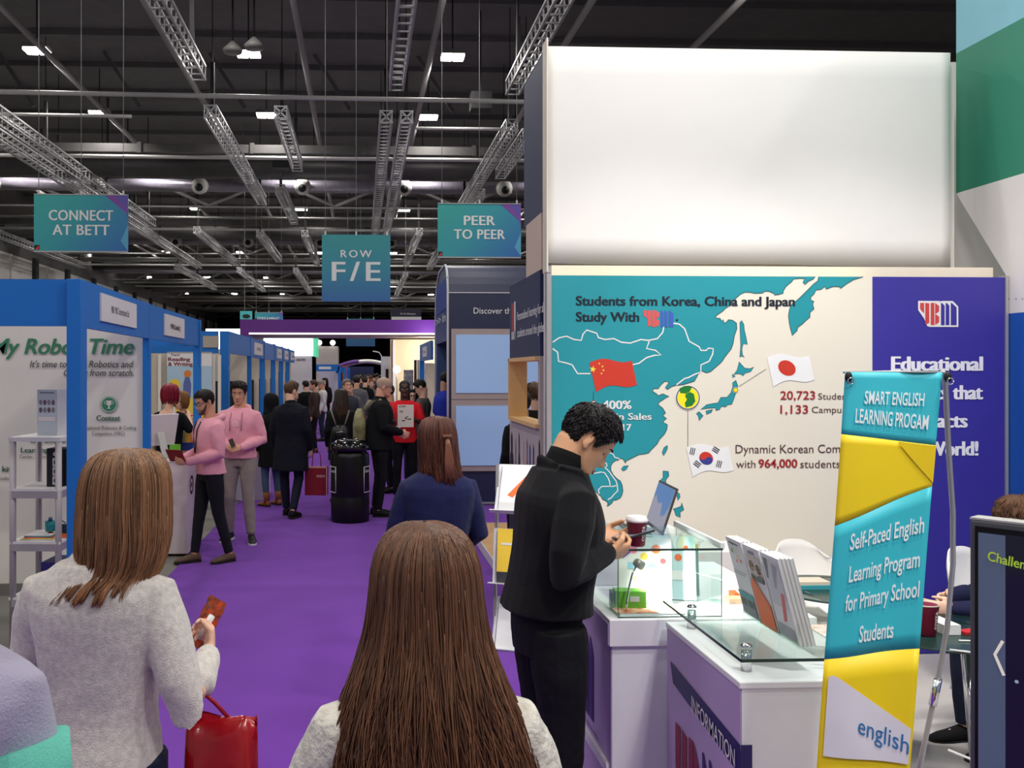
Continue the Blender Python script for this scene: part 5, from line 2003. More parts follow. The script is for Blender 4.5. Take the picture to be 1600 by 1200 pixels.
P_ = lambda n, c=(200, 200, 200): M('ink_' + n, c, .45, var=.03)
PK, OR, YE, GR, SK, TE, PU, RE, GY, BR = P_('pink', (236, 120, 150)), P_('orange', (232, 106, 46)), P_('yellow', (244, 206, 70)), P_('green', (112, 186, 60)), P_('sky', (150, 206, 226)), P_('teal', (60, 150, 160)), P_('purple', (110, 70, 150)), P_('red', (200, 44, 44)), P_('grey', (128, 130, 138)), P_('brown', (96, 70, 58))
book((1.115, 3.57, 1.005), .21, .262, .012, -.30, .42, WHITE, 'open picture book with bright scattered drawings propped in the glass case', art=[('d', (.3, .8, .08), PK), ('d', (.5, .7, .07), YE), ('d', (.72, .82, .09), OR), ('r', (.2, .5, .4, .6), SK), ('d', (.65, .52, .10), TE), ('p', [(.1, .65), (.25, .75), (.2, .9), (.08, .85)], PU), ('d', (.85, .64, .06), RE), ('d', (.35, .35, .06), GR)])
book((1.255, 3.62, 1.005), .165, .258, .014, -.30, .45, P_('paleblue', (196, 222, 226)), 'pale blue picture book leaning behind the open one in the glass case', art=[('d', (.3, .75, .08), YE), ('d', (.6, .66, .09), OR), ('d', (.78, .82, .06), RE), ('r', (.1, .3, .9, .45), WHITE)])
book((1.30, 3.70, 1.005), .16, .215, .016, -.30, .5, P_('darkgreen', (52, 92, 80)), 'dark green book leaning at the back of the glass case')
o = empty('green_box', (1.02, 3.50, 1.001), -.12, 'bright green carton beside the lamp in the glass case', 'box')
MB().span((-.045, -.03, 0), (.075, .03, .075)).build('carton', P_('lime', (110, 190, 50)), o, bevel=.003)
MB().span((-.058, -.028, .004), (-.047, .028, .068)).build('carton_end', P_('limedark', (70, 140, 60)), o)
MB().box((.03, -.0312, .045), (.035, .002, .02)).build('print', WHITE, o)
o = tag(MB().span((.96, 3.40, 1.0095), (1.12, 3.475, 1.0115)).build('leaflet', M('leaflet_orange', (236, 200, 170), .5, rgb2=(220, 90, 40), vs=30)), 'small orange patterned leaflet lying under the gooseneck lamp', 'leaflet')
o = tag(MB().span((.945, 3.90, 1.001), (1.10, 4.12, 1.006)).build('leaflet', M('leaflet_green', (226, 232, 210), .5, rgb2=(120, 160, 90), vs=18)), 'pale green patterned leaflet lying flat behind the man in black', 'leaflet')
for i, (x, y) in enumerate(((1.45, 3.55), (1.50, 3.62))):
    tag(MB().span((x, y, 1.001), (x + .1, y + .06, 1.02 + .004 * i)).build('notepad', P_('peach', (240, 186, 150)) if i == 0 else P_('orange')), 'orange pad on the counter, %s of two by the glass case' % ('nearer' if i == 0 else 'farther'), 'notepad')
o = empty('acrylic_stand', (1.41, 3.58, 1.001), 0, 'small clear acrylic leaflet stand beside the glass case', 'stand')
MB().span((-.02, 0, 0), (.02, .004, .11)).span((-.02, .004, 0), (.02, .05, .004)).build('holder', GL, o)
m = MB().tube([(1.30, 3.80, 1.06), (1.36, 3.66, 1.10), (1.44, 3.56, 1.09), (1.50, 3.5, 1.03), (1.52, 3.5, 1.006)], .003, 6)
tag(m.build('cable', WHITE), 'white cable looping over the counter by the glass case', 'cable')
# raised white plinth with the laptop behind the case
r = empty('plinth', (1.05, 4.1, 1.0), 0, 'white plinth on the counter carrying the laptop', 'plinth')
bw(MB().span((.96, 3.88, 1.001), (1.44, 4.26, 1.18)), 'box', CWHITE, r, bevel=.003)
bw(MB().span((.94, 3.87, 1.18), (1.46, 4.28, 1.19)), 'top', CWHITE, r)
lap = empty('laptop', (1.305, 4.06, 1.192), radians(-95), 'open silver laptop with a pale blue desktop, on the white plinth', 'laptop')
MB().span((-.16, -.235, 0), (.16, 0, .018)).build('base', M('laptop_silver', (176, 174, 172), .4, metal=.3), lap, bevel=.003)
m = MB()
for i in range(5):
    for j in range(12):
        m.box((-.132 + j * .024, -.04 - i * .021, .0185), (.019, .016, .003))
m.build('keyboard', M('key_dark', (62, 60, 60), .6), lap)
tl = radians(18)
Rm = Matrix.Rotation(-tl, 3, 'X')
lid = MB()
lid.box(Rm @ Vector((0, .004, .112)) + Vector((0, .002, .014)), (.32, .008, .212), mat=Rm)
lid.build('lid', M('laptop_dark', (74, 72, 72), .4), lap)
sc = MB()
sc.box(Rm @ Vector((0, -.0008, .115)) + Vector((0, .002, .014)), (.298, .002, .186), mat=Rm)
sc.build('screen', M('laptop_screen', (150, 152, 170), .3, emit=.35, var=0), lap)
Fl_ = Flat(Rm @ Vector((-.149, -.002, .022)) + Vector((0, .002, .014)), (1, 0, 0), Rm @ Vector((0, 0, 1)))
m = MB()
Fl_.poly(m, [(.0, .186), (.298, .186), (.298, .12), (.26, .07), (.2, .05), (.17, .11), (.10, .10), (.04, .13), (0, .11)], .0006)
m.build('desktop_picture', M('screen_blue', (84, 124, 176), .3, emit=.4, var=0), lap, fix=False)
tag(MB().span((1.24, 3.90, 1.1905), (1.42, 4.02, 1.196)).build('paper_pile', M('paper_grey', (222, 220, 220), .5, rgb2=(180, 178, 182), vs=22)), 'flat printed sheets beside the laptop on the plinth', 'paper')


# paper cups
def cup(loc, s, label, rz=0.0, lidded=True):
    o = empty('paper_cup', loc, rz, label, 'cup')
    MB().lathe([(.026 * s, 0), (.028 * s, .001), (.030 * s, .004), (.038 * s, .094 * s), (.0395 * s, .096 * s), (.036 * s, .0955 * s)], n=32).build('sleeve', M('cup_maroon', (120, 18, 48), .45, var=.03), o)
    if lidded:
        MB().lathe([(.0400 * s, .092 * s), (.0415 * s, .094 * s), (.0415 * s, .100 * s), (.039 * s, .103 * s), (.036 * s, .112 * s), (.034 * s, .113 * s), (.033 * s, .109 * s), (.001, .108 * s)], n=32).build('lid', M('lid_white', (236, 230, 232), .35), o)
    else:
        MB().lathe([(.0385 * s, .0935 * s), (.0405 * s, .095 * s), (.0405 * s, .098 * s), (.0365 * s, .098 * s), (.035 * s, .06 * s), (.001, .06 * s)], n=32).build('rim', M('rim_brown', (206, 186, 170), .5), o)
    vs, fs = glyphs('COSTA', .03, 0, 1.0)
    xs = [v[0] for v in vs]
    w0 = max(xs)
    out = []
    for (x, y) in vs:
        # lettering runs up the side, wrapped round the cup
        z = (.022 + .058 * x / w0) * s
        rr = .030 * s + (.008 * s) * (z - .004) / (.09 * s) + .0007
        a = -pi / 2 + .22 - (y - .36) * .50
        out.append((rr * cos(a), rr * sin(a), z))
    m = MB()
    m.add(out, [f[::-1] for f in fs])
    m.build('lettering', WHITE, o, fix=False)
    return o


cup((1.042, 3.425, 1.2585), 1.0, 'maroon lidded coffee cup on top of the glass case', .25)

# three stacks of magazines in a clear rack on the glass top
rk = empty('magazine_rack', (1.335, 2.93, gz + .0095), radians(-90), 'clear acrylic rack holding brochures on the glass counter top', 'rack')
tl = .26
for i in range(3):
    x0 = -.205 + i * .137
    m = MB()
    m.span((x0, -.005, 0), (x0 + .133, .055, .004))
    m.build('tray', GL, rk)
    m = MB()
    m.span((x0, -.006, .004), (x0 + .133, -.003, .075))
    m.build('front_lip', GL, rk)
    m = MB()
    m.span((x0 - .001, -.006, .004), (x0 + .002, .05, .085))
    m.build('divider', glass('acrylic_tint', (222, 230, 232)), rk)
    m = MB()
    m.tube([(x0 + .002, -.0075, .115), (x0 + .012, -.0085, .078), (x0 + .02, -.0085, .074), (x0 + .13, -.0085, .074)], .0015, 5)
    m.build('wire_edge', WHITE, rk)
MB().tube([(.17, .06, 0), (.19, .17, .0), (.19, .12, .17)], .004, 6).build('stay', M('acrylic_white', (232, 236, 236), .2), rk)
MB().tube([(-.17, .06, 0), (-.19, .17, .0), (-.19, .12, .17)], .004, 6).build('stay', M('acrylic_white'), rk)
MAT_G = P_('magwhite', (226, 226, 228))
arts = [
    [('d', (.25, .84, .07), P_('lime', (170, 196, 60))), ('d', (.55, .78, .06), YE), ('d', (.72, .74, .06), OR), ('d', (.42, .72, .05), PK), ('r', (.05, .58, .9, .59), GY), ('r', (.05, .55, .8, .56), GY), ('r', (.0, .25, .95, .32), TE), ('r', (0, .02, .95, .25), GY), ('r', (.04, .14, .44, .23), P_('dark', (58, 60, 68))), ('r', (.5, .14, .9, .23), P_('dark', (58, 60, 68))), ('t', ('Magazine', .5, .94, .006, .6), P_('dark', (58, 60, 68)))],
    [('r', (.1, .60, .92, .90), P_('photo', (196, 186, 178))), ('d', (.32, .76, .15), BR), ('d', (.70, .74, .15), BR), ('d', (.32, .74, .10), P_('face', (206, 160, 134))), ('d', (.70, .72, .10), P_('face', (206, 160, 134))), ('p', [(.12, .58), (.92, .58), (.92, .66), (.6, .66), (.45, .62), (.2, .66)], P_('dark', (58, 60, 68))), ('p', [(0, 0), (.95, 0), (.95, .32), (.15, .62), (0, .5)], OR), ('r', (.3, .92, .7, .95), GY)],
    [('r', (.05, .40, .95, .95), P_('magphoto', (206, 208, 212))), ('p', [(.1, .95), (.35, .95), (.18, .70), (.08, .7)], P_('greydark', (110, 112, 120))), ('p', [(.55, .92), (.85, .9), (.5, .6), (.4, .62)], P_('greymid', (160, 162, 170))), ('p', [(.45, .22), (.62, .24), (.88, .58), (.68, .58)], P_('rose', (214, 96, 96))), ('r', (.05, .03, .95, .18), P_('greymid', (160, 162, 170)))]]
for i in range(3):
    for q in range(3 if i < 2 else 4):
        xw = -.1385 + i * .137
        # rack faces -X: local x runs towards the viewer
        c = Vector(rk.location) + Matrix.Rotation(radians(-90), 3, 'Z') @ Vector((xw, .002 + q * .0125, .006))
        b_ = book(c, .122, .275, .009, radians(-90), -tl, MAT_G, ('front' if q == 0 else 'copy %d back' % q) + ' brochure in the ' + ('far', 'middle', 'near')[i] + ' pocket of the clear rack', 'brochures in the clear rack', art=arts[i] if q == 0 else None, cat='brochure', name='brochure')
        b_['label'] = (('brochure with fruit drawings', 'brochure with two faces over an orange triangle', 'pale grey brochure with a rose slash')[i] + ', front of its pile in the clear rack') if q == 0 else 'white brochure standing behind the front one in the ' + ('fruit', 'orange', 'grey')[i] + ' pile'
tag(MB().span((1.47, 2.84, gz + .0095), (1.60, 2.98, gz + .0125)).build('leaflet', M('leaflet_beige', (232, 224, 214), .5, rgb2=(200, 180, 160), vs=25)), 'beige leaflet lying on the glass top behind the clear rack', 'leaflet')

# low white cabinet with a red strip against the map wall
a, b = PY(1062, 900, 5.3), PY(1204, 862, 5.3)
r = empty('low_cabinet', (a[0], 5.3, 0), 0, 'low white cabinet with a red lettered strip in front of the map wall', 'cabinet')
bw(MB().span((a[0], 5.3, .02), (b[0], 5.65, b[1])), 'carcass', M('cabinet_white', (220, 214, 214), .5), r)
z0, z1 = PY(1100, 915, 5.29)[1], PY(1100, 901.5, 5.29)[1]
bw(MB().span((PY(1066, 900, 5.29)[0], 5.29, z0), (PY(1152, 900, 5.29)[0], 5.3, z1)), 'red_strip', M('strip_red', (196, 44, 50), .5), r)
m = MB()
ptxt(m, Flat((0, 5.289, 0), (1, 0, 0), (0, 0, 1)), 5.289, 'SCHOLASTIC', 1070, 912.5, 8.5, 1190 - 12, .012, 0, 'L', .002)
Q = MB()
Fq = Flat((0, 5.289, 0), (1, 0, 0), (0, 0, 1))
x_, z_ = PY(1152, 912.5, 5.289)
bf(m, 'lettering', WHITE, r)

# ------------------------------------------------------------------ tilted banner on a bowed pole
bd = 2.36
p0, p1 = at(1319, bd + .03), at(1473, bd - .03)
q0, q1 = at(1262, bd - .06), at(1404, bd - .12)
zt, zb = EYE - .003, .62
r = empty('pole_banner', (q0.x, q0.y, .014), 0, 'tall turquoise and yellow pole banner in front of the information counter', 'banner')
TL, TR = Vector((p0.x, p0.y, zt)), Vector((p1.x, p1.y, zt))
BL, BR_ = Vector((q0.x, q0.y, zb)), Vector((q1.x, q1.y, zb))


def bpt(u, v, h=0.0):
    """u across, v down (0 top .. 1 bottom)"""
    a_ = TL.lerp(BL, v)
    b_ = TR.lerp(BR_, v)
    p = a_.lerp(b_, u)
    n = Vector((-.15, -1, .06)).normalized()
    p += n * (.010 * sin(u * 5.5 + .6) + .004 * sin(v * 7 + u * 3) + h)
    return p


VB = (zt - zb) / (560 * bd / FPX) * 560  # photo pixels down the banner


def vy(py):
    return (py - 580) / FPX * (bd - .02) / (zt - zb)


def bgrid(mb, f0, f1, u0=0.0, u1=1.0, h=0.0, nx=18, ny=10, mi=0):
    vs, fs = [], []
    for i in range(nx + 1):
        u = u0 + (u1 - u0) * i / nx
        for q in range(ny + 1):
            v0, v1 = f0(u), f1(u)
            vs.append(bpt(u, v0 + (v1 - v0) * q / ny, h))
    for i in range(nx):
        for q in range(ny):
            a_ = i * (ny + 1) + q
            fs.append((a_, a_ + 1, a_ + ny + 2, a_ + ny + 1))
    mb.add(vs, fs, mi, True)


TQ, YL = M('banner_turquoise', (58, 192, 208), .5, var=.03), M('banner_yellow', (244, 212, 26), .5, var=.03)
f1 = lambda u: vy(678 + 15 * u)
f2 = lambda u: vy(822 - 66 * u)
f3 = lambda u: vy(1028 - 27 * u)
m = MB()
bgrid(m, lambda u: 0, f1)
bgrid(m, f2, f3)
o = bw(m, 'turquoise_cloth', TQ, r)
sd = o.modifiers.new('t', 'SOLIDIFY'); sd.thickness = .0015
m = MB()
bgrid(m, f1, f2)
bgrid(m, f3, lambda u: 1.0)
o = bw(m, 'yellow_cloth', YL, r)
sd = o.modifiers.new('t', 'SOLIDIFY'); sd.thickness = .0015
m = MB()


def btri(mb, pts, h, mi=0):
    mb.add([bpt(u, vy(py), h) for u, py in pts], [(0, 1, 2)] if len(pts) == 3 else [(0, 1, 2, 3)], mi)


for k_ in range(6):
    u0_, u1_ = .62 + .38 * k_ / 6, .62 + .38 * (k_ + 1) / 6
    btri(m, [(u0_, 679 + 15 * u0_), (u1_, 679 + 15 * u1_), (u1_, 690 + 60 * (u1_ - .62) / .38), (u0_, 690 + 60 * (u0_ - .62) / .38)], .003)
bf(m, 'yellow_facet', M('banner_amber', (238, 205, 22), .5, var=.03), r)


def btext(mb, txt, uc, py, cap, wu, slope, bold=.012, shear=0.0):
    vs, fs = glyphs(txt, bold, shear, 1.0)
    xs = [v[0] for v in vs]
    a_, b_ = min(xs), max(xs)
    out = []
    for x, y in vs:
        u = uc + ((x - a_) / (b_ - a_) - .5) * wu
        yy = py - y / .73 * cap + slope * (u - uc)
        out.append(bpt(u, vy(yy), .0045))
    mb.add(out, fs, 0)


m = MB()
btext(m, 'SMART ENGLISH', .525, 631, 21, .64, 4)
btext(m, 'LEARNING PROGAM', .515, 664, 23, .78, 12)
for t_, py, wu, sl in (('Self-Paced English', 842, .78, -40), ('Learning Program', 893, .75, -38), ('for Primary School', 938, .78, -36), ('Students', 993, .38, -26)):
    btext(m, t_, .56 if t_ != 'Students' else .54, py, 26, wu, sl)
bf(m, 'lettering', M('banner_letter', (240, 246, 246), .5), r)
m = MB()
bgrid(m, lambda u: vy(1050 + 82 * max(0, u - .12) + 60 * max(0, .10 - u) ** 1.0), lambda u: vy(1172), .05, .97, .0045)
bf(m, 'label_patch', M('patch_lilac', (226, 222, 232), .5), r)
m = MB()
vs, fs = glyphs('english', .0, 0, 1.0)
xs = [v[0] for v in vs]
out = []
for x, y in vs:
    u = .40 + (x / max(xs)) * .56
    out.append(bpt(u, vy(1131 + 26 * (u - .36) / .6 - y / .73 * 27), .0065))
m.add(out, fs)
bf(m, 'patch_lettering', M('patch_blue', (36, 112, 176), .5), r)
# pole: from the foot up behind the cloth, bowed forward at the top
c0 = at(1448, bd + .12)
foot = at(1400, bd + .18)
pts = [Vector((*at(px, bd + dd).xy, EYE + (CY - py) / FPX * (bd + dd))) for px, py, dd in ((1473, 580, -.02), (1477, 594, .0), (1482, 700, .05), (1489, 800, .08), (1489, 880, .10), (1480, 980, .11), (1466, 1060, .12), (1447, 1150, .12))]
end = pts[-1] + (pts[-1] - pts[-2]).normalized() * .35
bw(MB().tube(pts + [end], [.006] + [.0066] * 7 + [.009], 10), 'pole', SILVER, r)
jm = pts[-2]
dr = (pts[-1] - pts[-2]).normalized()
bw(MB().tube([jm, jm + dr * .075], .0105, 12), 'joint_sleeve', CHROME, r)
bz = Vector((end.x, end.y, .5))
bw(MB().tube([end, bz, (bz.x, bz.y, .03)], .012, 10), 'lower_pole', SILVER, r)
m = MB()
for a_ in (pi * .02, pi * 1.3, pi * 1.0):
    m.tube([(bz.x, bz.y, .06), (bz.x + .22 * cos(a_), bz.y + .22 * sin(a_), .024)], .011, 8)
bw(m, 'foot', BLACK, r)
for P2 in (TL, TR):
    bw(MB().ell(P2 + Vector((.004, -.014, -.012)), (.010, .007, .014), 10, 8), 'corner_hook', BLACK, r)
    mm = MB()
    mm.tube([P2 + Vector((.006 + .008 * cos(t_), -.022, -.022 + .008 * sin(t_))) for t_ in [i * pi / 6 for i in range(13)]], .0018, 6)
    bw(mm, 'eyelet', CHROME, r)
bw(MB().tube([TL + Vector((0, .006, .0)), TL.lerp(TR, .5) + Vector((0, .004, .002)), TR + Vector((0, .006, .0))], .003, 6), 'top_rod', SILVER, r)
bw(MB().tube([bpt(.02, .985) + Vector((0, .012, 0)), bpt(.5, .985) + Vector((0, .012, 0)), (bz.x, bz.y - .013, zb + .03)], .004, 6), 'bottom_rod', SILVER, r)

# ------------------------------------------------------------------ touch screen kiosk at the edge of the view
kz = EYE - 231 / FPX * 1.86
kl = at(1515, 1.86)
kr = at(1515, 1.86) + Vector((.26, -.36, 0))
dx = (kr - kl); dx.z = 0
ang = atan2(dx.y, dx.x)
r = empty('screen_kiosk', (kl.x, kl.y, .014), ang, 'dark upright touch screen kiosk in front of the seated person', 'screen')
H = kz - .014
MB().span((0, 0, .45), (.44, .05, H)).build('housing', M('kiosk_bezel', (92, 94, 98), .35, metal=.3), r, bevel=.004)
MB().span((.011, -.004, .47), (.430, .0, H - .012)).build('bezel', M('kiosk_black', (8, 8, 10), .25), r)
MB().span((.018, -.006, .48), (.424, -.004, H - .022)).build('display', M('kiosk_display', (18, 22, 44), .18, var=.25, vs=5, emit=.12, coat=.6), r)
MB().span((.018, -.0065, .48), (.066, -.006, H - .024)).build('display_panel', M('kiosk_band', (84, 98, 122), .25, emit=.25, coat=.5), r)
MB().span((.0, .0, H), (.44, .045, H + .004)).build('top_edge', M('kiosk_top', (176, 174, 170), .4), r)
MB().span((.12, .0, .03), (.32, .05, .45)).build('stand_post', M('kiosk_black'), r)
MB().span((0, -.18, 0), (.44, .22, .03)).build('foot_plate', M('kiosk_black'), r)
Fk = Flat((0, -.0066, 0), (1, 0, 0), (0, 0, 1))
m = MB()
Fk.text(m, 'Challenge', .036, H - .077, .020, .085, .03, .12, .001, 0, 'L', -.12)
o = m.build('title', M('kiosk_title', (150, 180, 60), .4, emit=.5, rgb2=(206, 120, 50), vs=9), r, fix=False)
m = MB()
Fk.line(m, [(.062, H - .232), (.048, H - .262), (.064, H - .30)], .006, .001)
m.build('back_arrow', M('kiosk_arrow', (214, 206, 196), .4, emit=.5), r, fix=False)
m = MB()
rnd = random.Random(5)
for i in range(10):
    Fk.disc(m, .08 + rnd.random() * .2, H - .12 - rnd.random() * .4, .0018 + .002 * rnd.random(), .001, 0, 8)
m.build('sparkles', M('kiosk_spark', (150, 160, 190), .4, emit=.4), r, fix=False)


# ------------------------------------------------------------------ glass tables and white chairs
def glass_table(c, rad, h, label):
    r = empty('glass_table', (c[0], c[1], .014), 0, label, 'table')
    z = h - .014
    MB().lathe([(.002, z), (rad, z), (rad, z + .010), (.002, z + .010)], n=48).build('glass_top', GL, r)
    m = MB()
    m.lathe([(rad + .0005, z), (rad + .002, z), (rad + .002, z + .010), (rad + .0005, z + .010)], n=48)
    m.build('glass_edge', GLE, r)
    for k_ in range(3):
        a_ = 2 * pi * k_ / 3 + .5
        p = Vector((cos(a_), sin(a_), 0))
        MB().tube([p * rad * .55 + Vector((0, 0, z - .004)), p * rad * .82], .014, 10).build('leg', CHROME, r)
    m = MB()
    m.tube([Vector((cos(t_), sin(t_), 0)) * rad * .55 + Vector((0, 0, z - .008)) for t_ in [2 * pi * i / 24 for i in range(25)]], .008, 8)
    m.build('ring', CHROME, r)
    return r


ta = at(1462, 4.22)
glass_table(ta, .40, .735, 'round glass table with chrome legs between the banner pole and the kiosk')
tb = at(1303, 4.95)
glass_table(tb, .33, .735, 'round glass table behind the brochure rack')


def egg_chair(c, rz, label):
    r = empty('shell_chair', (c[0], c[1], .014), rz, label, 'chair')
    vs, fs = [], []
    nu, nv = 22, 14
    for i in range(nu + 1):
        u = -1 + 2 * i / nu
        for q in range(nv + 1):
            v = q / nv
            # v: front lip -> seat -> back top
            if v < .5:
                y = .22 - .44 * (v / .5)
                z = .45 - .03 * sin(pi * v / .5)
            else:
                t_ = (v - .5) / .5
                y = -.22 - .10 * sin(t_ * pi / 2)
                z = .45 + .37 * t_
            w = .245 * (1 - .25 * max(0, (v - .55) / .45) ** 2) * (1 - .15 * max(0, (.2 - v) / .2))
            x = u * w
            edge = abs(u) ** 3
            if v < .5:
                z += .07 * edge
            y += (.10 * edge) if v > .4 else 0
            if v > .85:
                z -= .10 * edge * ((v - .85) / .15)
            vs.append((x, y, z))
    for i in range(nu):
        for q in range(nv):
            a_ = i * (nv + 1) + q
            fs.append((a_, a_ + nv + 1, a_ + nv + 2, a_ + 1))
    m = MB().add(vs, fs, 0, True)
    o = m.build('shell', M('chair_white', (234, 230, 224), .35, var=.01), r)
    sd = o.modifiers.new('t', 'SOLIDIFY')
    sd.thickness = .012
    for sx in (-1, 1):
        for sy in (-1, 1):
            MB().tube([(sx * .13, sy * .13, .415), (sx * .21, sy * .2, 0)], .010, 8).build('leg', CHROME, r)
    MB().box((0, 0, .41), (.3, .3, .012)).build('seat_plate', CHROME, r)
    return r


egg_chair(at(1288, 5.62), radians(190), 'white shell chair behind the brochure rack, at the farther glass table')
egg_chair((3.80, 5.22), radians(200), 'white shell chair beside the kiosk, its back to the indigo panel')
tag(MB().span((tb.x - .22, tb.y - .03, .746), (tb.x - .02, tb.y + .11, .768)).build('book', P_('teal')), 'teal book lying on the farther glass table', 'book')
tag(MB().span((tb.x - .21, tb.y - .02, .7685), (tb.x - .03, tb.y + .10, .785)).build('book', P_('beigebook', (206, 190, 170))), 'beige book lying on top of the teal one', 'book')
cp_ = at(1446, 4.08)
cup((cp_.x, cp_.y, .7465), 1.42, 'maroon coffee cup without a lid in the hand of the seated person', .25, False)
x, y = at(1480, 4.12).xy
tag(MB().span((x - .045, y - .05, .7465), (x + .03, y + .05, .79)).build('card_box', WHITE), 'small white card box on the glass table by the cup', 'box')
tag(MB().span((x - .05, y + .10, .7465), (x + .12, y + .30, .752)).build('paper_pile', WHITE), 'loose white papers on the glass table under the arm', 'paper')
tag(MB().box((x + .085, y - .02, .752), (.08, .05, .011), rz=.3).build('phone', P_('red')), 'red phone lying on the glass table beside the kiosk', 'phone')
tag(MB().tube([(x - .16, y - .26, .748), (x - .10, y - .30, .749), (x, y - .29, .749), (x + .06, y - .22, .749), (x + .04, y - .15, .749), (x - .04, y - .14, .749)], .004, 6).build('cable', WHITE), 'white cable coiled on the nearer glass table', 'cable')
tag(MB().tube([(x - .22, y - .34, .36), (x - .14, y - .36, .33), (x - .04, y - .33, .34), (x + .03, y - .30, .42), (x + .04, y - .27, .72)], .005, 6).build('cable', WHITE), 'white cable hanging in a loop below the nearer glass table', 'cable')

# ------------------------------------------------------------------ zigzag leaflet stand by the deck
zs = at(803, 4.95)
r = empty('leaflet_stand', (zs.x, zs.y, .012), radians(-20), 'zigzag silver leaflet stand partly behind the man in black', 'rack')
for sx in (-.13, .13):
    MB().bar((sx, .06, 0), (sx, .20, 1.38), .016).build('upright', SILVER, r)
m = MB()
m.span((-.16, -.1, 0), (.16, .28, .012))
m.build('foot', SILVER, r)
def tray(z, y, ang_, w=.26, h=.30):
    R3 = Matrix.Rotation(ang_, 3, 'X')
    m = MB()
    m.box(Vector((0, y, z)) + R3 @ Vector((0, 0, h / 2)), (w, .006, h), mat=R3)
    m.box(Vector((0, y, z)) + R3 @ Vector((0, -.02, .003)), (w + .04, .045, .005), mat=R3)
    m.build('shelf', M('tray_clear', (206, 206, 212), .3), r)
tray(1.12, .10, -.55)
tray(.74, .06, -.15)
tray(.38, .02, -.5)
for i, (z, y, a_, mt, lb, art) in enumerate(((1.13, .085, .55, P_('magwhite', (226, 226, 228)), 'white brochure with a red slash in the top shelf of the zigzag stand', [('p', [(.2, .35), (.35, .3), (.9, .8), (.75, .85)], OR), ('r', (0, .02, 1, .2), P_('greypale', (206, 204, 204)))]),
                                            (.75, .045, .15, YE, 'yellow brochure with a blue wheel in the middle shelf of the zigzag stand', [('d', (.55, .38, .16), P_('wheel', (90, 110, 160))), ('r', (0, 0, 1, .2), P_('dark', (58, 60, 68))), ('r', (.1, .7, .8, .74), WHITE)]),
                                            (.39, .005, .5, P_('magwhite', (226, 226, 228)), 'plain white brochure in the bottom shelf of the zigzag stand', [('r', (.6, .55, .66, .75), P_('dark', (58, 60, 68)))]))):
    c = Matrix.Rotation(radians(-20), 3, 'Z') @ Vector((0, y, 0)) + Vector((zs.x, zs.y, z + .012))
    book(c, .21, .29, .010, radians(-20), a_, mt, lb, None, art=art, cat='brochure', name='brochure')

# ------------------------------------------------------------------ black litter bin
bp = fl(547, 815)
r = empty('litter_bin', (bp.x, bp.y, .012), 0, 'black cylindrical litter bin standing on the purple carpet', 'bin')
BINM = M('bin_black', (14, 14, 16), .35, var=.1, spec=.4)
R0 = .245
MB().lathe([(R0 * .98, 0), (R0, .01), (R0, .30), (R0 * .985, .31), (R0 * .985, .34), (R0, .35), (R0, .82), (R0 * .97, .86), (R0 * .80, .90)], n=40).build('drum', BINM, r)
MB().lathe([(R0 * .82, .895), (R0 * 1.0, .905), (R0 * 1.02, .945), (R0 * .96, .985), (R0 * .72, 1.03), (R0 * .60, 1.04), (R0 * .55, 1.02), (R0 * .5, .97), (.01, .96)], n=40).build('lid', M('bin_gloss', (12, 12, 14), .16, coat=.5, var=0), r)
for k_ in range(4):
    a_ = pi / 4 + k_ * pi / 2
    MB().box((R0 * .9 * cos(a_), R0 * .9 * sin(a_), .88), (.05, .05, .08), rz=a_).build('lid_bracket', BINM, r)
for a0 in (-pi / 2 - 1.22, -pi / 2 + 1.22, pi / 2):
    m = MB()
    hw = .42
    def ap(t_, z, rr=R0 + .003):
        return (rr * cos(a0 + t_), rr * sin(a0 + t_), z)
    for zz in (.38, .70):
        m.tube([ap(-hw + 2 * hw * i / 10, zz) for i in range(11)], .005, 5)
    for t_ in (-hw, hw):
        m.tube([ap(t_, .38), ap(t_, .70)], .005, 5)
    vs, fs = glyphs('General', .02, 0, 1)
    mx = max(v[0] for v in vs)
    m.add([ap(-hw * .85 + 1.7 * hw * v[0] / mx, .63 + v[1] * .055, R0 + .004) for v in vs], fs)
    m.build('label_frame', M('bin_label', (206, 206, 206), .5), r, fix=False)

# ------------------------------------------------------------------ silver shelf unit with robot kits
sx0, sz = -2.0, 1.47
sp = at(20, 6.25)
sp2 = at(94, 6.15)
W_ = .315
r = empty('shelf_unit', (at(20, 6.25).x, at(20, 6.25).y, 0), radians(-4), 'silver framed shelf unit with robot kits beside the blue corner column', 'shelf')
DP = .42
GRY = M('shelf_grey', (168, 160, 164), .45, metal=.2)
for x in (0, W_):
    for y in (0, DP):
        MB().tube([(x, y, 0), (x, y, 1.45)], .022, 12).build('post', GRY, r)
for z in (.36, .74, 1.10):
    MB().span((-.02, -.02, z), (W_ + .02, DP + .02, z + .018)).build('shelf_board', M('shelf_white', (222, 218, 216), .5), r)
    m = MB()
    m.span((0, -.025, z - .045), (W_, .0, z + .004)).span((W_, 0, z - .045), (W_ + .02, DP, z + .004))
    m.build('shelf_rail', GRY, r)
m = MB()
m.span((-.02, -.022, 1.44), (W_ + .02, DP + .022, 1.47))
m.build('top_board', M('shelf_white'), r)
SR = Matrix.Rotation(radians(-4), 3, 'Z')
SL = lambda x, y, z: SR @ Vector((x, y, 0)) + Vector((r.location.x, r.location.y, z))
sh = r
o = empty('folding_display', SL(.10, .16, 1.471), radians(-10), 'folding printed display board standing on top of the silver shelf', 'display board')
PNL = M('board_blue_grey', (176, 180, 190), .45, var=.06)
MB().span((0, 0, 0), (.145, .008, .32)).build('panel', PNL, o)
mm = MB().box((.20, .05, .16), (.13, .008, .32), rz=.75)
mm.build('panel', M('board_pale', (206, 204, 206), .45), o)
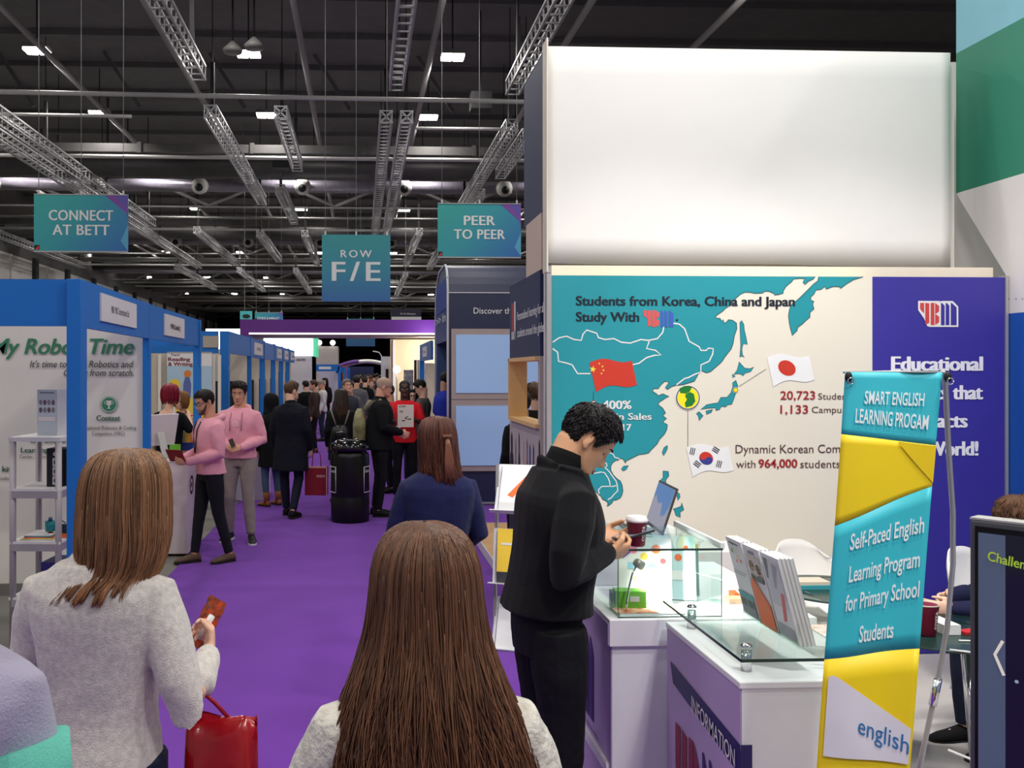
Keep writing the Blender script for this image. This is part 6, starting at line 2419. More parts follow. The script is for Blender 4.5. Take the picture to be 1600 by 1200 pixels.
Fp = Flat((0, -.0005, 0), (1, 0, 0), (0, 0, 1))
m = MB()
Fp.rect(m, .02, .295, .125, .303, .001, 0)
for row in range(2):
    for c_ in range(4):
        Fp.disc(m, .026 + c_ * .031, .23 - row * .052, .0125, .001, 1 + (row + c_) % 2, 14, .019)
Fp.rect(m, .01, .10, .135, .13, .001, 3)
m.build('print', [P_('greydark', (110, 112, 120)), P_('badge', (120, 112, 118)), P_('badge2', (96, 74, 84)), P_('robot', (206, 196, 196))], o, fix=False)
o = empty('robot_kit', SL(.19, .10, 1.119), radians(-4), 'black boxed kit with three round windows on the upper shelf', 'box')
MB().span((0, 0, 0), (.115, .16, .265)).build('case', M('kit_black', (22, 22, 24), .4), o, bevel=.004)
for k_ in range(3):
    MB().span((.045, -.006, .015 + k_ * .063), (.10, 0, .073 + k_ * .063)).build('window', M('kit_silver', (190, 190, 190), .4), o)
    MB().lathe([(.001, 0), (.016, 0), (.018, .004), (.001, .005)], (0, 0, 0), 16).mesh('x', BLACK)
    q_ = MB()
    Flat((0, -.0065, 0), (1, 0, 0), (0, 0, 1)).disc(q_, .0725, .044 + k_ * .063, .018, .001)
    q_.build('lens', BLACK, o, fix=False)
q_ = MB()
Flat((0, -.001, 0), (1, 0, 0), (0, 0, 1)).disc(q_, .0725, .228, .027, .001, 0, 18, .018)
q_.build('badge', M('kit_silver'), o, fix=False)
tag(MB().box(SL(.30, .20, 1.119 + .13), (.10, .10, .26), rz=-.07).build('box', M('kit_dark_grey', (52, 50, 54), .5)), 'dark grey box behind the kit with round windows', 'box')
o = empty('robot_toy', SL(.21, .12, .759), radians(-4), 'small teal and orange robot toy on the middle shelf', 'toy')
MB().tube([(0, 0, .05), (0, 0, .12)], [.034, .036], 16).build('body', M('toy_teal', (20, 128, 136), .35), o)
MB().ell((0, 0, .025), (.022, .022, .025), 14, 8).build('foot', M('toy_orange', (224, 96, 30), .4), o)
MB().tube([(.0, 0, .12), (0, 0, .145)], [.016, .012], 12).build('head', M('toy_blue', (36, 90, 130), .4), o)
o = empty('robot_toy', SL(.30, .16, .759), radians(-4), 'wired robot toy with an orange base behind the shelf post', 'toy')
MB().span((-.04, -.03, 0), (.03, .03, .03)).build('base', M('toy_orange'), o)
MB().span((-.03, -.02, .03), (.03, .03, .09)).build('body', M('toy_dark', (40, 44, 46), .5), o)
MB().tube([(-.05, -.03, .02), (-.06, -.04, .09), (-.03, -.03, .13), (.0, 0, .1)], .004, 6).build('wire', BLACK, o)
for i in range(5):
    mt = (P_('greypale', (206, 204, 204)), YE, P_('rose', (214, 96, 96)), TE, WHITE)[i]
    tag(MB().box(SL(.14 + .004 * i, .14, .7585 + .0035 + i * .0075), (.22 - .012 * i, .20, .007), rz=-.07 + .05 * (i % 3)).build('booklet', mt),
        ('pale grey', 'yellow', 'rose pink', 'teal', 'white')[i] + ' booklet in the flat pile on the middle shelf', 'booklet')
o = empty('kit_box', SL(.16, .08, .379), radians(-4), 'indigo printed box on the bottom shelf', 'box')
MB().span((0, 0, 0), (.17, .26, .22)).build('carton', M('kit_indigo', (48, 42, 124), .45, var=.1), o, bevel=.003)
q_ = MB()
Flat((0, -.001, 0), (1, 0, 0), (0, 0, 1)).poly(q_, [(.09, .17), (.15, .185), (.15, .20), (.09, .19)], .001)
Flat((0, -.001, 0), (1, 0, 0), (0, 0, 1)).disc(q_, .04, .06, .025, .001)
q_.build('print', P_('greypale', (206, 204, 204)), o, fix=False)
tag(MB().tube([SL(.20, .3, 1.09), SL(.12, .5, .95), SL(.06, .6, .80), SL(.0, .9, .70), SL(-.15, 1.2, .5), SL(-.3, 1.4, .05), SL(-.4, 1.5, .005)], .004, 6).build('cable', BLACK), 'thin black cable hanging behind the silver shelf unit', 'cable')

# ------------------------------------------------------------------ white counter of the second booth and what stands on it
wy0, wy1 = 9.57, 10.2
xl, xr = at(236, 9.6).x, -1.80
r = empty('counter', (xl, wy0, 0), 0, 'plain white counter with a round black logo, by the man in glasses', 'counter')
PW = M('counter_pinkwhite', (222, 208, 214), .45, var=.01)
bw(MB().span((xl, wy0, .03), (xr, wy1, .98)), 'carcass', PW, r)
bw(MB().span((xl - .01, wy0 - .01, .98), (xr + .01, wy1, 1.0)), 'top', M('counter_white'), r)
m = MB()
Fw = Flat((xr + .001, 0, 0), (0, 1, 0), (0, 0, 1))
Fw.ring(m, 9.78, .72, .085, .03, .002, 0, 24)
Fw.disc(m, 9.78, .72, .03, .002, 0, 14)
bf(m, 'logo', BLACK, r)
im = empty('desktop_computer', (at(249, 9.72).x, 9.75, 1.0), radians(232), 'white flat desktop computer seen from behind on the white counter', 'computer')
R3 = Matrix.Rotation(radians(-12), 3, 'X')
MB().box((0, 0, .30), (.50, .02, .34), mat=R3).build('display_back', M('computer_white', (222, 214, 218), .3), im, bevel=.006)
MB().span((-.08, .02, 0), (.08, .18, .012)).build('foot', M('kit_silver'), im)
MB().bar((0, .14, .01), (0, .04, .28), .09, .012).build('neck', M('kit_silver'), im)
q_ = MB()
q_.ell((0, .05, .30), (.03, .004, .034), 12, 8)
x = at(276, 9.7).x
tag(MB().span((x - .055, 9.70, 1.0005), (x + .055, 9.74, 1.15)).build('box', GR), 'lime green box on the white counter', 'box')
x = at(277, 9.62).x
o = empty('card_box', (x, 9.62, 1.0005), 0, 'small white box with a dark dot in front of the lime box', 'box')
MB().span((-.035, 0, 0), (.035, .05, .07)).build('carton', WHITE, o)
q_ = MB(); Flat((0, -.001, 0), (1, 0, 0), (0, 0, 1)).disc(q_, 0, .035, .016, .001, 0, 12); q_.build('dot', P_('greydark', (110, 112, 120)), o, fix=False)
x = at(255, 9.62).x
tag(MB().span((x - .09, 9.6, 1.0005), (x + .08, 9.68, 1.012)).build('keyboard', WHITE), 'flat white keyboard on the white counter', 'keyboard')

# poster of a book and a penguin at the back of the second booth
a, b = PY(261, 700, 12.9), PY(331, 552, 12.9)
r = empty('roll_banner', ((a[0] + b[0]) / 2, 12.9, 0), 0, 'pale banner about reading and writing with a yellow spot and a bird drawing', 'banner')
w, h = b[0] - a[0], b[1] - .02
bw(MB().span((a[0], 12.9, .06), (b[0], 12.91, b[1])), 'sheet', M('roll_sky', (176, 206, 224), .5, var=.05), r)
bw(MB().span((a[0] - .02, 12.84, 0), (b[0] + .02, 12.98, .06)), 'base', SILVER, r)
bw(MB().span((a[0], 12.895, b[1] - .0), (b[0], 12.915, b[1] + .02)), 'top_rail', SILVER, r)
Fr = Flat((0, 12.899, 0), (1, 0, 0), (0, 0, 1))
m = MB()
Fr.rect(m, a[0], PY(270, 572, 12.9)[1], b[0], b[1], .001, 0)
c = PY(273, 601, 12.9); Fr.disc(m, c[0], c[1], .08, .002, 1)
pc = PY(292, 603, 12.9)
Fr.poly(m, [(pc[0] - .05, pc[1] - .16), (pc[0] + .05, pc[1] - .17), (pc[0] + .06, pc[1] + .02), (pc[0] + .03, pc[1] + .14), (pc[0] - .02, pc[1] + .14), (pc[0] - .05, pc[1] + .02)], .002, 2)
Fr.disc(m, pc[0] + .01, pc[1] + .17, .05, .003, 3)
Fr.rect(m, a[0], .9, b[0], PY(270, 622, 12.9)[1], .0015, 1)
bf(m, 'print', [WHITE, YE, P_('bird', (96, 108, 170)), P_('birdorange', (226, 130, 60))], r)
m = MB()
ptxt(m, Fr, 12.9, 'Teach', 267, 556, 3.5, 281, .01, .2, 'L', .003)
ptxt(m, Fr, 12.9, 'Reading', 263, 564, 6, 297, .04, 0, 'L', .003)
ptxt(m, Fr, 12.9, '& Writing', 263, 571.5, 6, 301, .04, 0, 'L', .003)
bf(m, 'lettering', P_('maroon', (130, 36, 56)), r)
r = empty('cream_partition', (at(300, 12.99).x, 13.0, 0), 0, 'cream partition wall behind the reading banner', 'wall panel')
bw(MB().span((-5.0, 13.0, 0), (-2.10, 13.06, 2.16)), 'panel', M('wall_cream'), r)
for px in (250, 334, 343):
    X = PY(px, 600, 12.98)[0]
    bw(MB().span((X - .02, 12.95, 0), (X + .02, 13.0, 2.15)), 'batten', OFFW, r)
# table of yellow leaflets further along
r = empty('display_table', (at(407, 14).x, 14, 0), 0, 'pale draped table with yellow leaflets behind the second man in pink', 'table')
X = at(407, 14).x
bw(MB().span((X - .35, 13.6, .012), (X + .12, 14.4, .85)), 'drape', M('drape_lilac', (196, 186, 200), .7), r)
bw(MB().span((X - .36, 13.59, .85), (X + .13, 14.41, .87)), 'table_top', WHITE, r)
tag(MB().span((X - .3, 13.7, .8705), (X + .1, 14.2, .93)).build('leaflet_pile', P_('yellow', (244, 206, 70))), 'pile of yellow leaflets on the draped table', 'leaflet')
# ------------------------------------------------------------------ people close to the camera
SHOE_B, JEAN, BLKC = cloth('shoe_black', (24, 24, 26), .05, .1), cloth('jean_navy', (34, 40, 62), .12, .3), cloth('black', (17, 17, 20), .12, .25)

# woman in the pale grey fuzzy sweater, seen from behind
p = at(158, 2.42)
g = Person('woman from behind in a fuzzy pale grey sweater with straight light brown shoulder-length hair', (p.x, p.y, .012), radians(-9), 1.69, 'fair', True, .0055,
           head=(radians(-16), radians(6), 0), width=.91, hshift=(.066, 0, 0),
           J=dict(elR=(.262, -.05, 1.075), wrR=(.250, .150, 1.155), elL=(-.235, .02, 1.10), wrL=(-.16, .20, 1.08)),
           hand_kw=dict(R=dict(d=(-.25, .85, .40), pn=(-.9, -.2, .35), up=(0, .2, 1), curl=.95), L=dict(d=(.5, .8, .1), pn=(.4, -.2, .8), curl=.5)))
g.body(.0045)
SWE = M('knit_grey', (228, 220, 212), .95, var=.0, rgb2=(204, 196, 190), vs=70, bump=.4, bs=260, spec=.1, sheen=.4)
g.top('sweater', SWE, .80, .030, 1.02, 1.08, disp=.016, collar=(.035, .068), voxel=.0065, dscale=.16)
g.bottoms('trousers', JEAN)
g.shoes(SHOE_B)
HB = [(0, .128, .004, .0, .018, 0), (.05, .122, .058, -.075, .075, 0), (.12, .098, .092, -.108, .098, .0), (.22, .050, .112, -.128, .108, .0), (.36, -.03, .118, -.136, .105, .0), (.52, -.115, .120, -.138, .095, .0),
      (.66, -.185, .112, -.140, .078, -.008), (.78, -.212, .116, -.168, .070, -.022), (.90, -.238, .130, -.188, .060, -.034), (1.0, -.258, .138, -.198, .055, -.040)]
g.long_hair(HB, (146, 108, 78), 3000, 4, .85, .004, .0017, (.80, 1.0), 15, 90, ((.30, .27, .25), (1.35, 1.25, 1.15)), tipc=(1.25, 1.12, .98), frame=Matrix.Translation(g.j['head']) @ Matrix.Rotation(radians(-16), 4, 'Z') @ Matrix.Scale(g.k * 1.02, 4))
# the snack she holds
hp = g.root.matrix_world
bpy.context.view_layer.update()


def world(pers, v):
    R = Matrix.Rotation(pers.root.rotation_euler[2], 3, 'Z')
    return R @ Vector(v) + Vector(pers.root.location)


wr = world(g, g.j['wrR'])
o = empty('snack_bar', wr + Vector((-.028, .115, .050)), radians(-25), 'crumpled orange and brown snack wrapper held by the woman in grey', 'snack')
o.rotation_euler = (radians(-12), radians(24), radians(-20))
vs, fs = [], []
for i in range(9):
    for q in range(13):
        x, z = -.030 + .0075 * i, -.06 + .0125 * q
        t_ = .012 * sin(pi * i / 8) * sin(pi * min(1, max(0, (q - .6) / 10.8))) ** .6
        vs.append((x + .002 * sin(q * 2.1), -t_ - .0008 - .002 * noise.noise(Vector((i, q, 1))), z))
        vs.append((x + .002 * sin(q * 2.1), t_ + .0008, z))
for i in range(8):
    for q in range(12):
        a_ = (i * 13 + q) * 2
        fs.append((a_, a_ + 26, a_ + 28, a_ + 2))
        fs.append((a_ + 1, a_ + 3, a_ + 29, a_ + 27))
m = MB().add(vs, fs, 0, True)
m.build('wrapper', M('wrapper', (216, 84, 40), .25, rgb2=(96, 64, 52), vs=55, metal=.25), o)
m = MB().tube([(.004, -.016, -.03), (.012, -.020, .045)], [.008, .010], 8)
m.build('white_stripe', WHITE, o)
# red shiny bag hanging from her forearm
el = world(g, g.j['elR'])
o = empty('red_bag', (el.x + .075, el.y + .10, .70), radians(-12), 'shiny red bag hanging at the hip of the woman in grey', 'bag')
m = MB()
prof = [(0, .08, .05), (.03, .092, .06), (.15, .095, .06), (.245, .092, .04), (.285, .095, .018), (.295, .093, .006)]
rr = []
for z, w, d in prof:
    rr.append([(w * (abs(cos(t_)) ** .45) * (1 if cos(t_) > 0 else -1) + .006 * sin(z * 60 + k_), d * (abs(sin(t_)) ** .5) * (1 if sin(t_) > 0 else -1), z + (.012 * sin(k_ * .9) if z > .2 else 0)) for k_, t_ in enumerate([2 * pi * i / 28 for i in range(28)])])
m.rings(rr)
m.build('bag_body', M('bag_red', (150, 10, 18), .22, var=.2, vs=12, bump=.3, bs=14, coat=.4), o)
m = MB()
R_ = Matrix.Rotation(radians(12), 3, 'Z')
top_ = R_ @ (el + Vector((.0, .05, .045)) - Vector(o.location))
for sx in (-.06, .06):
    m.tube([(sx - .03, 0, .28), (sx * .5 - .05, .0, .33), top_ + Vector((0, sx * .3, 0)), top_ + Vector((-.03, sx * .3, -.03))], .006, 6)
m.build('handle', M('bag_red'), o)

# girl with long wavy brown hair, seen from behind
p = at(666, 1.62)
b_ = Person('girl from behind with long wavy dark brown hair over a cream quilted jacket', (p.x, p.y, .012), radians(2), 1.625, 'fair', True, .0065, head=(0, radians(12), 0), width=.95,
            J=dict(elR=(.26, .02, 1.12), wrR=(.17, .20, 1.03), elL=(-.26, .02, 1.12), wrL=(-.15, .22, 1.05)), hand_kw=dict(L=dict(d=(.4, .8, .2), curl=.6), R=dict(d=(-.4, .8, .2), curl=.6)))
b_.body(.006)
CRM = M('quilt_cream', (232, 226, 214), .9, var=.0, rgb2=(206, 198, 186), vs=40, bump=.9, bs=60, spec=.1, sheen=.3)
b_.top('jacket', CRM, .78, .026, 1.02, 1.18, disp=.014, voxel=.0065, collar=(.05, .075), dscale=.07)
b_.bottoms('trousers', JEAN)
b_.shoes(SHOE_B)
HL = [(0, .135, .004, .0, .018, 0), (.035, .128, .050, -.070, .070, 0), (.09, .104, .084, -.104, .095, 0), (.16, .055, .104, -.124, .106, 0), (.26, -.01, .110, -.132, .106, .0), (.37, -.085, .120, -.144, .104, .0),
      (.48, -.155, .140, -.168, .100, .0), (.60, -.235, .168, -.186, .092, .002), (.72, -.32, .188, -.196, .080, .006), (.86, -.43, .196, -.200, .070, .010), (1.0, -.56, .190, -.198, .060, .012)]
b_.long_hair(HL, (104, 73, 54), 5200, 9, .72, .020, .0016, (.72, 1.0), 20, 120, ((.30, .27, .26), (1.75, 1.55, 1.4)), tipc=(1.15, 1.0, .85), frame=Matrix.Translation(b_.j['head']) @ Matrix.Scale(b_.k * .97, 4))

# woman in the navy blue sweater
p = at(684, 4.70)
n_ = Person('woman from behind in a dark blue sweater with half pinned reddish brown hair', (p.x, p.y, .012), radians(4), 1.665, 'fair', True, .007, head=(radians(-12), radians(4), 0), width=1.05,
            J=dict(elR=(.232, .02, 1.13), wrR=(.15, .20, 1.02), elL=(-.232, .02, 1.13), wrL=(-.15, .20, 1.02)), hand_kw=dict(L=dict(d=(.5, .7, 0), curl=.6), R=dict(d=(-.5, .7, 0), curl=.6)))
n_.body(.007)
n_.top('sweater', cloth('navy_knit', (25, 29, 70), .14, .5, 240, .9, sheen=.05), .82, .026, 1.02, 1.06, disp=.016, voxel=.0075, collar=(.02, .066), flare=.01)
n_.bottoms('trousers', JEAN)
n_.shoes(SHOE_B)
HN = [(0, .130, .004, .0, .018, 0), (.06, .122, .056, -.074, .074, 0), (.14, .098, .086, -.106, .096, 0), (.25, .05, .102, -.122, .104, 0), (.42, -.03, .106, -.128, .100, .004), (.60, -.11, .106, -.130, .086, .010),
      (.75, -.175, .112, -.140, .070, .016), (.88, -.235, .118, -.146, .062, .02), (1.0, -.30, .112, -.146, .055, .02)]
n_.long_hair(HN, (92, 54, 42), 1800, 11, .8, .008, .0019, (.74, 1.0), 15, 70, ((.30, .26, .26), (1.45, 1.3, 1.25)), tipc=(1.2, 1.0, .9), frame=Matrix.Translation(n_.j['head']) @ Matrix.Rotation(radians(-8), 4, 'Z') @ Matrix.Scale(n_.k, 4))
m = MB()
hc = n_.j['head']
for i in range(26):
    x = .028 + .012 * sin(i * 1.7)
    m.tube([hc + Vector((.030 + .004 * sin(i), -.134, .03)), hc + Vector((x + .006, -.142, -.02)), hc + Vector((x + .010 * sin(i * 2.3) + .01, -.146, -.10)), hc + Vector((x + .022 * sin(i * 3.1) + .012, -.148, -.20 - .03 * sin(i * 5)))], [.004, .0045, .004, .001], 5)
n_.part('pinned_lock', m, M('lock_auburn', (112, 66, 50), .4, var=.3, vs=40))
n_.part('hair_clip', MB().box(hc + Vector((.030, -.140, .032)), (.045, .014, .012)), M('clip_gold', (150, 110, 90), .3, metal=.5))

# shoulder of a person at the edge: lilac and mint hooded top
p = at(-112, 1.62)
l_ = Person('person cut off by the view, a lilac hooded shoulder with mint sleeve showing', (p.x, p.y, .012), radians(-4), 1.70, 'fair', True, .009, width=1.12)
l_.body(.01)
l_.cap_hair((70, 50, 40), .02)
l_.top('hooded_top', cloth('lilac_fleece', (186, 178, 204), .08, .5, 200, .95, sheen=.4), .80, .035, 1.03, 1.2, disp=.018, hood=True)
l_.bottoms('trousers', JEAN)
l_.shoes(SHOE_B)
q = 1.0
m = MB()
sh, el = l_.j['shR'], l_.j['elR']
# mint stripe round the upper sleeve
a0, a1 = sh.lerp(el, .30), sh.lerp(el, .95)
m.tube([a0, a0.lerp(a1, .5), a1], [.087 * l_.k, .080 * l_.k, .074 * l_.k], 24)
l_.part('mint_sleeve', m, cloth('mint_fleece', (120, 216, 196), .06, .4, 200, .95))
# man in the black coat, reading his phone beside the counter
p = at(857, 3.42)
k_ = Person('man in a black coat looking down at a phone beside the glass case', (p.x, p.y, .012), radians(-82), 1.835, 'tan', False, .0055, lean=radians(7), width=.95,
            head=(radians(-8), radians(36), 0), hshift=(0, .045, -.050),
            J=dict(elR=(.240, -.03, 1.150), wrR=(.110, .165, 1.185), elL=(-.240, .0, 1.160), wrL=(-.075, .205, 1.205)),
            hand_kw=dict(R=dict(d=(-.42, .90, -.06), pn=(-.75, -.2, .6), up=(-.2, .3, .9), curl=1.0, thumb=.8, index=.9), L=dict(d=(.30, .95, .0), pn=(.6, -.2, .75), up=(0, .3, .9), curl=.85, thumb=.8)))
k_.body(.0040, n=72)
k_.face((36, 28, 26), True, True, (170, 108, 94))
k_.cap_hair((24, 20, 20), .013, .008, 'hair', 72, .0, -.010, .0, 3, .45, .005, 2200, .020)
COAT = cloth('black_coat', (15, 14, 18), .12, .35, 300, .9, sheen=.05)


def lapels(mb):
    k = k_.k
    for sd in (-1, 1):
        mb.tube([k_.U(sd * .085, -.06, 1.485), k_.U(sd * .088, .02, 1.475), k_.U(sd * .075, .085, 1.40), k_.U(sd * .03, .125, 1.27), k_.U(sd * .01, .130, 1.20)], [(.022 * k, .012 * k), (.026 * k, .012 * k), (.034 * k, .012 * k), (.026 * k, .012 * k), (.012 * k, .01 * k)], 12, ref=(0, 1, 0))
    mb.tube([k_.U(.07, -.065, 1.475), k_.U(.0, -.098, 1.49), k_.U(-.07, -.065, 1.475)], [(.028 * k, .014 * k)] * 3, 12, ref=(0, 1, 0))


k_.top('coat', COAT, .975, .026, 1.0, 1.06, disp=.010, voxel=.006, flare=.012, extra=lapels, dscale=.2,
       rows=[(.975, .172, .132, -.012), (1.01, .168, .126, -.010), (1.08, .160, .120, -.004), (1.18, .166, .122, 0), (1.29, .178, .126, -.004), (1.365, .172, .114, -.014), (1.42, .132, .088, -.018), (1.47, .085, .070, -.02)])
nb = k_.j['neck']
hd = k_.HT @ Vector((0, -.035, -.05))
ax = (hd - nb).normalized()
m = MB().tube([nb - ax * .03, nb + ax * .03, nb + ax * .062, nb + ax * .085], [(.082, .080), (.070, .072), (.067, .069), (.066, .068)], 24, ref=(0, 1, 0))
k_.part('polo_neck', m, cloth('polo_black', (12, 12, 14), .1, .4, 260, .9))
m = MB()
for i in range(3):
    m.ell(k_.j['wrR'].lerp(k_.j['elR'], .16 + .05 * i) + Vector((.046, -.012, -.012)), (.006, .006, .006), 8, 6)
k_.part('cuff_buttons', m, M('button_grey', (70, 70, 76), .3))
k_.bottoms('trousers', cloth('trouser_black', (18, 18, 22), .1, .3, 200, .8), 1.07, 1.07)
k_.shoes(SHOE_B)
a_, b2 = k_.j['wrR'], k_.j['wrL']
ph = world(k_, (a_ + b2) * .5 + Vector((.0, .135, .038)))
o = empty('mobile_phone', ph, radians(-82), 'dark mobile phone held by the man in the black coat', 'phone')
o.rotation_euler = (radians(14), 0, radians(-84))
MB().span((-.036, -.075, -.004), (.036, .075, .004)).build('case', M('phone_dark', (34, 36, 40), .3), o, bevel=.003)
MB().span((-.033, -.071, .0042), (.033, .071, .0048)).build('screen', M('phone_screen', (120, 130, 140), .15, emit=.25, var=0), o)
# ------------------------------------------------------------------ people further down the aisle
PINK = cloth('pink_sweat', (232, 160, 176), .06, .3, 220, .9, sheen=.2)
GREYT = cloth('chino_grey', (150, 140, 132), .08, .25)
TAN = M('suede_tan', (150, 92, 50), .8, bump=.2)


def mk(label, px, d, rz, h, **kw):
    p = at(px, d)
    z = kw.pop('z', .012)
    return Person(label, (p.x, p.y, z), radians(rz), h, **kw)


# man in pink with glasses, holding a red leaflet
a = mk('bearded man with glasses in a pink hooded sweatshirt holding a red leaflet', 328, 9.18, 122, 1.72, skin='olive', voxel=.008, head=(radians(8), radians(14), 0), lean=radians(3),
       J=dict(elL=(-.235, -.02, 1.12), wrL=(-.10, .26, 1.04), elR=(.235, .0, 1.12), wrR=(.06, .25, 1.06), knR=(.09, .07, .50), anR=(.06, .14, .085), toeR=(.08, .32, .03), knL=(-.10, -.05, .50), anL=(-.12, -.16, .085), toeL=(-.14, .0, .03)),
       hand_kw=dict(L=dict(d=(.25, .95, .1), pn=(.9, -.1, .3), curl=.8), R=dict(d=(-.3, .95, .1), pn=(-.8, 0, .4), curl=.7)))
a.body(.006, 64).face((30, 22, 20), True, False, (150, 92, 84)).cap_hair((30, 22, 20), .010, .008, strands=500, slen=.022, seed=5).beard((84, 60, 50), .0016).glasses()
a.top('hooded_top', PINK, .90, .030, 1.0, 1.10, disp=.018, hood=True, flare=.004)
a.bottoms('trousers', cloth('black_jean', (26, 26, 32), .1, .2), taper=.92)
a.shoes(M('suede_brown', (92, 70, 54), .8, bump=.2))
m = MB()
for sd in (-1, 1):
    m.tube([a.U(sd * .055, .095, 1.44), a.U(sd * .045, .135, 1.36), a.U(sd * .025, .148, 1.22), a.U(sd * .008, .152, 1.12)], .006, 6)
a.part('lanyard', m, M('strap_black', (22, 22, 24), .6))
w = world(a, (a.j['wrL'] + a.j['wrR']) * .5 + Vector((-.02, .12, .05)))
o = empty('leaflet', w, radians(122), 'dark red folded leaflet held by the man with glasses', 'leaflet')
o.rotation_euler = (radians(-30), 0, radians(150))
MB().span((-.10, -.003, -.07), (.10, .003, .07)).build('sheet', M('leaflet_red', (140, 20, 44), .4), o)
MB().span((-.06, -.0045, .0), (.03, -.0032, .03)).build('print', M('leaflet_pale', (206, 150, 150), .5), o)
# second man in pink, facing the camera
b = mk('dark haired man in a pink hooded sweatshirt and grey trousers facing down the aisle', 374, 10.25, 172, 1.79, skin='olive', voxel=.008, head=(radians(4), radians(12), 0),
       J=dict(elL=(-.25, -.02, 1.12), wrL=(-.09, .20, 1.05), elR=(.25, -.02, 1.12), wrR=(.09, .20, 1.06), anL=(-.14, .02, .085), toeL=(-.20, .19, .03), anR=(.14, -.10, .085), toeR=(.17, .07, .03)),
       hand_kw=dict(L=dict(d=(.8, .6, -.1), pn=(.2, -.8, -.4), curl=.7), R=dict(d=(-.8, .6, -.1), pn=(-.2, -.8, -.4), curl=.7)))
b.body(.006, 64).face((28, 20, 18), True, False, (160, 98, 88)).cap_hair((24, 18, 16), .010, .014, strands=600, slen=.025, seed=8)
b.top('hooded_top', PINK, .92, .030, 1.0, 1.10, disp=.018, hood=True, flare=.004)
b.bottoms('trousers', GREYT, r=1.05)
b.shoes(M('trainer_black', (22, 22, 24), .5), M('sole_white', (220, 216, 212), .5))
m = MB()
for sd in (-1, 1):
    m.tube([b.U(sd * .06, .10, 1.42), b.U(sd * .065, .148, 1.34), b.U(sd * .062, .158, 1.22)], .005, 6)
b.part('drawstring', m, M('string_mauve', (170, 120, 130), .7))
m = MB()
Fz = Flat(b.U(0, .158, 1.30), (-1, 0, 0), (0, 0, 1))
Fz.ring(m, 0, 0, .030, .008, .004, 0, 20)
Fz.ring(m, 0, 0, .014, .006, .004, 0, 16)
o = m.build('chest_print', M('print_pinkpale', (240, 206, 210), .7), b.root, fix=False)
w = world(b, (b.j['wrL'] + b.j['wrR']) * .5 + Vector((0, .09, .05)))
o = empty('card', w, radians(172), 'small dark card in the hands of the second man in pink', 'card')
MB().box((0, 0, 0), (.05, .012, .09), mat=Matrix.Rotation(.4, 3, 'Y')).build('card_body', M('card_dark', (70, 66, 60), .5), o)

# woman with cherry red bob in the second booth
c = mk('woman with a cherry red bob and black low-backed top, seen from behind', 265, 11.0, -14, 1.74, skin='fair', fem=True, voxel=.009,
       J=dict(elR=(.27, .06, 1.16), wrR=(.13, .26, 1.36)), hand_kw=dict(R=dict(d=(-.3, .6, .5), curl=.8)))
c.body()
c.cap_hair((150, 30, 56), .022, .012, lo=-.05, ridge=.002, seed=2)
HBOB = [(0, .135, .004, .0, .018, 0), (.1, .124, .060, -.08, .075, 0), (.25, .095, .092, -.112, .095, 0), (.5, .03, .108, -.126, .10, 0), (.8, -.06, .106, -.112, .09, 0), (1, -.115, .085, -.085, .07, 0)]
c.long_hair(HBOB, (158, 34, 62), 420, 2, .9, .002, .003, (.9, 1.0), 10, 30, ((.5, .45, .45), (1.35, 1.2, 1.2)), name='bob')
c.top('black_top', BLKC, .86, .020, .72, 1.0, rows=[(.90, .158, .112, -.01), (1.05, .142, .100, 0), (1.15, .148, .104, 0), (1.28, .172, .118, -.004), (1.37, .170, .100, -.014), (1.395, .150, .075, -.01)])
m = MB()
for i in range(8):
    v = i / 7
    hw = .075 * (1 - v) + .006
    m.bar(c.U(-hw, -.138 - .006 * sin(pi * v), 1.40 - .15 * v), c.U(hw, -.138 - .006 * sin(pi * v), 1.40 - .15 * v), .024, .010)
c.part('bare_back', m, SKIN('fair'))
c.skirt('skirt', BLKC, .5)
c.shoes(SHOE_B)
w = world(c, c.j['wrR'])
o = empty('tote_bag', (w.x + .03, w.y + .06, w.z - .42), radians(14), 'rainbow striped tote bag held by the woman with the red bob', 'bag')
MB().span((-.20, -.04, 0), (.20, .04, .36)).build('bag_body', gradient_mat('rainbow', [(0, (60, 130, 160)), (.18, (90, 170, 160)), (.32, (226, 190, 60)), (.5, (226, 110, 40)), (1, (206, 70, 40))], 'X', .6, 'Object', 2.5, .5), o, bevel=.01)
MB().span((-.201, -.041, .0), (.201, .041, .10)).build('base_panel', M('bag_navy', (30, 50, 130), .6), o)
m = MB()
Flat((-.2, -.042, 0), (1, 0, 0), (0, 0, 1)).text(m, 'Promethean', .21, .23, .042, .30, .02, 0, .002, 0, 'C')
m.build('lettering', WHITE, o, fix=False)
m = MB()
m.tube([(-.1, 0, .36), (-.08, 0, .41), (0, 0, .432), (.08, 0, .41), (.1, 0, .36)], .010, 6)
m.build('handle', M('bag_orange', (206, 90, 50), .6), o)
w = world(c, c.U(-.05, -.20, 1.15))
o = empty('shoulder_bag', w, radians(-14), 'black shoulder bag with a pale strap on the back of the red haired woman', 'bag')
MB().span((-.16, -.04, -.09), (.12, .05, .07)).build('bag_body', M('bag_black_gloss', (18, 18, 20), .3), o, bevel=.02)
MB().tube([(.12, .0, .05), (.16, .05, .20), (.13, .16, .33)], .012, 6).build('strap', M('strap_pale', (196, 206, 210), .5), o)
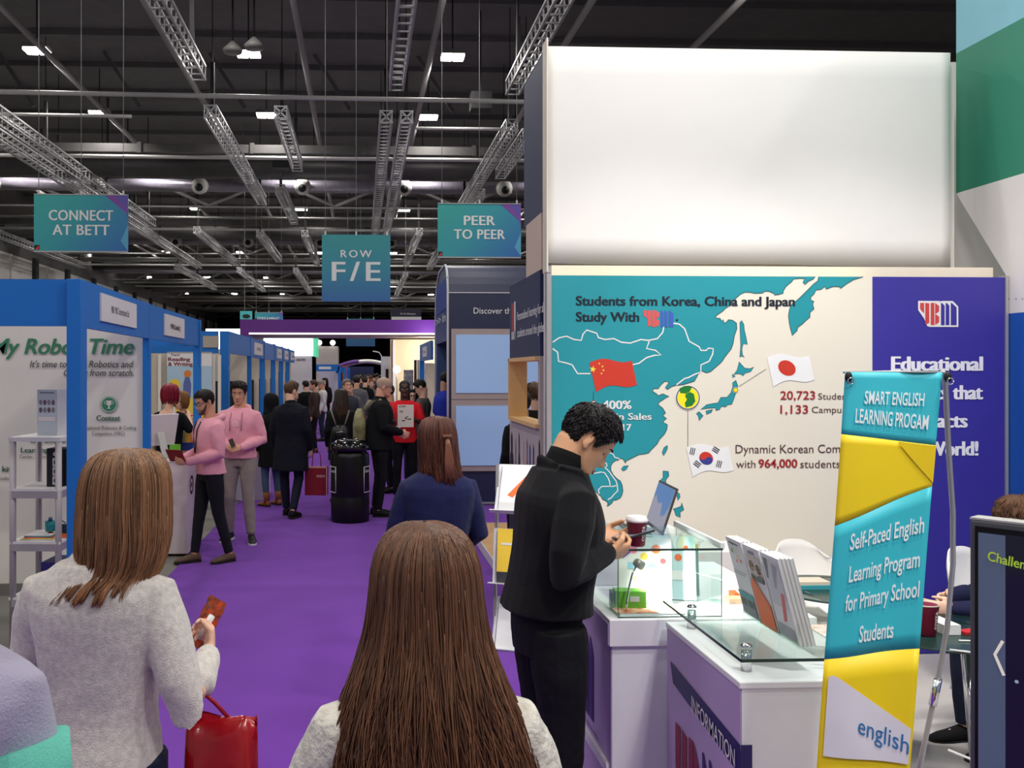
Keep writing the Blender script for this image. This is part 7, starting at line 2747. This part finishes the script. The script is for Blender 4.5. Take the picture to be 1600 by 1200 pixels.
# fair haired woman beyond her
e = mk('fair haired woman half hidden behind the tote bag in the second booth', 284, 11.9, 150, 1.64, skin='fair', fem=True, voxel=.01, head=(radians(-10), radians(12), 0))
e.body().face((120, 90, 66), True, False)
e.long_hair(HBOB, (150, 110, 70), 420, 4, .8, .003, .003, (.9, 1.0), 10, 30, ((.5, .45, .4), (1.3, 1.2, 1.1)))
e.top('top', cloth('sand_top', (196, 160, 120), .08), .85, .02)
e.bottoms('trousers', JEAN); e.shoes(SHOE_B)

# dark coat with a covered head and tan boots
f = mk('person in a long black coat with a black head covering and tan boots', 424, 13.0, 40, 1.58, skin='olive', fem=True, voxel=.010, width=1.12)
f.body()
HSC = [(0, .140, .02, -.04, .05, 0), (.1, .125, .070, -.09, .075, 0), (.3, .07, .115, -.135, .10, 0), (.55, -.02, .122, -.142, .10, 0), (.8, -.12, .125, -.13, .09, 0), (1, -.19, .15, -.14, .08, 0)]
m = MB()
rr = []
for i in range(14):
    z, w_, yb, yf, xc = interp(HSC, i / 13)
    yc = (yb + yf) / 2
    rr.append([f.j['head'] + Vector((w_ * cos(t_), yc + (yf - yb) / 2 * sin(t_) * (.96 if sin(t_) > 0 else 1), z)) * f.k for t_ in [2 * pi * q_ / 24 for q_ in range(24)]])
m.rings(rr)
o = f.part('head_covering', m, cloth('scarf_black', (14, 14, 18), .1, .3))
f.top('coat', BLKC, .62, .035, 1.02, 1.12, rows=[(.62, .175, .145, -.01), (.80, .165, .130, -.01), (.93, .160, .120, -.010), (1.05, .148, .110, 0), (1.28, .172, .122, -.004), (1.36, .170, .108, -.014), (1.415, .130, .082, -.018), (1.465, .075, .062, -.02)], disp=.014)
f.bottoms('jeans', cloth('jean_blue', (74, 92, 120), .12, .2), taper=.9)
f.shoes(TAN, boot=.13, name='boot')
# man in the navy coat walking away
q = mk('man with short brown hair in a knee-length navy coat walking away down the aisle', 455, 12.05, -18, 1.77, skin='fair', voxel=.009, head=(radians(-30), 0, 0), width=1.08,
       J=dict(anR=(.10, -.20, .10), knR=(.10, .02, .50), toeR=(.12, -.03, .03), anL=(-.10, .08, .085), toeL=(-.12, .26, .03)))
q.body().cap_hair((82, 60, 46), .009, .012, seed=4, ridge=.003, strands=300, slen=.02)
q.top('coat', cloth('navy_coat', (18, 20, 32), .12, .3), .60, .035, 1.02, 1.12, rows=[(.60, .190, .150, -.02), (.80, .176, .136, -.01), (.93, .168, .122, -.010), (1.05, .155, .110, 0), (1.28, .176, .122, -.004), (1.36, .172, .108, -.014), (1.415, .130, .082, -.018), (1.465, .075, .062, -.02)], disp=.016, collar=(.05, .075))
q.bottoms('trousers', cloth('trouser_navy', (28, 30, 46), .1, .2)); q.shoes(SHOE_B)
w = world(q, q.j['wrR'] + Vector((.03, .05, -.02)))
o = empty('carrier_bag', (w.x + .04, w.y + .06, w.z - .62), radians(-8), 'dark red carrier bag with pale lettering carried beside the man in navy', 'bag')
MB().span((-.15, -.05, 0), (.15, .05, .38)).build('bag_body', M('carrier_red', (140, 24, 40), .4, var=.1), o, bevel=.006)
m = MB()
Fq = Flat((-.15, -.0505, 0), (1, 0, 0), (0, 0, 1))
Fq.text(m, 'een', .16, .24, .05, .11, .02, 0, .001)
Fq.line(m, [(.0, .37), (.3, .37)], .012, .001)
Fq.line(m, [(.295, .0), (.295, .37)], .012, .001)
m.build('lettering', M('carrier_pale', (226, 180, 180), .5), o, fix=False)
m = MB().tube([(-.06, 0, .38), (-.05, 0, .54), (0, 0, .60), (.05, 0, .54), (.06, 0, .38)], .006, 6)
m.build('handle', M('carrier_red'), o)

# woman with long hair and a small black backpack
u = mk('woman with long dark hair tipped blond and a small black backpack, behind the bin', 533, 13.3, 4, 1.64, skin='fair', fem=True, voxel=.010, width=1.05)
u.body()
HU = [(0, .135, .004, .0, .018, 0), (.07, .124, .060, -.08, .075, 0), (.18, .095, .092, -.112, .095, 0), (.32, .03, .104, -.13, .10, 0), (.6, -.14, .115, -.17, .09, 0), (1, -.40, .13, -.185, .06, 0)]
u.long_hair(HU, (58, 44, 38), 520, 6, .8, .006, .0032, (.78, 1.0), 12, 26, ((.5, .45, .4), (1.2, 1.1, 1.0)), tipc=(3.6, 3.2, 2.4))
u.top('coat', BLKC, .66, .03, 1.02, 1.12, rows=[(.66, .18, .145, -.01), (.93, .165, .122, -.010), (1.05, .150, .110, 0), (1.28, .172, .122, -.004), (1.36, .170, .108, -.014), (1.415, .130, .082, -.018), (1.465, .075, .062, -.02)])
u.bottoms('trousers', BLKC); u.shoes(SHOE_B)
w = world(u, u.U(-.02, -.175, .90))
o = empty('backpack', w, radians(4), 'small shiny black backpack worn by the long haired woman', 'bag')
m = MB()
m.rings([[(wx * cos(t_) * 1.0, dy_ * sin(t_) - .04, z_) for t_ in [2 * pi * i / 20 for i in range(20)]] for z_, wx, dy_ in ((0, .10, .05), (.02, .14, .075), (.16, .14, .08), (.25, .12, .065), (.30, .07, .03))])
m.build('bag_body', M('bag_black_gloss'), o)
MB().tube([(-.07, -.11, .19), (0, -.125, .20), (.07, -.11, .19)], .006, 6).build('zip', M('zip_silver', (170, 170, 176), .3, metal=.7), o)
for sd in (-1, 1):
    MB().tube([(sd * .06, .0, .28), (sd * .10, .02, .40), (sd * .13, .06, .50)], .012, 6).build('strap', M('strap_taupe', (120, 108, 96), .6), o)

# bald man in the black jacket, in profile
v = mk('bald man with glasses in a black jacket, in profile behind the bin', 592, 12.1, -82, 1.83, skin='pink', voxel=.008, belly=.05, width=1.05, lean=radians(4), head=(radians(-4), radians(8), 0),
       J=dict(elR=(.24, .02, 1.13), wrR=(.16, .24, 1.06), elL=(-.24, .02, 1.13), wrL=(-.14, .24, 1.04)))
v.body(.006, 64).face((150, 120, 100), True, False, (176, 108, 98)).glasses((60, 50, 46))
v.cap_hair((176, 150, 132), .002, 0, lo=-.04, ridge=.0005)
v.top('jacket', BLKC, .84, .035, 1.02, 1.16, collar=(.05, .078), disp=.014, flare=.01)
v.bottoms('trousers', cloth('trouser_black2', (20, 20, 24), .1, .2)); v.shoes(SHOE_B)
m = MB()
m.tube([v.U(.0, .13, 1.42), v.U(.06, .165, 1.28), v.U(.07, .20, 1.15)], .011, 6)
v.part('lanyard', m, M('lanyard_red', (170, 40, 56), .6))
m = MB().box(v.U(.085, .215, 1.09), (.012, .075, .11))
v.part('badge', m, M('badge_white', (226, 226, 230), .4))
w = world(v, v.U(0, -.20, .93))
o = empty('backpack', w, radians(-82), 'olive backpack worn by the bald man', 'bag')
m = MB()
m.rings([[(wx * cos(t_), dy_ * sin(t_) - .05, z_) for t_ in [2 * pi * i / 20 for i in range(20)]] for z_, wx, dy_ in ((0, .10, .05), (.03, .14, .085), (.25, .14, .085), (.38, .11, .06), (.44, .06, .03))])
m.build('bag_body', M('olive_bag', (110, 106, 70), .7, rgb2=(166, 160, 120), vs=9), o)
for sd in (-1, 1):
    MB().tube([(sd * .10, .02, .42), (sd * .125, .10, .535), (sd * .125, .20, .56), (sd * .13, .32, .45), (sd * .14, .34, .25), (sd * .15, .25, .10)], [(.012, .022)] * 6, 8).build('strap', M('olive_strap', (128, 124, 104), .7), o)

# man in the red T-shirt holding up a printed sheet
r1 = mk('man in a red T-shirt holding a printed sheet in front of his chest', 632, 13.4, 180, 1.77, skin='dark', voxel=.009, head=(0, radians(2), 0),
        J=dict(elL=(-.25, .02, 1.14), wrL=(-.12, .26, 1.20), elR=(.25, .02, 1.14), wrR=(.10, .26, 1.18)), hand_kw=dict(L=dict(d=(.6, .3, .5), pn=(.7, 0, -.5), curl=.8), R=dict(d=(-.6, .3, .5), pn=(-.7, 0, -.5), curl=.8)))
r1.body(.007, 56).face((14, 10, 10), True, False, (96, 56, 50)).cap_hair((18, 15, 14), .004, .0, lo=.008, ridge=.001)
r1.top('t_shirt', cloth('tee_red', (216, 30, 42), .06, .2), .86, .026, .72, 1.1, disp=.012)
r1.bottoms('trousers', cloth('trouser_black2')); r1.shoes(SHOE_B)
m = MB()
for sd in (-1, 1):
    m.tube([r1.U(sd * .07, .06, 1.44), r1.U(sd * .055, .135, 1.34), r1.U(sd * .03, .150, 1.22)], .005, 6)
r1.part('lanyard', m, M('lanyard_pale', (216, 160, 170), .6))
w = world(r1, Vector((0, .345, 1.27)))
o = empty('printed_sheet', w, radians(180), 'white printed sheet held up by the man in the red T-shirt', 'paper')
MB().span((-.115, .0, -.16), (.115, .004, .16)).build('sheet', M('sheet_white', (222, 214, 204), .6), o)
m = MB()
Fx = Flat((.115, .0045, -.16), (-1, 0, 0), (0, 0, 1))
Fx.text(m, 'STORY', .02, .285, .022, .10, .02, 0, .001)
Fx.text(m, 'OW', .03, .21, .028, .05, .02, 0, .001)
m.build('print', M('print_ink'), o, fix=False)
# man in the grey T-shirt looking down
t1 = mk('man in a grey T-shirt looking down at his hands beside the rounded stand', 659, 14.6, 80, 1.77, skin='fair', voxel=.010, head=(0, radians(30), 0),
        J=dict(elL=(-.24, .02, 1.14), wrL=(-.12, .26, 1.12), elR=(.24, .02, 1.14), wrR=(.12, .26, 1.12)))
t1.body(.008).face((40, 30, 26), True, False).cap_hair((32, 25, 22), .012, .012, seed=6)
t1.top('t_shirt', cloth('tee_grey', (84, 78, 74), .08, .2), .86, .024, .75, 1.1)
t1.bottoms('trousers', JEAN); t1.shoes(SHOE_B)
m = MB().tube([t1.U(-.07, -.05, 1.45), t1.U(-.075, .03, 1.43), t1.U(-.06, .12, 1.33)], .006, 6)
t1.part('lanyard', m, M('lanyard_orange', (206, 84, 50), .6))
# man in the blue polo by the side of the rounded stand
t2 = mk('man in a bright blue polo shirt half hidden by the rounded stand', 697, 13.9, -65, 1.90, skin='olive', voxel=.009, head=(0, radians(14), 0), J=dict(elL=(-.26, .0, 1.15), wrL=(-.2, .24, 1.08)))
t2.body(.008).cap_hair((18, 16, 16), .013, .012, seed=7)
t2.top('polo_shirt', cloth('polo_blue', (40, 58, 176), .07, .2), .86, .026, .80, 1.12, collar=(.03, .075))
t2.bottoms('trousers', cloth('trouser_black2')); t2.shoes(SHOE_B)
# woman with tied-up hair seen through the niche
t3 = mk('woman with tied-up streaked hair and black top seen through the wooden niche', 836, 9.6, 4, 1.69, skin='fair', fem=True, voxel=.009, z=.10)
t3.body()
t3.cap_hair((96, 72, 48), .016, .014, lo=.02, ridge=.010, seed=9, strands=500, slen=.05)
t3.top('black_top', BLKC, .86, .022, 1.0, 1.05); t3.bottoms('trousers', BLKC); t3.shoes(SHOE_B)
t4 = mk('person in dark clothes standing just beyond the niche wall', 817, 8.6, 20, 1.62, skin='fair', fem=True, voxel=.011, z=.10)
t4.body().cap_hair((30, 24, 22), .016, .01)
t4.top('coat', BLKC, .66, .03, 1.02, 1.1); t4.bottoms('trousers', BLKC); t4.shoes(SHOE_B)

# seated person behind the kiosk
sp_ = at(1642, 4.68)
s1 = Person('seated person with wavy brown hair and a dark blue sleeve behind the kiosk', (sp_.x, sp_.y, .014), radians(96), 1.69, 'fair', False, .008, lean=radians(14), head=(radians(18), radians(10), 0),
            J=dict(pelvis=(0, 0, .95), hipL=(-.10, .02, .93), hipR=(.10, .02, .93), knL=(-.13, .42, .93), knR=(.13, .42, .93), anL=(-.12, .40, .50), anR=(.12, .40, .50), toeL=(-.13, .58, .445), toeR=(.13, .58, .445),
                   elL=(-.27, .40, 1.19), wrL=(-.15, .67, 1.20), elR=(.26, .20, 1.17), wrR=(.20, .42, 1.17)),
            hand_kw=dict(L=dict(d=(.12, .95, .05), pn=(.95, 0, 0), curl=.5, up=(0, .3, 1)), R=dict(curl=.4)))
for key in s1.j:
    s1.j[key].z -= .41
s1.HT = Matrix.Translation((0, 0, -.41)) @ s1.HT
_U = s1.U
s1.U = lambda x, y, z: _U(x, y, z) - Vector((0, 0, .41))
s1.body(.006, 64).face((70, 50, 36), True, False)
s1.cap_hair((92, 62, 42), .020, .014, ridge=.012, seed=12, strands=900, slen=.045)
s1.top('jumper', cloth('jumper_navy', (24, 26, 58), .12, .3), .88, .026, 1.02, 1.12, collar=(.03, .07))
s1.bottoms('trousers', JEAN); s1.shoes(SHOE_B)
egg_chair((sp_.x + .03, sp_.y), radians(96), 'white shell chair under the seated person behind the kiosk')

# ------------------------------------------------------------------ the crowd far down the aisle: a few figures, each built once and then repeated
def simple(label, px, d, rz, h, hair, topc, botc, skin='fair', fem=False, bald=False, longh=False, vox=.014, **kw):
    pn_ = mk(label, px, d, rz, h, skin=skin, fem=fem, voxel=vox, **kw)
    pn_.body(vox * .8, 40)
    pn_.face((50, 40, 34) if not bald else (150, 120, 100), True, False, None)
    if not bald:
        pn_.cap_hair(hair, .014, .012, n=40, ridge=.004)
    if longh:
        pn_.long_hair(HU, hair, 140, 3, .8, .006, .006, (.6, .8), 8, 14)
    pn_.top('top', topc, .84, .028, 1.0, 1.1)
    pn_.bottoms('trousers', botc)
    pn_.shoes(SHOE_B)
    return pn_


BRN, DGR, WHT, SLT = cloth('jacket_brown', (62, 48, 44), .1, .2), cloth('grey_top', (98, 96, 100), .1, .2), cloth('shirt_white', (206, 202, 200), .05, .1), cloth('slate_top', (58, 60, 70), .1, .2)
simple('man in a brown jacket turned across the aisle beyond the navy coat', 491, 21.5, 95, 1.69, (70, 44, 34), BRN, BLKC, 'pink')
simple('man in a white shirt bending his head by the far booths', 503, 25, 100, 1.66, (150, 140, 130), WHT, JEAN, 'pink', head=(0, .3, 0))
simple('dark haired woman in black by the pale far booth wall', 508, 31, 170, 1.67, (20, 16, 16), BLKC, BLKC, 'fair', True, longh=True)
simple('grey haired man in a slate top gazing up over the long haired woman', 541, 17, -150, 1.75, (110, 100, 94), SLT, JEAN, 'pink', head=(0, -.12, 0))
simple('man with a pale round face peering from behind the grey haired man', 547, 19, 176, 1.68, (40, 30, 26), DGR, JEAN, 'fair')
simple('man in a grey jacket walking away beyond the bin', 557, 21, 8, 1.80, (26, 22, 20), DGR, JEAN, 'tan', width=1.1)
simple('man facing the bald man, mostly hidden by him', 608, 14.4, 95, 1.70, (70, 56, 46), BLKC, BLKC, 'pink')
tt = simple('woman with dark hair and glasses between the red and grey T-shirts', 645, 15.4, 175, 1.60, (24, 18, 18), BLKC, JEAN, 'fair', True, longh=True)
tt.glasses()
simple('man in black with a white collar by the far booth corner', 478, 23, 30, 1.66, (20, 18, 18), BLKC, BLKC, 'fair')
protos = []
for i, (px, d, rz, h, hr, tc, bc, sk, fm) in enumerate(((570, 26, 10, 1.74, (40, 30, 26), BLKC, JEAN, 'fair', False), (580, 27, 185, 1.66, (110, 80, 56), DGR, BLKC, 'fair', True), (560, 30, -20, 1.78, (24, 20, 18), SLT, BLKC, 'tan', False),
                                                        (574, 31, 170, 1.72, (90, 60, 44), BRN, JEAN, 'pink', False), (575, 33, 5, 1.68, (28, 22, 20), WHT, JEAN, 'fair', True))):
    pn_ = simple('distant visitor in the crowd down the aisle', px, d, rz, h, hr, tc, bc, sk, fm, vox=.02, group='distant visitors')
    protos.append(pn_.root)
rnd = random.Random(21)
for i in range(26):
    o = copy_tree(protos[i % 5])
    d = 35.5 + i * .55
    X = -.05 + (i * 1.37) % 1.5
    o.location = (X, d, .012)
    o.rotation_euler = (0, 0, rnd.uniform(-.6, .6) + (pi if i % 3 == 0 else 0))
